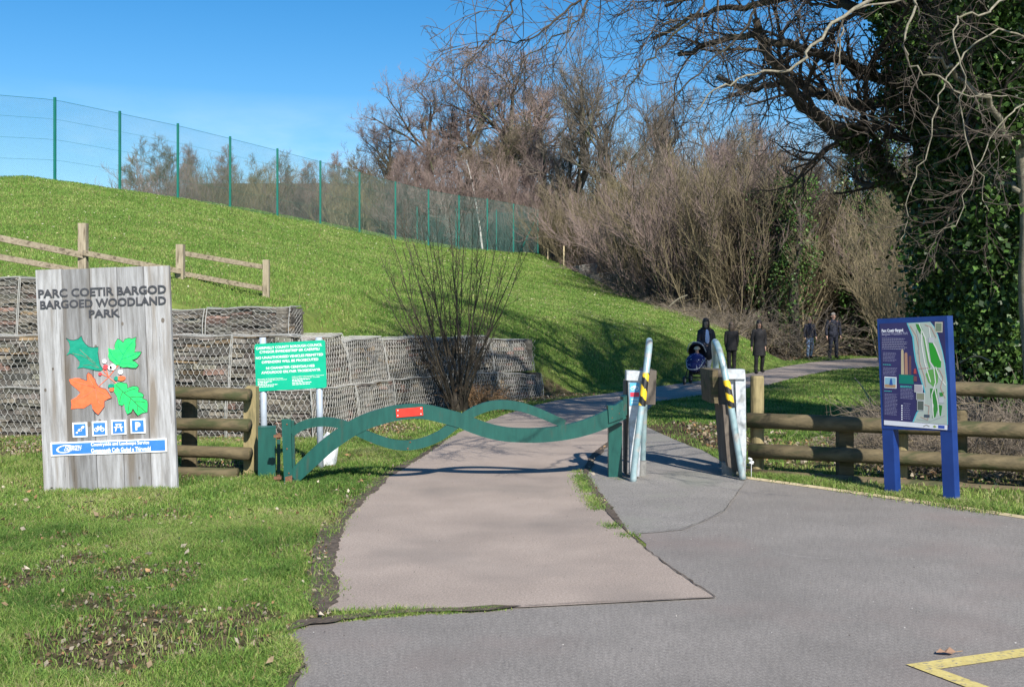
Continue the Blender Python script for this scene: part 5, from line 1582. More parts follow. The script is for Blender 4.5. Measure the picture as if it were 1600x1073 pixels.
# trees standing in the wood behind
row('bare_tree', mids + talls + midr, TN, [(935, 78, 255), (975, 74, 215), (1025, 70, 215), (1062, 66, 215), (1105, 68, 235), (1150, 62, 220), (1195, 66, 235), (1235, 60, 235), (1275, 66, 255), (1320, 60, 285), (1365, 64, 280), (1410, 58, 250), (1460, 60, 220), (1520, 56, 190)],
    'bare woodland tree standing behind the pale thickets, {} from the left', 'tree', 'woodland trees behind the thickets')
row('bare_shrub', thickr + thick, SN, [(950, 84, 345), (1000, 82, 330), (1050, 80, 325), (1100, 78, 315), (1150, 76, 310), (1200, 74, 320), (1250, 74, 325), (1300, 72, 330), (1350, 70, 330), (1400, 68, 330), (1460, 66, 320), (1520, 62, 310), (1580, 60, 300)],
    'brown thicket deep in the wood behind the path, {} from the left', 'shrub', 'thickets deep in the wood')
row('bare_tree', oaks + midr, TN, [(1030, 100, 245), (1090, 104, 232), (1150, 100, 228), (1215, 104, 235), (1280, 100, 270), (1350, 102, 285), (1430, 98, 260)],
    'hazy purple-brown bare tree farthest back in the wood, {} from the left', 'tree', 'farthest trees of the wood')

row('bare_tree', mids + talls, TN, [(1008, 59, 255), (1048, 55.5, 262), (1088, 53, 235), (1128, 51.5, 248), (1170, 51.5, 240), (1205, 52.5, 262), (1262, 53, 250), (1300, 54, 268), (1352, 51, 255), (1400, 50, 240)],
    'bare tree rising through the pale thickets, {} from the left', 'tree', 'trees rising through the thickets')
# white birch stems by the end of the mesh fence
for (pts, Y, lab) in (([(756, 382), (748, 345), (741, 305), (735, 275), (729, 250)], 77, 'slim white birch stem behind the mesh fence, the left of a pair'), ([(797, 350), (792, 320), (786, 295), (781, 275), (776, 258)], 80, 'slim white birch stem behind the mesh fence, the right of a pair')):
    W = [at(px, py, Y) for px, py in pts]; x, y_ = W[0].x, W[0].y; z0 = hz(x, y_)
    o = empty('birch_tree', (x, y_, z0)); tag(o, lab, 'tree', 'pair of birches')
    P = smoothline([(x, y_, z0 - 0.3)] + [tuple(v) for v in W[1:]], 4) - np.array([x, y_, z0])
    mb = MB(); R = np.linspace(0.09, 0.03, len(P)); mb.tube(P, R, 7); mb.build('trunk', M['birch'], o, True)
    rg = np.random.default_rng(int(Y))
    P2, R2 = kids(rg, P[None], R[None], 26, 6, 2.2, 40, 0.35, 1.0, 0.3, 0.3, 0.5, 0.4, 0.5, 0.008)
    P3, R3 = kids(rg, P2, R2, 9, 4, 0.9, 38, 0.1, 1.0, 0.3, -0.3, 0.6, 0.5, 0.3, 0.008)
    mb = MB()
    for a, b_ in ((P2, R2), (P3, R3)): V, Q = tubes(a, b_, 3); mb.add(V, Q)
    mb.build('crown', M['twig_red'], o)

# the multi-stemmed shrub in front of the gabion wall
def shrub_front():
    Y = 19.3; x0 = px_x(716, Y)
    o = empty('leafless_shrub', (x0, Y, 0)); tag(o, 'leafless many-stemmed shrub growing at the foot of the gabion wall', 'shrub')
    rg = np.random.default_rng(99)
    ends = [(612, 362), (600, 420), (628, 350), (640, 372), (655, 340), (668, 352), (683, 345), (700, 338), (712, 352), (722, 345), (736, 340), (748, 372), (760, 380), (775, 392), (796, 392), (812, 398), (818, 415), (636, 415), (615, 452), (596, 470), (690, 395), (745, 430), (780, 440), (655, 430), (668, 470), (640, 500), (770, 480), (705, 430), (728, 405), (748, 505), (780, 512), (640, 385), (676, 375), (720, 372)]
    PP = []; RR = []
    for px, py in ends:
        yy = rg.uniform(-1.1, 0.9)
        e = np.array(tuple(at(px + (px - 712) * 0.06, py - 22, Y + yy))) - np.array([x0, Y, 0])
        b_ = np.array([rg.uniform(-0.12, 0.14), rg.uniform(-0.1, 0.1), -0.05])
        # rises steeply from the stool then leans outwards
        kx = rg.uniform(0.16, 0.42); c1 = b_ + np.array([e[0] * kx, e[1] * kx, e[2] * 0.30]); c2 = b_ + np.array([e[0] * (kx + .38), e[1] * (kx + .38), e[2] * 0.62])
        t = np.linspace(0, 1, 10)[:, None]
        P = (1 - t) ** 3 * b_ + 3 * (1 - t) ** 2 * t * c1 + 3 * (1 - t) * t * t * c2 + t ** 3 * e
        P[1:-1] += rg.normal(size=(8, 3)) * 0.018
        PP.append(P); RR.append(np.linspace(rg.uniform(0.012, 0.022), 0.0042, 10))
    P = np.array(PP); R = np.array(RR)
    mb = MB(); V, Q = tubes(P, R, 6); mb.add(V, Q)
    mb.tube([(0.02, 0, -0.1), (-0.02, 0, 0.12), (-0.10, 0.02, 0.35)], [0.13, 0.10, 0.05], 9); mb.tube([(0.08, 0, -0.1), (0.10, 0, 0.15), (0.12, 0, 0.4)], [0.10, 0.08, 0.04], 8)
    mb.build('stems', M['twig_shrub'], o, True)
    P2, R2 = kids(rg, P, R, 9, 6, 0.66, 30, 0.25, 0.98, 0.3, 0.3, 0.5, 0.4, 0.35, 0.0036)
    P3, R3 = kids(rg, P2, R2, 3, 4, 0.30, 32, 0.2, 0.95, 0.2, 0.3, 0.7, 0.6, 0.3, 0.0032)
    mb = MB()
    for a, b_ in ((P2, R2), (P3, R3)): V, Q = tubes(a, b_, 3); mb.add(V, Q)
    mb.build('twigs', M['twig_shrub'], o)
shrub_front()
def bracken(x, y, n, H, label, seed):
    rg = np.random.default_rng(seed)
    a = rg.uniform(-0.6, 3.4, n); sp = rg.uniform(0.1, 0.75, n)
    P = np.zeros((n, 6, 3)); d = unit(np.stack([np.cos(a) * sp, np.sin(a) * sp * 0.6, np.ones(n)], 1))
    P[:, 0] = np.stack([rg.normal(size=n) * 0.16, rg.normal(size=n) * 0.1, np.full(n, -0.02)], 1)
    for k in range(1, 6):
        d = unit(d + rg.normal(size=d.shape) * 0.1 + np.stack([np.cos(a), np.sin(a), -1.2 * np.ones(n)], 1) * 0.05 * k)
        P[:, k] = P[:, k - 1] + d * (H * rg.uniform(0.6, 1.1, n) / 5)[:, None]
    mb = MB(); V, Q = tubes(P, np.linspace(0.007, 0.003, 6)[None] * np.ones((n, 1)), 3); mb.add(V, Q)
    P2, R2 = kids(rg, P, np.full((n, 6), 0.004), 10, 3, 0.16, 50, 0.3, 1.0, 0.2, -0.4, 0.9, 0.9)
    V, Q = tubes(P2, R2 * 1.3, 3); mb.add(V, Q)
    return tag(mb.build('bracken_clump', M['bracken'], loc=(x, y, 0)), label, 'bracken')
p_ = px_x(748, 19.6); bracken(p_, 19.5, 90, 0.72, 'orange-brown dead fern clump against the shrub base', 5)

# ---------------------------------------------------------------- ivy-clad trees
def ivy_tree(label, trunk, r0, r1, limbs, ivy_n, ivy_r, seed, leaf=0.05, ivyspec=None, bark='bark_dark', twig='twig_dark', kd=(9, 2.2, 8, 1.0, 6, 0.45), tw=0.006, name='ivy_clad_tree', group=None, ivt=(0.0, 1.0), up=0.2, ljit=0.03, dark=(), kdm={}):
    """trunk and limbs: world polylines; kd: children numbers and lengths"""
    rg = np.random.default_rng(seed)
    o0 = np.array(trunk[0]); o = empty(name, tuple(o0)); tag(o, label, 'tree', group)
    T = smoothline(trunk, 4) - o0
    mb = MB(); dk = MB(); mb.tube(T, np.linspace(r0, r1, len(T)), 12)
    LP = []
    for L_ in limbs:
        ra, rb = L_[0], L_[1]
        P = smoothline(L_[2], 4) - o0
        P[1:-1] += rg.normal(size=(len(P) - 2, 3)) * ljit
        (dk if len(LP) in dark else mb).tube(P, np.linspace(ra, rb, len(P)), 8); LP.append((P, np.linspace(ra, rb, len(P))))
    mb.build('trunk', M[bark], o, True)
    if dark: dk.build('limbs', M['bark_dark'], o, True)
    mt = MB()
    for li, (P, R) in enumerate(LP):
        n1, l1, n2, l2, n3, l3 = kdm.get(li, kd)
        A, RA = kids(rg, P[None], R[None], n1, 7, l1, 48, 0.12, 1.0, 0.5, up, 0.45, 0.35, 0.4, tw * 1.6)
        B, RB_ = kids(rg, A, RA, n2, 5, l2, 42, 0.15, 1.0, 0.45, up, 0.6, 0.4, 0.35, tw)
        C, RC_ = kids(rg, B, RB_, n3, 4, l3, 42, 0.1, 1.0, 0.4, up, 0.7, 0.6, 0.3, tw * 0.8)
        for a, b_, s_ in ((A, RA, 5), (B, RB_, 4), (C, RC_, 3)): V, Q = tubes(a, b_, s_); mt.add(V, Q)
    mt.build('twigs', M[twig], o)
    if ivy_n:
        t = rg.uniform(ivt[0], ivt[1], ivy_n) * (len(T) - 1); i = np.minimum(t.astype(int), len(T) - 2); f = (t - i)[:, None]
        c = T[i] * (1 - f) + T[i + 1] * f
        a = rg.uniform(0, 2 * PI, ivy_n)
        lump = 0.55 + 0.9 * vnoise(a * 1.6 + 9, c[:, 2] + 50, 0.7, seed) * (0.6 + 0.8 * vnoise(a * 0.5 + 3, c[:, 2] + 20, 1.7, seed + 1))
        r = ivy_r * lump * np.clip(rg.normal(0.9, 0.16, ivy_n), 0.3, 1.4)
        C = c + np.stack([np.cos(a) * r, np.sin(a) * r, rg.normal(size=ivy_n) * 0.08], 1)
        if ivyspec:
            ex = []
            for (P, n, rr_) in ivyspec:
                P = smoothline(P, 4) - o0
                t = rg.uniform(0, 1, n) * (len(P) - 1); i = np.minimum(t.astype(int), len(P) - 2); f = (t - i)[:, None]
                cc = P[i] * (1 - f) + P[i + 1] * f
                ex.append(cc + unit(rg.normal(size=(n, 3))) * (rr_ * rg.uniform(0.5, 1.1, n) * (0.5 + vnoise(t * 3, t * 0 + 5, 1.0, 7)))[:, None])
            C = np.concatenate([C] + ex)
        me = leaves_mesh(rg, C, leaf, IVYC); me.materials.append(M['ivy']); link('ivy_leaves', me, o)
    return o
def W(*pts): return [tuple(at(*p)) for p in pts]
# the big ivy-covered tree on the right
Yt = 16.5
ivy_tree('massive ivy-covered tree right of centre, its dark limbs reaching left over the wood', [(px_x(1515, Yt), Yt, -0.3)] + W((1510, 480, Yt), (1500, 330, Yt), (1478, 200, Yt), (1452, 80, Yt), (1425, -60, Yt), (1415, -260, Yt)), 0.42, 0.22,
    [(.15, .05, W((1462, 330, Yt), (1400, 290, 16.2), (1350, 235, 16.0), (1290, 195, 15.6), (1245, 150, 15.2), (1205, 90, 15), (1180, 30, 14.8))),
     (.12, .03, W((1455, 180, Yt), (1400, 160, 16.8), (1340, 163, 17), (1285, 145, 17.2), (1235, 128, 17.5), (1180, 135, 17.8), (1120, 120, 18))),
     (.10, .03, W((1450, 130, Yt), (1395, 128, 16), (1340, 105, 15.5), (1280, 85, 15), (1215, 65, 14.6), (1140, 60, 14.2), (1060, 85, 14))),
     (.11, .03, W((1440, 60, Yt), (1390, 30, 17), (1330, 10, 17.5), (1260, -10, 18), (1180, 10, 18.5), (1100, 20, 19), (1020, 60, 19.4))),
     (.08, .02, W((1430, 20, Yt), (1370, -10, 15.5), (1300, -30, 14.8), (1210, -30, 14), (1120, -10, 13.4), (1040, 10, 13))),
     (.06, .02, W((1478, 230, Yt), (1420, 222, 15.8), (1370, 202, 15.2), (1310, 200, 14.8))),
     (.07, .02, W((1480, 240, Yt), (1540, 180, 15.8), (1600, 120, 15.3), (1680, 60, 15))),
     (.08, .02, W((1425, -60, Yt), (1350, -120, 16), (1250, -160, 15.6), (1140, -150, 15.2), (1040, -100, 15))),
     (.08, .02, W((1425, -80, Yt), (1480, -150, 16), (1560, -180, 15.6), (1660, -170, 15.2))),
     (.10, .02, [(6.2, 16.5, 5.8), (7.4, 15.6, 8.2), (8.8, 15.0, 10.5), (10.2, 14.6, 12.0)]), (.10, .02, [(6.1, 16.5, 6.2), (5.0, 17.0, 8.4), (3.8, 17.8, 10.2), (2.6, 18.6, 11.2)]),  # from here on: unseen limbs above the frame, added to shade bank and path
     (.10, .02, [(6.1, 16.5, 6.6), (6.4, 18.4, 8.8), (7.0, 20.4, 10.6), (7.6, 22.4, 11.6)]), (.10, .02, [(6.0, 16.5, 7.0), (6.8, 16.8, 9.6), (8.6, 17.6, 11.4), (10.6, 18.6, 12.4)]),
     (.09, .02, [(6.0, 16.5, 6.8), (4.8, 15.2, 8.6), (3.4, 14.2, 9.8), (2.0, 13.6, 10.2)]), (.09, .02, [(6.1, 16.5, 6.0), (8.2, 17.6, 7.8), (10.4, 18.8, 9.0), (12.6, 20.0, 9.8)]),
     (.09, .02, [(6.2, 16.5, 6.5), (8.4, 18.4, 9.0), (10.6, 20.4, 10.6), (12.6, 22.0, 11.4)]), (.09, .02, [(6.2, 16.5, 6.4), (7.4, 19.6, 8.6), (8.4, 22.6, 10.2), (9.2, 25.0, 11.0)]), (.09, .02, [(6.3, 16.5, 6.0), (9.6, 15.6, 8.6), (12.6, 15.8, 10.4), (14.6, 16.0, 11.2)]), (.09, .02, [(6.3, 16.4, 5.8), (7.6, 14.4, 7.8), (9.8, 13.2, 9.2), (12.2, 12.8, 10.4)])],
    66000, 0.56, 21, 0.034, [(W((1462, 330, Yt), (1400, 290, 16.2), (1350, 235, 16.0), (1310, 205, 15.7)), 3000, 0.20), (W((1440, 60, Yt), (1400, 30, 17), (1440, -60, 17)), 3000, 0.38),
                             (W((1520, 560, 16), (1540, 420, 15.8), (1545, 300, 15.6), (1560, 200, 15.6)), 26000, 0.85), (W((1470, 300, 16.5), (1475, 420, 16.4), (1470, 560, 16.4)), 12000, 0.5), (W((1580, 600, 16), (1590, 400, 15.8), (1570, 150, 15.6), (1560, -20, 15.6)), 26000, 0.85)],
    kd=(10, 1.7, 7, 0.85, 6, 0.42), tw=0.0056, kdm={i: (20, 2.7, 12, 1.4, 9, 0.65) for i in range(9, 19)})  # added upper limbs twigged densely to deepen their shade
Yt = 13.6
ivy_tree('ivy-covered tree with a bare pale trunk at the right edge of the picture', [(px_x(1622, Yt), Yt, -0.3)] + W((1612, 560, Yt), (1604, 450, Yt), (1606, 330, Yt), (1594, 200, Yt), (1578, 80, Yt), (1570, -40, Yt), (1560, -200, Yt)), 0.11, 0.07,
    [(.05, .015, W((1592, 230, Yt), (1550, 170, 13.2), (1500, 120, 12.8), (1450, 90, 12.4))), (.05, .015, W((1578, 80, Yt), (1530, 30, 14), (1470, -10, 14.3), (1400, -20, 14.6))),
     (.04, .012, W((1595, 300, Yt), (1560, 290, 13.9), (1520, 310, 14.2), (1480, 350, 14.3))), (.05, .015, W((1575, 20, Yt), (1620, -30, 13), (1680, -60, 12.6)))],
    9000, 0.36, 22, 0.036, [(W((1570, 300, 14), (1560, 420, 14.2), (1550, 520, 14.3)), 7000, 0.45), (W((1580, 160, 13.8), (1550, 60, 14), (1540, -40, 14.2)), 9000, 0.6), (W((1470, 420, 15), (1500, 300, 15), (1530, 200, 15), (1520, 80, 15)), 9000, 0.6)],
    bark='bark_pale', kd=(8, 1.3, 7, 0.7, 5, 0.35), tw=0.005, ivt=(0.55, 1.0))
for (px, Y, top, iy0, iy1, rad, n, lab) in ((1243, 46, 255, 505, 300, 0.8, 3200, 'ivy-covered tree standing behind the walking couple'), (1210, 47.5, 275, 500, 380, 0.9, 2800, 'ivy-smothered low tree left of the walking couple'),
                                            (1338, 49, 230, 560, 430, 0.7, 6000, 'dark leaning tree with ivy at its foot, left of the map board'), (1385, 47.5, 160, 560, 300, 0.6, 5000, 'slim ivy-wrapped tree directly above the map board')):
    x = px_x(px, Y); z0 = hz(x, Y)
    trunk = [(x, Y, z0 - 0.3)] + W((px - 3, (500 + top) / 2 + 60, Y), (px + 6, (500 + top) / 2, Y), (px, top + 40, Y), (px + 4, top, Y))
    limbs = [(.07, .02, W((px, top + 120 - 20 * k, Y), (px + sg * 25, top + 90 - 22 * k, Y + 0.5), (px + sg * 50, top + 55 - 20 * k, Y + 1))) for k, sg in enumerate((-1, 1, -1, 1))]
    ivy_tree(lab, trunk, 0.24 if Y > 40 else 0.17, 0.06, limbs, n, rad, 30 + px % 7, 0.055, None, kd=(8, 2.0, 7, 0.9, 5, 0.45), tw=0.008, ivt=(0.05, 0.85 if Y > 40 else 0.7))

# the tree whose trunk stands outside the frame on the right, its pale branches hanging into view
to = (7.6, 10.6)
ivy_tree('overhanging tree whose pale bare branches droop into the picture from the upper right', [(to[0], to[1], -0.3), (7.5, 10.5, 1.5), (7.3, 10.3, 3.2), (7.0, 10.0, 4.8), (6.6, 9.8, 6.4)], 0.24, 0.12,
    [(0.0201, 0.0045, [(7.1, 10.1, 4.2), (5.8, 9.2, 4.9)] + W((1500, -60, 8.4), (1400, -15, 8.2), (1318, 24, 8.0), (1270, 72, 7.9), (1232, 110, 7.8), (1180, 116, 7.7), (1130, 135, 7.6), (1085, 175, 7.6))),
     (0.0125, 0.0032, [(7.1, 10.1, 4.4), (5.9, 9.0, 5.0)] + W((1480, -20, 8.0), (1432, 15, 7.8), (1412, 62, 7.7), (1425, 100, 7.7), (1470, 125, 7.6), (1510, 150, 7.6), (1560, 150, 7.6), (1640, 160, 7.6))),
     (0.0107, 0.0029, [(7.0, 10.0, 4.9), (6.2, 9.0, 4.8)] + W((1600, -10, 8.0), (1545, 22, 7.8), (1500, 25, 7.7), (1490, 60, 7.6), (1505, 120, 7.5), (1505, 190, 7.5), (1530, 280, 7.5), (1545, 330, 7.5))),
     (0.0100, 0.0029, [(7.0, 10.0, 4.6), (6.0, 9.6, 4.4)] + W((1640, 60, 9.2), (1560, 50, 9.0), (1500, 95, 8.9), (1470, 150, 8.8), (1450, 230, 8.8), (1425, 290, 8.8), (1415, 350, 8.8), (1412, 380, 8.8))),
     (0.0198, 0.0034, [(6.9, 9.9, 5.2), (4.6, 8.9, 5.8), (2.6, 8.6, 5.6)] + W((1120, -120, 8.6), (1030, -60, 8.6), (960, -30, 8.6), (900, 6, 8.6), (869, 31, 8.6), (834, 58, 8.6), (795, 64, 8.6), (758, 67, 8.6))),
     (0.0189, 0.0030, [(6.9, 9.9, 5.3), (4.4, 8.4, 5.9), (2.2, 8.2, 5.7)] + W((1040, -90, 8.2), (960, -50, 8.2), (890, -20, 8.2), (830, -20, 8.2), (803, 0, 8.2), (790, 34, 8.2), (762, 64, 8.2), (737, 77, 8.2), (716, 78, 8.2))),
     (0.0198, 0.0034, [(6.9, 9.9, 5.0), (4.8, 9.2, 5.5), (3.2, 9.0, 5.3)] + W((1180, -80, 9.0), (1120, -20, 9.0), (1090, 20, 9.0), (1040, 70, 9.0), (1005, 105, 9.0), (975, 150, 9.0), (950, 200, 9.0))),
     (0.0178, 0.0034, [(6.9, 9.9, 5.1), (5.0, 9.6, 5.7), (3.6, 9.6, 5.6)] + W((1250, -80, 9.6), (1190, -10, 9.6), (1160, 50, 9.6), (1105, 100, 9.6), (1060, 150, 9.6), (1030, 200, 9.6), (985, 250, 9.6))),
     (0.0149, 0.0030, [(6.7, 9.8, 5.9), (4.6, 9.4, 6.6), (2.2, 9.2, 6.4)] + W((1010, -160, 9.2), (960, -80, 9.2), (930, -20, 9.2), (905, 30, 9.2), (865, 60, 9.2), (820, 92, 9.2), (800, 97, 9.2))),
     (0.0109, 0.0030, [(5.3, 9.0, 4.9)] + W((1440, -10, 9.0), (1330, 20, 9.0), (1315, 60, 9.0), (1312, 120, 9.0), (1316, 165, 9.0))),
     (0.0086, 0.0022, [(6.9, 9.9, 4.0)] + W((1660, 200, 9.0), (1600, 165, 8.8), (1560, 200, 8.7), (1520, 270, 8.6), (1500, 340, 8.6), (1450, 370, 8.6))),
     (0.0900, 0.0200, [(6.9, 9.9, 5.2), (5.6, 10.8, 6.6), (3.8, 12.0, 7.6), (2.2, 13.2, 8.1), (0.8, 14.4, 8.3)]), (0.0900, 0.0200, [(6.8, 9.9, 5.6), (5.8, 11.4, 7.4), (4.6, 13.4, 8.4), (3.2, 15.6, 9.0)]), (0.0800, 0.0200, [(6.7, 9.8, 6.0), (4.8, 10.4, 7.4), (3.0, 11.0, 8.0), (1.0, 11.8, 8.2)]),  # these and the next: out-of-view limbs, added to cast shade on the gabion wall
     (0.0900, 0.0200, [(6.6, 9.8, 6.4), (5.0, 12.2, 7.9), (3.7, 13.4, 8.3), (2.5, 11.8, 8.2), (1.4, 9.6, 8.0)]), (0.0900, 0.0200, [(6.6, 9.8, 6.4), (4.4, 9.6, 8.0), (2.6, 10.6, 8.6), (1.6, 12.4, 8.7)])],
    0, 0, 77, bark='bark_pale', twig='twig_over', kd=(16, 0.95, 6, 0.42, 4, 0.14), tw=0.0026, name='overhanging_tree', up=-0.25, ljit=0.012, dark=(4, 5, 6, 7, 8, 11, 12, 13, 14, 15), kdm={i: (7, 0.75, 4, 0.34, 3, 0.12) for i in (0, 1, 2, 3, 9, 10)} | {i: (20, 1.9, 12, 0.95, 8, 0.45) for i in (11, 12, 13, 14, 15)})

# scrub between the path and the log fence
row('bare_shrub', brush, SN, [(1420, 15.5, 625), (1475, 14, 628), (1530, 13.5, 612), (1590, 13.0, 615), (1500, 16, 600), (1560, 16, 590), (1620, 14, 590), (1440, 18, 605), (1455, 12.6, 655), (1510, 12.2, 650), (1570, 11.9, 655), (1405, 13, 678)],
    'dry bramble tangle on the ground behind the log fence, {} placed', 'bramble', 'bramble tangles behind the log fence')
row('bare_shrub', thick, SN, [(1395, 50, 330), (1440, 40, 320), (1470, 34, 310), (1520, 30, 290), (1590, 26, 260), (1660, 24, 240), (1345, 55, 370)],
    'leafless thicket between the far path and the ivy trees, {} placed', 'shrub', 'thickets right of the far path')
# long fallen or leaning sticks
for i, (a, b_, r, lab) in enumerate((((1335, 590, 22), (1370, 650, 16), .010, 'thin fallen stick lying on grass behind the log fence, left of the map board'), ((1500, 566, 14), (1552, 566, 13.6), .010, 'thin pale stick level with the map board, right of it'),
                                     ((1245 - 200 + 0, 479, 46), (1074, 461, 46), .025, 'pale bowed stick poking from the scrub at the bank edge'))):
    A, B = at(*a), at(*b_); mid_ = (A + B) / 2 + Vector((0, 0, 0.08))
    P = smoothline([tuple(A), tuple(mid_), tuple(B)], 4) - np.array(tuple(A)); mb = MB(); mb.tube(P, r, 5)
    tag(mb.build('stick', M['bark_pale'], loc=tuple(A)), lab, 'stick')
# ---------------------------------------------------------------- grass and fallen leaves
def blades(name, X, Y, hgt, wid, cols, seed, lean=0.5, soil=None):
    rg = np.random.default_rng(seed); N = len(X)
    Z = height(X, Y)
    a = rg.uniform(0, 2 * PI, N); h = hgt * rg.uniform(0.5, 1.35, N); w_ = wid * rg.uniform(0.7, 1.3, N)
    la = rg.uniform(0, 2 * PI, N); lm = lean * rg.uniform(0.1, 1.0, N) * h
    B = np.stack([X, Y, Z - 0.005], 1)
    s = np.stack([np.cos(a), np.sin(a), np.zeros(N)], 1) * w_[:, None]
    mid = B + np.stack([np.cos(la) * lm * 0.35, np.sin(la) * lm * 0.35, h * 0.6], 1)
    tip = B + np.stack([np.cos(la) * lm, np.sin(la) * lm, h * (1 - 0.15 * lean)], 1)
    V = np.stack([B - s, B + s, mid + s * 0.75, mid - s * 0.75, tip], 1).reshape(-1, 3)
    i = np.arange(N)[:, None] * 5
    Q = i + np.array([[0, 1, 2, 3]]); T = i + np.array([[3, 2, 4]])
    nn = vnoise(X, Y, 0.9, 31) * 0.6 + vnoise(X, Y, 0.25, 32) * 0.4
    k = np.clip((nn + rg.normal(size=N) * 0.20 - 0.08) * len(cols), 0, len(cols) - 1).astype(int)
    c = cols[k] * rg.uniform(0.75, 1.25, (N, 1))
    dry = rg.uniform(size=N) < 0.07
    c = np.where(dry[:, None], np.array([0.30, 0.26, 0.12]) * rg.uniform(0.6, 1.2, (N, 1)), c)
    me = fastmesh(name, V, Q, T, np.repeat(c, 5, axis=0)); me.materials.append(M['blade'])
    return tag(link(name, me), kind='stuff')
GC = np.array([(0.078, 0.15, 0.030), (0.115, 0.215, 0.042), (0.17, 0.285, 0.055), (0.23, 0.32, 0.072), (0.29, 0.34, 0.11), (0.36, 0.34, 0.17)])
HC = np.array([(0.12, 0.215, 0.040), (0.155, 0.27, 0.048), (0.19, 0.295, 0.065), (0.24, 0.32, 0.08), (0.29, 0.335, 0.11)])
def gmask(X, Y, pad_path=True, keep=0.05):
    on = inpoly(X, Y, path_poly) | inpoly(X, Y, carpark_poly) | inpoly(X, Y, foot_poly)
    P = np.stack([X, Y], 1); d, arc = sdist(P, TOE)
    wall = (d > -0.02) & (d < np.where(X > -3.28, 0.80, 1.45)) & (arc < ARC_W)
    lm = litter_mask(X, Y)
    return ~on & ~wall & (np.random.default_rng(3).uniform(size=X.shape) > lm * (1 - keep))
def scatter(n, x0, x1, y0, y1, seed, dens=None):
    rg = np.random.default_rng(seed)
    X = rg.uniform(x0, x1, n); Y = rg.uniform(y0, y1, n)
    vis = (np.abs(X) < 0.52 * Y + 0.4)
    if dens is not None: vis &= rg.uniform(size=n) < dens(X, Y)
    X, Y = X[vis], Y[vis]
    k = gmask(X, Y)
    return X[k], Y[k]
X, Y = scatter(420000, -4.6, 0.2, 4.4, 9.0, 1)
blades('grass', X, Y, 0.040 + 0.030 * sstep(0.5, 0.8, vnoise(X, Y, 0.35, 41)), 0.0022, GC, 1, 1.1)
X, Y = scatter(420000, -7.6, 2.5, 9.0, 15.2, 2)
blades('grass', X, Y, 0.050 + 0.035 * sstep(0.5, 0.8, vnoise(X, Y, 0.35, 41)), 0.0034, GC, 2, 1.0)
X, Y = scatter(90000, 1.2, 8.5, 8.0, 20.0, 3)
blades('grass', X, Y, 0.055, 0.0045, GC, 3, 1.0)
X, Y = scatter(480000, -3.0, 15, 15.0, 50.0, 4, lambda x, y: np.clip(20 / y, 0, 1))
blades('grass', X, Y, 0.042 + 0.0004 * Y, 0.003 + 0.00018 * Y, GC, 4, 0.9)
X, Y = scatter(900000, -24, 9, 15.5, 75.0, 5, lambda x, y: np.clip((24 / y) ** 1.2, 0, 1))
P_ = np.stack([X, Y], 1); d_, a_ = sdist(P_, TOE); k = d_ > 0.12; X, Y = X[k], Y[k]
blades('grass', X, Y, 0.048 + 0.0006 * Y, 0.003 + 0.00026 * Y, HC, 5, 0.8)
# tufts creeping over the edges of the tarmac
def edge_tufts(pts, n, wd, h, seed):
    rg = np.random.default_rng(seed)
    P = np.array([gp(*p) for p in pts]); sg_ = np.linalg.norm(np.diff(P, axis=0), axis=1); cs_ = np.concatenate([[0], np.cumsum(sg_)])
    s = rg.uniform(0, cs_[-1], n); cl_ = vnoise(s, s * 0 + seed, 0.22, seed); s = s[cl_ > 0.35]
    i = np.clip(np.searchsorted(cs_, s, side='right') - 1, 0, len(sg_) - 1); t = ((s - cs_[i]) / sg_[i])[:, None]
    Q = P[i] + t * (P[i + 1] - P[i]) + rg.normal(size=(len(s), 2)) * wd
    blades('grass', Q[:, 0], Q[:, 1], h, 0.003, GC, seed, 1.2)
edge_tufts([(903, 738), (912, 760), (930, 790), (948, 815), (965, 832), (985, 840)], 5000, 0.045, 0.045, 51)
edge_tufts([(440, 990), (475, 977), (560, 967), (640, 960), (720, 956), (800, 951)], 4500, 0.018, 0.028, 52)
edge_tufts([(512, 956), (515, 925), (505, 890), (512, 850), (535, 805), (566, 772), (595, 747), (645, 716), (695, 686)], 5000, 0.05, 0.04, 53)
edge_tufts([(420, 1090), (452, 1045), (436, 990)], 5000, 0.03, 0.055, 54)
edge_tufts([(1170, 742), (1290, 758), (1400, 775), (1500, 790), (1600, 806)], 16000, 0.10, 0.07, 55)
edge_tufts([(945, 748), (975, 750), (960, 745)], 260, 0.03, 0.02, 56)
# daisies and leaf flecks on the bank, leaves on the lawn and the wood floor
def fallen(name, X, Y, size, cols, seed, lift=0.02, flat=0.5):
    rg = np.random.default_rng(seed); N = len(X)
    C = np.stack([X, Y, height(X, Y) + lift * rg.uniform(0.6, 1.8, N)], 1)
    n = unit(np.stack([rg.normal(size=N) * flat, rg.normal(size=N) * flat, np.ones(N)], 1))
    a = unit(np.cross(n, rg.normal(size=(N, 3)))); b_ = np.cross(n, a); s = (size * rg.uniform(0.5, 1.4, N))[:, None]
    cur = n * s * 0.35 * rg.uniform(-0.3, 1, (N, 1))
    V = np.stack([C - a * s + cur, C - a * s * .2 + b_ * s * 0.62, C + a * s + cur, C - a * s * .1 - b_ * s * 0.62, C], 1).reshape(-1, 3)
    i = np.arange(N)[:, None] * 5
    T = np.concatenate([i + np.array([[0, 4, 1]]), i + np.array([[1, 4, 2]]), i + np.array([[2, 4, 3]]), i + np.array([[3, 4, 0]])])
    c = cols[rg.integers(0, len(cols), N)] * rg.uniform(0.6, 1.25, (N, 1))
    me = fastmesh(name, V, None, T, np.repeat(c, 5, axis=0)); me.materials.append(M['litter'])
    return tag(link(name, me), kind='stuff')
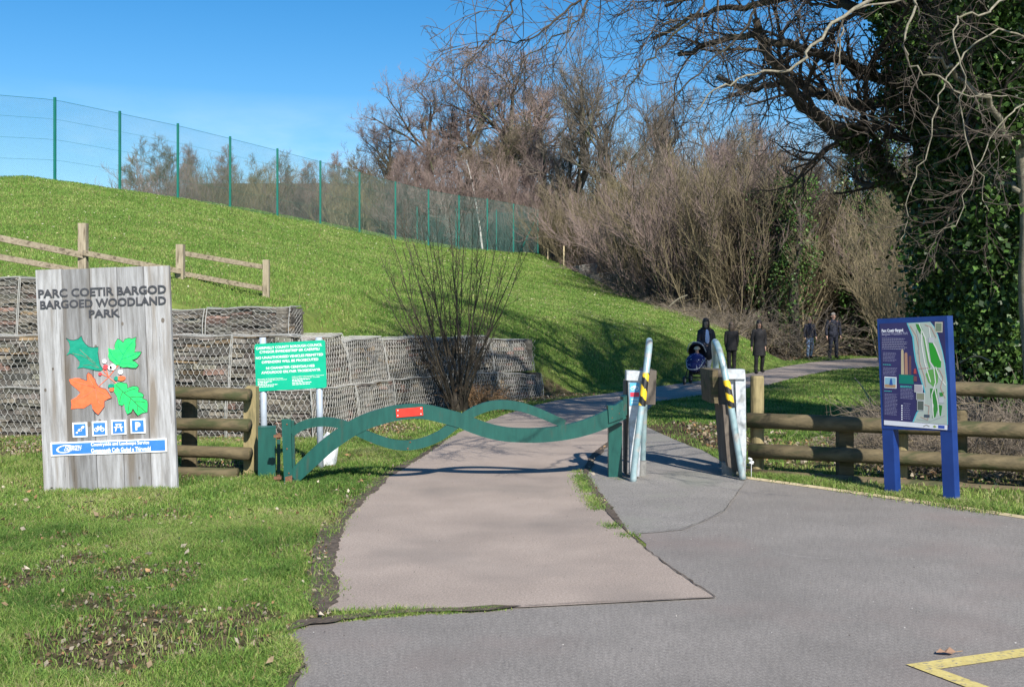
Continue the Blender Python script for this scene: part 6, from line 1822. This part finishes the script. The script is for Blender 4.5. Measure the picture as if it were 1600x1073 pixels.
LC = np.array([(0.46, 0.38, 0.27), (0.36, 0.27, 0.17), (0.52, 0.45, 0.35), (0.25, 0.17, 0.10), (0.40, 0.24, 0.12)])
rg_ = np.random.default_rng(61)
def rs(n, x0, x1, y0, y1, cond):
    X = rg_.uniform(x0, x1, n); Y = rg_.uniform(y0, y1, n); k = cond(X, Y); return X[k], Y[k]
nop = lambda X, Y: ~(inpoly(X, Y, path_poly) | inpoly(X, Y, carpark_poly))
X, Y = rs(7000, -22, 9, 17, 72, lambda X, Y: (sdist(np.stack([X, Y], 1), TOE)[0] > 1.0) & (0.966 * X + 0.26 * Y < 19.8) & (np.abs(X) < .55 * Y))
fallen('leaf_litter', X, Y, 0.012 + 0.0005 * Y, np.array([(0.42, 0.38, 0.22), (0.38, 0.32, 0.18), (0.50, 0.47, 0.35)]), 62, 0.05)
X, Y = rs(800, -5, 1.6, 4.6, 15, nop); fallen('leaf_litter', X, Y, 0.022, LC, 63, 0.035, 0.8)
X, Y = rs(26000, -5, 0.6, 4.6, 15, lambda X, Y: nop(X, Y) & (litter_mask(X, Y) > 0.5)); fallen('leaf_litter', X, Y, 0.015, LC * 0.62, 64, 0.012, 0.9)
X, Y = rs(30000, 2.5, 12, 10.5, 30, lambda X, Y: nop(X, Y) & (litter_mask(X, Y) > 0.45) & (Y > 11.2 - 0.22 * (X - 2.6))); fallen('leaf_litter', X, Y, 0.030, LC * 0.75, 65, 0.02, 0.9)
X, Y = rs(30000, -9, 2.0, 13.0, 24, lambda X, Y: nop(X, Y) & (litter_mask(X, Y) > 0.4) & (sdist(np.stack([X, Y], 1), TOE)[0] < 0)); fallen('leaf_litter', X, Y, 0.022, LC * 0.8, 66, 0.015, 0.9)
X, Y = rs(60000, 4, 30, 38, 70, lambda X, Y: nop(X, Y) & (litter_mask(X, Y) > 0.4)); fallen('leaf_litter', X, Y, 0.06, LC * 0.7, 67, 0.03, 0.9)
# grit on the tarmac
X, Y = rs(2600, -2.4, 6, 4.6, 14, lambda X, Y: ~nop(X, Y)); fallen('grit', X, Y, 0.0045, np.array([(0.5, 0.48, 0.45), (0.08, 0.07, 0.06), (0.3, 0.25, 0.2), (0.05, 0.04, 0.03)]), 68, 0.014, 0.3)
fl = empty('fallen_leaf', (*gp(1478, 1024), 0.0)); tag(fl, 'single dry brown leaf lying on the car park tarmac by the yellow line', 'leaf')
mb = MB()
mb.add([(-.05, 0, .016), (-.02, .025, .03), (.0, .02, .018), (.03, .03, .035), (.05, 0, .02), (.02, -.02, .016), (-.02, -.025, .026), (0, 0, .018)], None, [(0, 7, 1), (1, 7, 2), (2, 7, 3), (3, 7, 4), (4, 7, 5), (5, 7, 6), (6, 7, 0)], c=(0.34, 0.21, 0.14))
mb.build('blade', M['litter'], fl)
mb = MB(); mb.tube([(.05, 0, .02), (.09, .02, .018)], 0.0018, 4); mb.build('stalk', M['bracken'], fl)

# ---------------------------------------------------------------- people
def skinned(name, joints, edges, m, parent, sub=2, root=0):
    me = bpy.data.meshes.new(name)
    me.from_pydata([j[:3] for j in joints], edges, [])
    o = bpy.data.objects.new(name, me); o.parent = parent; col.objects.link(o)
    md = o.modifiers.new('Skin', 'SKIN')
    if not me.skin_vertices: 
        me.attributes
    sk = me.skin_vertices[0].data
    for i, j in enumerate(joints):
        r = j[3]; sk[i].radius = r if isinstance(r, tuple) else (r, r); sk[i].use_root = (i == root)
    ss = o.modifiers.new('Sub', 'SUBSURF'); ss.levels = sub; ss.render_levels = sub
    md.use_smooth_shade = True
    dg = bpy.context.evaluated_depsgraph_get()
    m2 = bpy.data.meshes.new_from_object(o.evaluated_get(dg))
    o.modifiers.clear(); o.data = m2; bpy.data.meshes.remove(me); m2.name = name
    m2.materials.clear(); m2.materials.append(m)
    m2.polygons.foreach_set('use_smooth', np.ones(len(m2.polygons), dtype=bool))
    return o
M['skin'] = mat('skin', (0.50, 0.30, 0.22), (0.56, 0.35, 0.26), 12, 0.5)
M['cloth_black'] = mat('black_cloth', (0.010, 0.010, 0.012), (0.022, 0.021, 0.024), 14, 0.85)
M['cloth_navy'] = mat('navy_cloth', (0.012, 0.014, 0.026), (0.025, 0.028, 0.045), 14, 0.85)
M['jeans'] = mat('blue_denim', (0.10, 0.17, 0.30), (0.20, 0.29, 0.43), 5, 0.85)
M['palejeans'] = mat('pale_grey_trousers', (0.42, 0.45, 0.50), (0.52, 0.55, 0.60), 6, 0.85)
M['shirt'] = mat('pale_blue_shirt', (0.42, 0.52, 0.78), (0.50, 0.60, 0.85), 8, 0.8)
M['hair_dark'] = mat('dark_hair', (0.012, 0.009, 0.007), (0.03, 0.022, 0.016), 30, 0.5, stretch=(3, 3, 0.5))
M['hair_brown'] = mat('brown_hair', (0.06, 0.04, 0.028), (0.12, 0.085, 0.06), 30, 0.5, stretch=(3, 3, 0.5))
M['hair_sandy'] = mat('sandy_hair', (0.30, 0.20, 0.11), (0.42, 0.30, 0.17), 30, 0.6)
M['hair_grey'] = mat('grey_hair', (0.20, 0.18, 0.16), (0.32, 0.29, 0.26), 30, 0.6)
M['lips'] = mat('lips', (0.30, 0.09, 0.08), (0.35, 0.11, 0.10), 12, 0.5)
def person(label, x, y, H, yaw, top, trousers, hair, hairlen, armL, armR, legL, legR, shoes='cloth_black', coat_len=0.0, shirt=None, glasses=False, woman=True, group=None, scarf=False):
    """built at 1.70 m facing -y, then scaled; arm/leg: (elbow offset, wrist offset) and (knee, ankle)"""
    o = empty('person', (x, y, 0.016), (0, 0, yaw)); k = H / 1.70; o.scale = (k * (1.0 if woman else 1.07), k, k); tag(o, label, 'person', group)
    sh = 0.165 if woman else 0.19
    J = [(0, 0, .93, (.135, .10)), (0, 0, 1.08, (.115, .085)), (0, 0, 1.24, (.14, .095)), (0, 0, 1.38, (.13, .085)), (0, 0, 1.45, (.055, .055)), (0, -.01, 1.51, (.052, .052)), (0, -.02, 1.57, (.068, .085)), (0, -.015, 1.64, (.070, .088)), (0, -.01, 1.675, (.045, .055))]
    E = [(0, 1), (1, 2), (2, 3), (3, 4), (4, 5), (5, 6), (6, 7), (7, 8)]
    hands = []
    for sg, arm in ((-1, armL), (1, armR)):
        n = len(J); s_ = (sg * sh, 0, 1.37); e_ = (s_[0] + arm[0][0] * sg, arm[0][1], 1.37 + arm[0][2]); w_ = (e_[0] + arm[1][0] * sg, e_[1] + arm[1][1], e_[2] + arm[1][2])
        d = Vector(w_) - Vector(e_); d.normalize(); hd = Vector(w_) + d * 0.055
        J += [(*s_, .05), (*e_, .036), (*w_, .024), (*hd, (.034, .018))]
        E += [(3, n), (n, n + 1), (n + 1, n + 2), (n + 2, n + 3)]
        sv = d.cross(Vector((0, 0, 1))) if abs(d.z) < 0.8 else Vector((0, 1, 0)); sv.normalize(); cu = d.cross(sv)
        for q, (of, ln) in enumerate(((-.026, .062), (-.009, .072), (.009, .068), (.025, .052))):
            m_ = len(J); a = hd + sv * of + d * 0.03; b_ = a + d * ln * .6 + cu * .004; c_ = b_ + d * ln * .4 + cu * .018
            J += [(*b_, .0095), (*c_, .008)]; E += [(n + 3, m_), (m_, m_ + 1)]
        m_ = len(J); a = hd - sv * .035 + d * 0.01; J += [(*a, .010), (*(a + d * .035), .009)]; E += [(n + 3, m_), (m_, m_ + 1)]
        hands.append(hd)
    legs = []
    for sg, leg in ((-1, legL), (1, legR)):
        n = len(J); h_ = (sg * .085, 0, .86); kn = (sg * .09 + leg[0][0], leg[0][1], leg[0][2]); an = (sg * .09 + leg[1][0], leg[1][1], leg[1][2])
        toe = (an[0] + sg * .02, an[1] - .14, max(.03, an[2] - .05))
        J += [(*h_, .085), (*kn, .052), (*an, .034), (*toe, (.034, .022))]; E += [(0, n), (n, n + 1), (n + 1, n + 2), (n + 2, n + 3)]; legs.append((h_, kn, an, toe))
    b = skinned('body', J, E, M['skin'], o, 1)
    def loft(rows, S=20):
        q = MB(); V = []
        for (cx_, cy_, z_, rx, ry) in rows:
            for i in range(S):
                t = 2 * PI * i / S; fo = 1 + 0.035 * math.sin(3 * t + z_ * 23) + 0.02 * math.sin(7 * t + z_ * 41)
                V.append((cx_ + rx * math.cos(t) * fo, cy_ + ry * math.sin(t) * fo, z_))
        k_ = len(rows)
        Q = [(r * S + i, r * S + (i + 1) % S, (r + 1) * S + (i + 1) % S, (r + 1) * S + i) for r in range(k_ - 1) for i in range(S)]
        q.add(V, Q); q.add([V[i] for i in range(S)], None, [(0, i + 1, i) for i in range(1, S - 1)]); q.add(V[-S:], None, [(0, i, i + 1) for i in range(1, S - 1)])
        return q
    # trousers
    q = loft([(0, 0, .80, .165, .115), (0, 0, .88, .168, .125), (0, 0, .97, .150, .112), (0, 0, 1.02, .14, .105)])
    for (h_, kn, an, toe) in legs:
        P = smoothline([(h_[0] * .95, h_[1], h_[2] + .03), (h_[0], h_[1] * .8 + kn[1] * .2, h_[2] - .14), kn, ((kn[0] + an[0]) / 2, (kn[1] + an[1]) / 2 + .012, (kn[2] + an[2]) / 2), (an[0], an[1] + .005, an[2] + .01)], 4)
        q.tube(P, np.interp(np.linspace(0, 1, len(P)), [0, .25, .5, .75, 1], [.092, .090, .068, .064, .056]) * (1 + .03 * np.sin(np.arange(len(P)) * 2.1)), 14)
    q.build('trousers', M[trousers], o, True)
    for (h_, kn, an, toe) in legs:
        q = MB(); fx, fy, fz = (an[0] + toe[0]) / 2, (an[1] + toe[1]) / 2 + .02, max(.045, toe[2] + .012)
        q.ball((fx, fy, fz), .050, .150, .048, 14, 8); q.ball((an[0], an[1] + .01, an[2] - .02), .050, .058, .06, 12, 8); q.build('shoe', M[shoes], o, True)
    # coat or jacket
    zl = .88 - coat_len; fl_ = coat_len * .10
    q = loft([(0, 0, zl, .190 + fl_, .150 + fl_), (0, 0, zl + .03, .192 + fl_ * .9, .152 + fl_), (0, 0, .96, .180, .142), (0, 0, 1.08, .160, .128), (0, 0, 1.20, .170, .135), (0, 0, 1.31, .185, .130), (0, .005, 1.385, .180, .112), (0, .008, 1.425, .125, .088), (0, .01, 1.46, .070, .070), (0, .01, 1.485, .064, .066)])
    for sg, arm in ((-1, armL), (1, armR)):
        s_ = (sg * sh, 0, 1.37); e_ = (s_[0] + arm[0][0] * sg, arm[0][1], 1.37 + arm[0][2]); w_ = (e_[0] + arm[1][0] * sg * .93, e_[1] + arm[1][1] * .93, e_[2] + arm[1][2] * .93)
        P = smoothline([(sg * (sh - .05), 0, 1.395), s_, ((s_[0] + e_[0]) / 2 + sg * .008, (s_[1] + e_[1]) / 2, (s_[2] + e_[2]) / 2), e_, w_], 4)
        q.tube(P, np.interp(np.linspace(0, 1, len(P)), [0, .25, .5, .75, 1], [.050, .068, .062, .054, .045]) * (1 + .03 * np.sin(np.arange(len(P)) * 1.9)), 14)
    q.build('coat', M[top], o, True)
    if shirt:
        mb = MB(); mb.ball((0, -.070, 1.20), .080, .085, .24, 16, 12); mb.build('shirt', M[shirt], o, True)
    # head: hair, face
    mb = MB()
    mb.ball((0, .012, 1.648), .088, .104, .098, 18, 12, z0=-.15 if hairlen else .1)
    if hairlen:
        mb.ball((0, .045, 1.60 - hairlen * .45), .092, .062, .07 + hairlen * .62, 16, 12)
        for sg in (-1, 1): mb.ball((sg * .078, .0, 1.57 - hairlen * .3), .027, .045, .09 + hairlen * .45, 10, 8)
    else: mb.ball((0, .04, 1.615), .082, .065, .075, 14, 8)
    mb.build('hair', M[hair], o, True)
    mb = MB(); mb.ball((0, -.112, 1.585), .013, .018, .022, 8, 6); mb.build('nose', M['skin'], o, True)
    mb = MB(); mb.ball((0, -.098, 1.545), .024, .008, .007, 8, 6); mb.build('mouth', M['lips'], o, True)
    for sg in (-1, 1):
        mb = MB(); mb.ball((sg * .03, -.098, 1.612), .017 if glasses else .011, .008, .013 if glasses else .006, 10, 6); mb.build('sunglass_lens' if glasses else 'eye', M['black'], o, True)
        mb = MB(); mb.ball((sg * .078, .0, 1.59), .012, .022, .032, 8, 6); mb.build('ear', M['skin'], o, True)
    return o
still = ((.0, 0, .48), (.0, .01, .08)); 
# mother with pushchair
xm, ym = px_x(1103, 28.2), 28.2
person('woman in dark fur-collared coat and pale blue top pushing a pushchair', xm, ym, 1.62, 0.15, 'cloth_navy', 'palejeans', 'hair_dark', .12, ((.05, -.06, -.27), (-.06, -.24, -.06)), ((.05, -.06, -.27), (-.06, -.24, -.06)),
       ((0, -.10, .50), (0, -.05, .08)), ((0, .02, .48), (0, .18, .11)), shirt='shirt', coat_len=.03)
wm_ = bpy.context.scene.objects
pl_ = [o for o in col.objects if o.name.startswith('person')][-1]
mb = MB()
for q in range(60):
    t = q / 60 * 2 * PI; mb.ball((.105 * math.cos(t) * rnd.uniform(.8, 1.2), .02 + .085 * math.sin(t) * rnd.uniform(.8, 1.2), 1.435 + rnd.uniform(-.02, .025)), .03, .03, .025, 6, 5)
mb.build('fur_collar', M['hair_dark'], pl_, True)
person('woman with long brown hair walking away in black coat and trousers', px_x(1143, 33.2), 33.2, 1.50, PI - .1, 'cloth_black', 'cloth_black', 'hair_brown', .16, ((.035, -.01, -.28), (-.02, -.07, -.22)), ((.035, -.01, -.28), (-.02, -.07, -.22)),
       ((0, -.05, .48), (0, .0, .08)), ((0, .03, .48), (0, .10, .10)), coat_len=.12)
person('woman in long dark coat and sunglasses walking right of the woman with brown hair', px_x(1186, 32.6), 32.6, 1.56, .12, 'cloth_black', 'cloth_black', 'hair_dark', .12, ((.06, .02, -.27), (.03, -.04, -.24)), ((.05, .02, -.27), (-.02, -.06, -.23)),
       ((-.03, -.08, .48), (-.03, -.04, .08)), ((.04, .02, .48), (.06, .16, .11)), glasses=True, coat_len=.30)
person('sandy-haired person in sunglasses, dark jacket and faded blue jeans', px_x(1265, 44.6), 44.6, 1.68, .2, 'cloth_navy', 'jeans', 'hair_sandy', .05, ((.05, .03, -.27), (.0, -.06, -.23)), ((.05, -.03, -.27), (.0, -.10, -.2)),
       ((-.02, -.1, .49), (-.03, -.06, .08)), ((.02, .02, .48), (.04, .16, .10)), glasses=True, shirt=None)
person('tall grey-haired man in dark jacket and dark trousers, farthest walker', px_x(1302, 44.9), 44.9, 1.85, .1, 'cloth_navy', 'cloth_navy', 'hair_grey', 0, ((.06, .02, -.27), (.0, -.05, -.25)), ((.05, 0, -.28), (0, -.06, -.24)),
       ((-.02, -.02, .48), (-.04, .02, .08)), ((.02, -.02, .48), (.04, .04, .08)), woman=False)
# pushchair
px_, py_ = px_x(1089, 27.4), 27.35
pc = empty('pushchair', (px_, py_, 0.016), (0, 0, -.42)); tag(pc, 'navy pushchair with star-dotted footmuff pushed by the woman in the dark coat', 'pushchair')
m, n, b = newmat('star_dotted_cloth'); Lk = n.links.new
tcn = n.nodes.new('ShaderNodeTexCoord'); vo = n.nodes.new('ShaderNodeTexVoronoi'); vo.inputs['Scale'].default_value = 17; Lk(tcn.outputs['Object'], vo.inputs['Vector'])
lt = n.nodes.new('ShaderNodeMath'); lt.operation = 'LESS_THAN'; lt.inputs[1].default_value = .24; Lk(vo.outputs['Distance'], lt.inputs[0])
mxn = n.nodes.new('ShaderNodeMixRGB'); mxn.inputs['Color1'].default_value = (.012, .02, .12, 1); mxn.inputs['Color2'].default_value = (.7, .72, .8, 1); Lk(lt.outputs[0], mxn.inputs['Fac']); Lk(mxn.outputs['Color'], b.inputs['Base Color']); b.inputs['Roughness'].default_value = .8
M['stars'] = m
mb = MB(); mb.ball((0, -.12, .58), .24, .30, .20, 20, 12); mb.ball((0, -.28, .46), .20, .16, .15, 16, 10); mb.build('footmuff', M['stars'], pc, True)
mb = MB(); Mh = Matrix.Translation((0, .08, .82)) @ Matrix.Rotation(math.radians(-62), 4, 'X'); mb.ball((0, 0, 0), .245, .25, .26, 20, 12, M=Mh, z0=-.25); mb.build('hood', M['cloth_navy'], pc, True)
mb = MB(); mb.tube(smoothline([(-.24, -.06, .80), (-.17, -.16, .99), (0, -.19, 1.06), (.17, -.16, .99), (.24, -.06, .80)], 4), .012, 6); mb.tube(smoothline([(-.23, -.2, .62), (-.15, -.40, .42), (0, -.45, .38), (.15, -.40, .42), (.23, -.2, .62)], 4), .011, 6); mb.build('trim_hoop', M['galv'], pc, True)
mb = MB()
for sx in (-.22, .22): mb.tube([(sx, -.30, .16), (sx, .0, .55), (sx, .42, .98)], .014, 8); mb.tube([(sx, .30, .16), (sx, -.02, .56)], .014, 8)
mb.tube([(-.22, -.30, .16), (.22, -.30, .16)], .012, 8); mb.tube([(-.22, .30, .16), (.22, .30, .16)], .012, 8); mb.build('frame', M['black'], pc, True)
mb = MB(); mb.tube([(-.22, .42, .98), (.22, .42, .98)], .018, 8); mb.build('handle', M['black'], pc, True)
mb = MB(); mb.box(-.19, .19, -.1, .26, .24, .38); mb.build('basket', M['cloth_black'], pc)
for sx in (-.25, .25):
    for sy, r in ((-.30, .10), (.30, .14)):
        mb = MB(); mb.tube([(sx - .022, sy, r), (sx + .022, sy, r)], r, 20); o_w = mb.build('wheel', M['black'], pc); mb = MB(); mb.tube([(sx - .025, sy, r), (sx + .025, sy, r)], r * .45, 14); mb.build('hub', M['galv'], o_w)
cb_ = empty('person', (px_ - .01, py_ - .02, .60), (0, 0, -.42)); tag(cb_, 'baby in a cream hat sitting under the pushchair hood', 'person')
skinned('body', [(0, .05, .02, (.09, .07)), (0, .03, .14, (.08, .06)), (0, .01, .20, .03), (0, -.02, .265, (.062, .066)), (0, -.015, .31, (.05, .05)), (-.09, -.0, .14, .028), (-.12, -.10, .06, .022), (.09, -.0, .14, .028), (.12, -.10, .06, .022), (-.05, -.06, .0, .04), (-.06, -.22, -.03, .03), (.05, -.06, .0, .04), (.06, -.22, -.03, .03)],
        [(0, 1), (1, 2), (2, 3), (3, 4), (1, 5), (5, 6), (1, 7), (7, 8), (0, 9), (9, 10), (0, 11), (11, 12)], M['skin'], cb_, 1)
M['cream'] = mat('cream_wool', (.55, .47, .34), (.62, .54, .42), 30, .9)
mb = MB(); mb.ball((0, -.0, .29), .082, .085, .075, 14, 8, z0=-.1); mb.build('hat', M['cream'], cb_, True)
hb = MB(); Mb = None
hb.ball((.27, .10, .74), .10, .13, .15, 14, 10); hb.tube(smoothline([(.27, .02, .84), (.26, .2, .98), (.25, .34, .95)], 4), .01, 5); ob = hb.build('changing_bag', M['cloth_black'], pc, True)
# small white bloom by the post
bl = at(1174, 721, 11.2); mb = MB()
for q in range(9): mb.ball((rnd.uniform(-.03, .03), rnd.uniform(-.02, .02), rnd.uniform(-.03, .04)), .014, .014, .012, 6, 5)
mb.ball((0, 0, -.09), .004, .004, .09, 5, 4)
tag(mb.build('paper_scrap', M['white'], loc=tuple(bl)), 'crumpled white scrap caught low on the log fence beside the right barrier', 'litter')
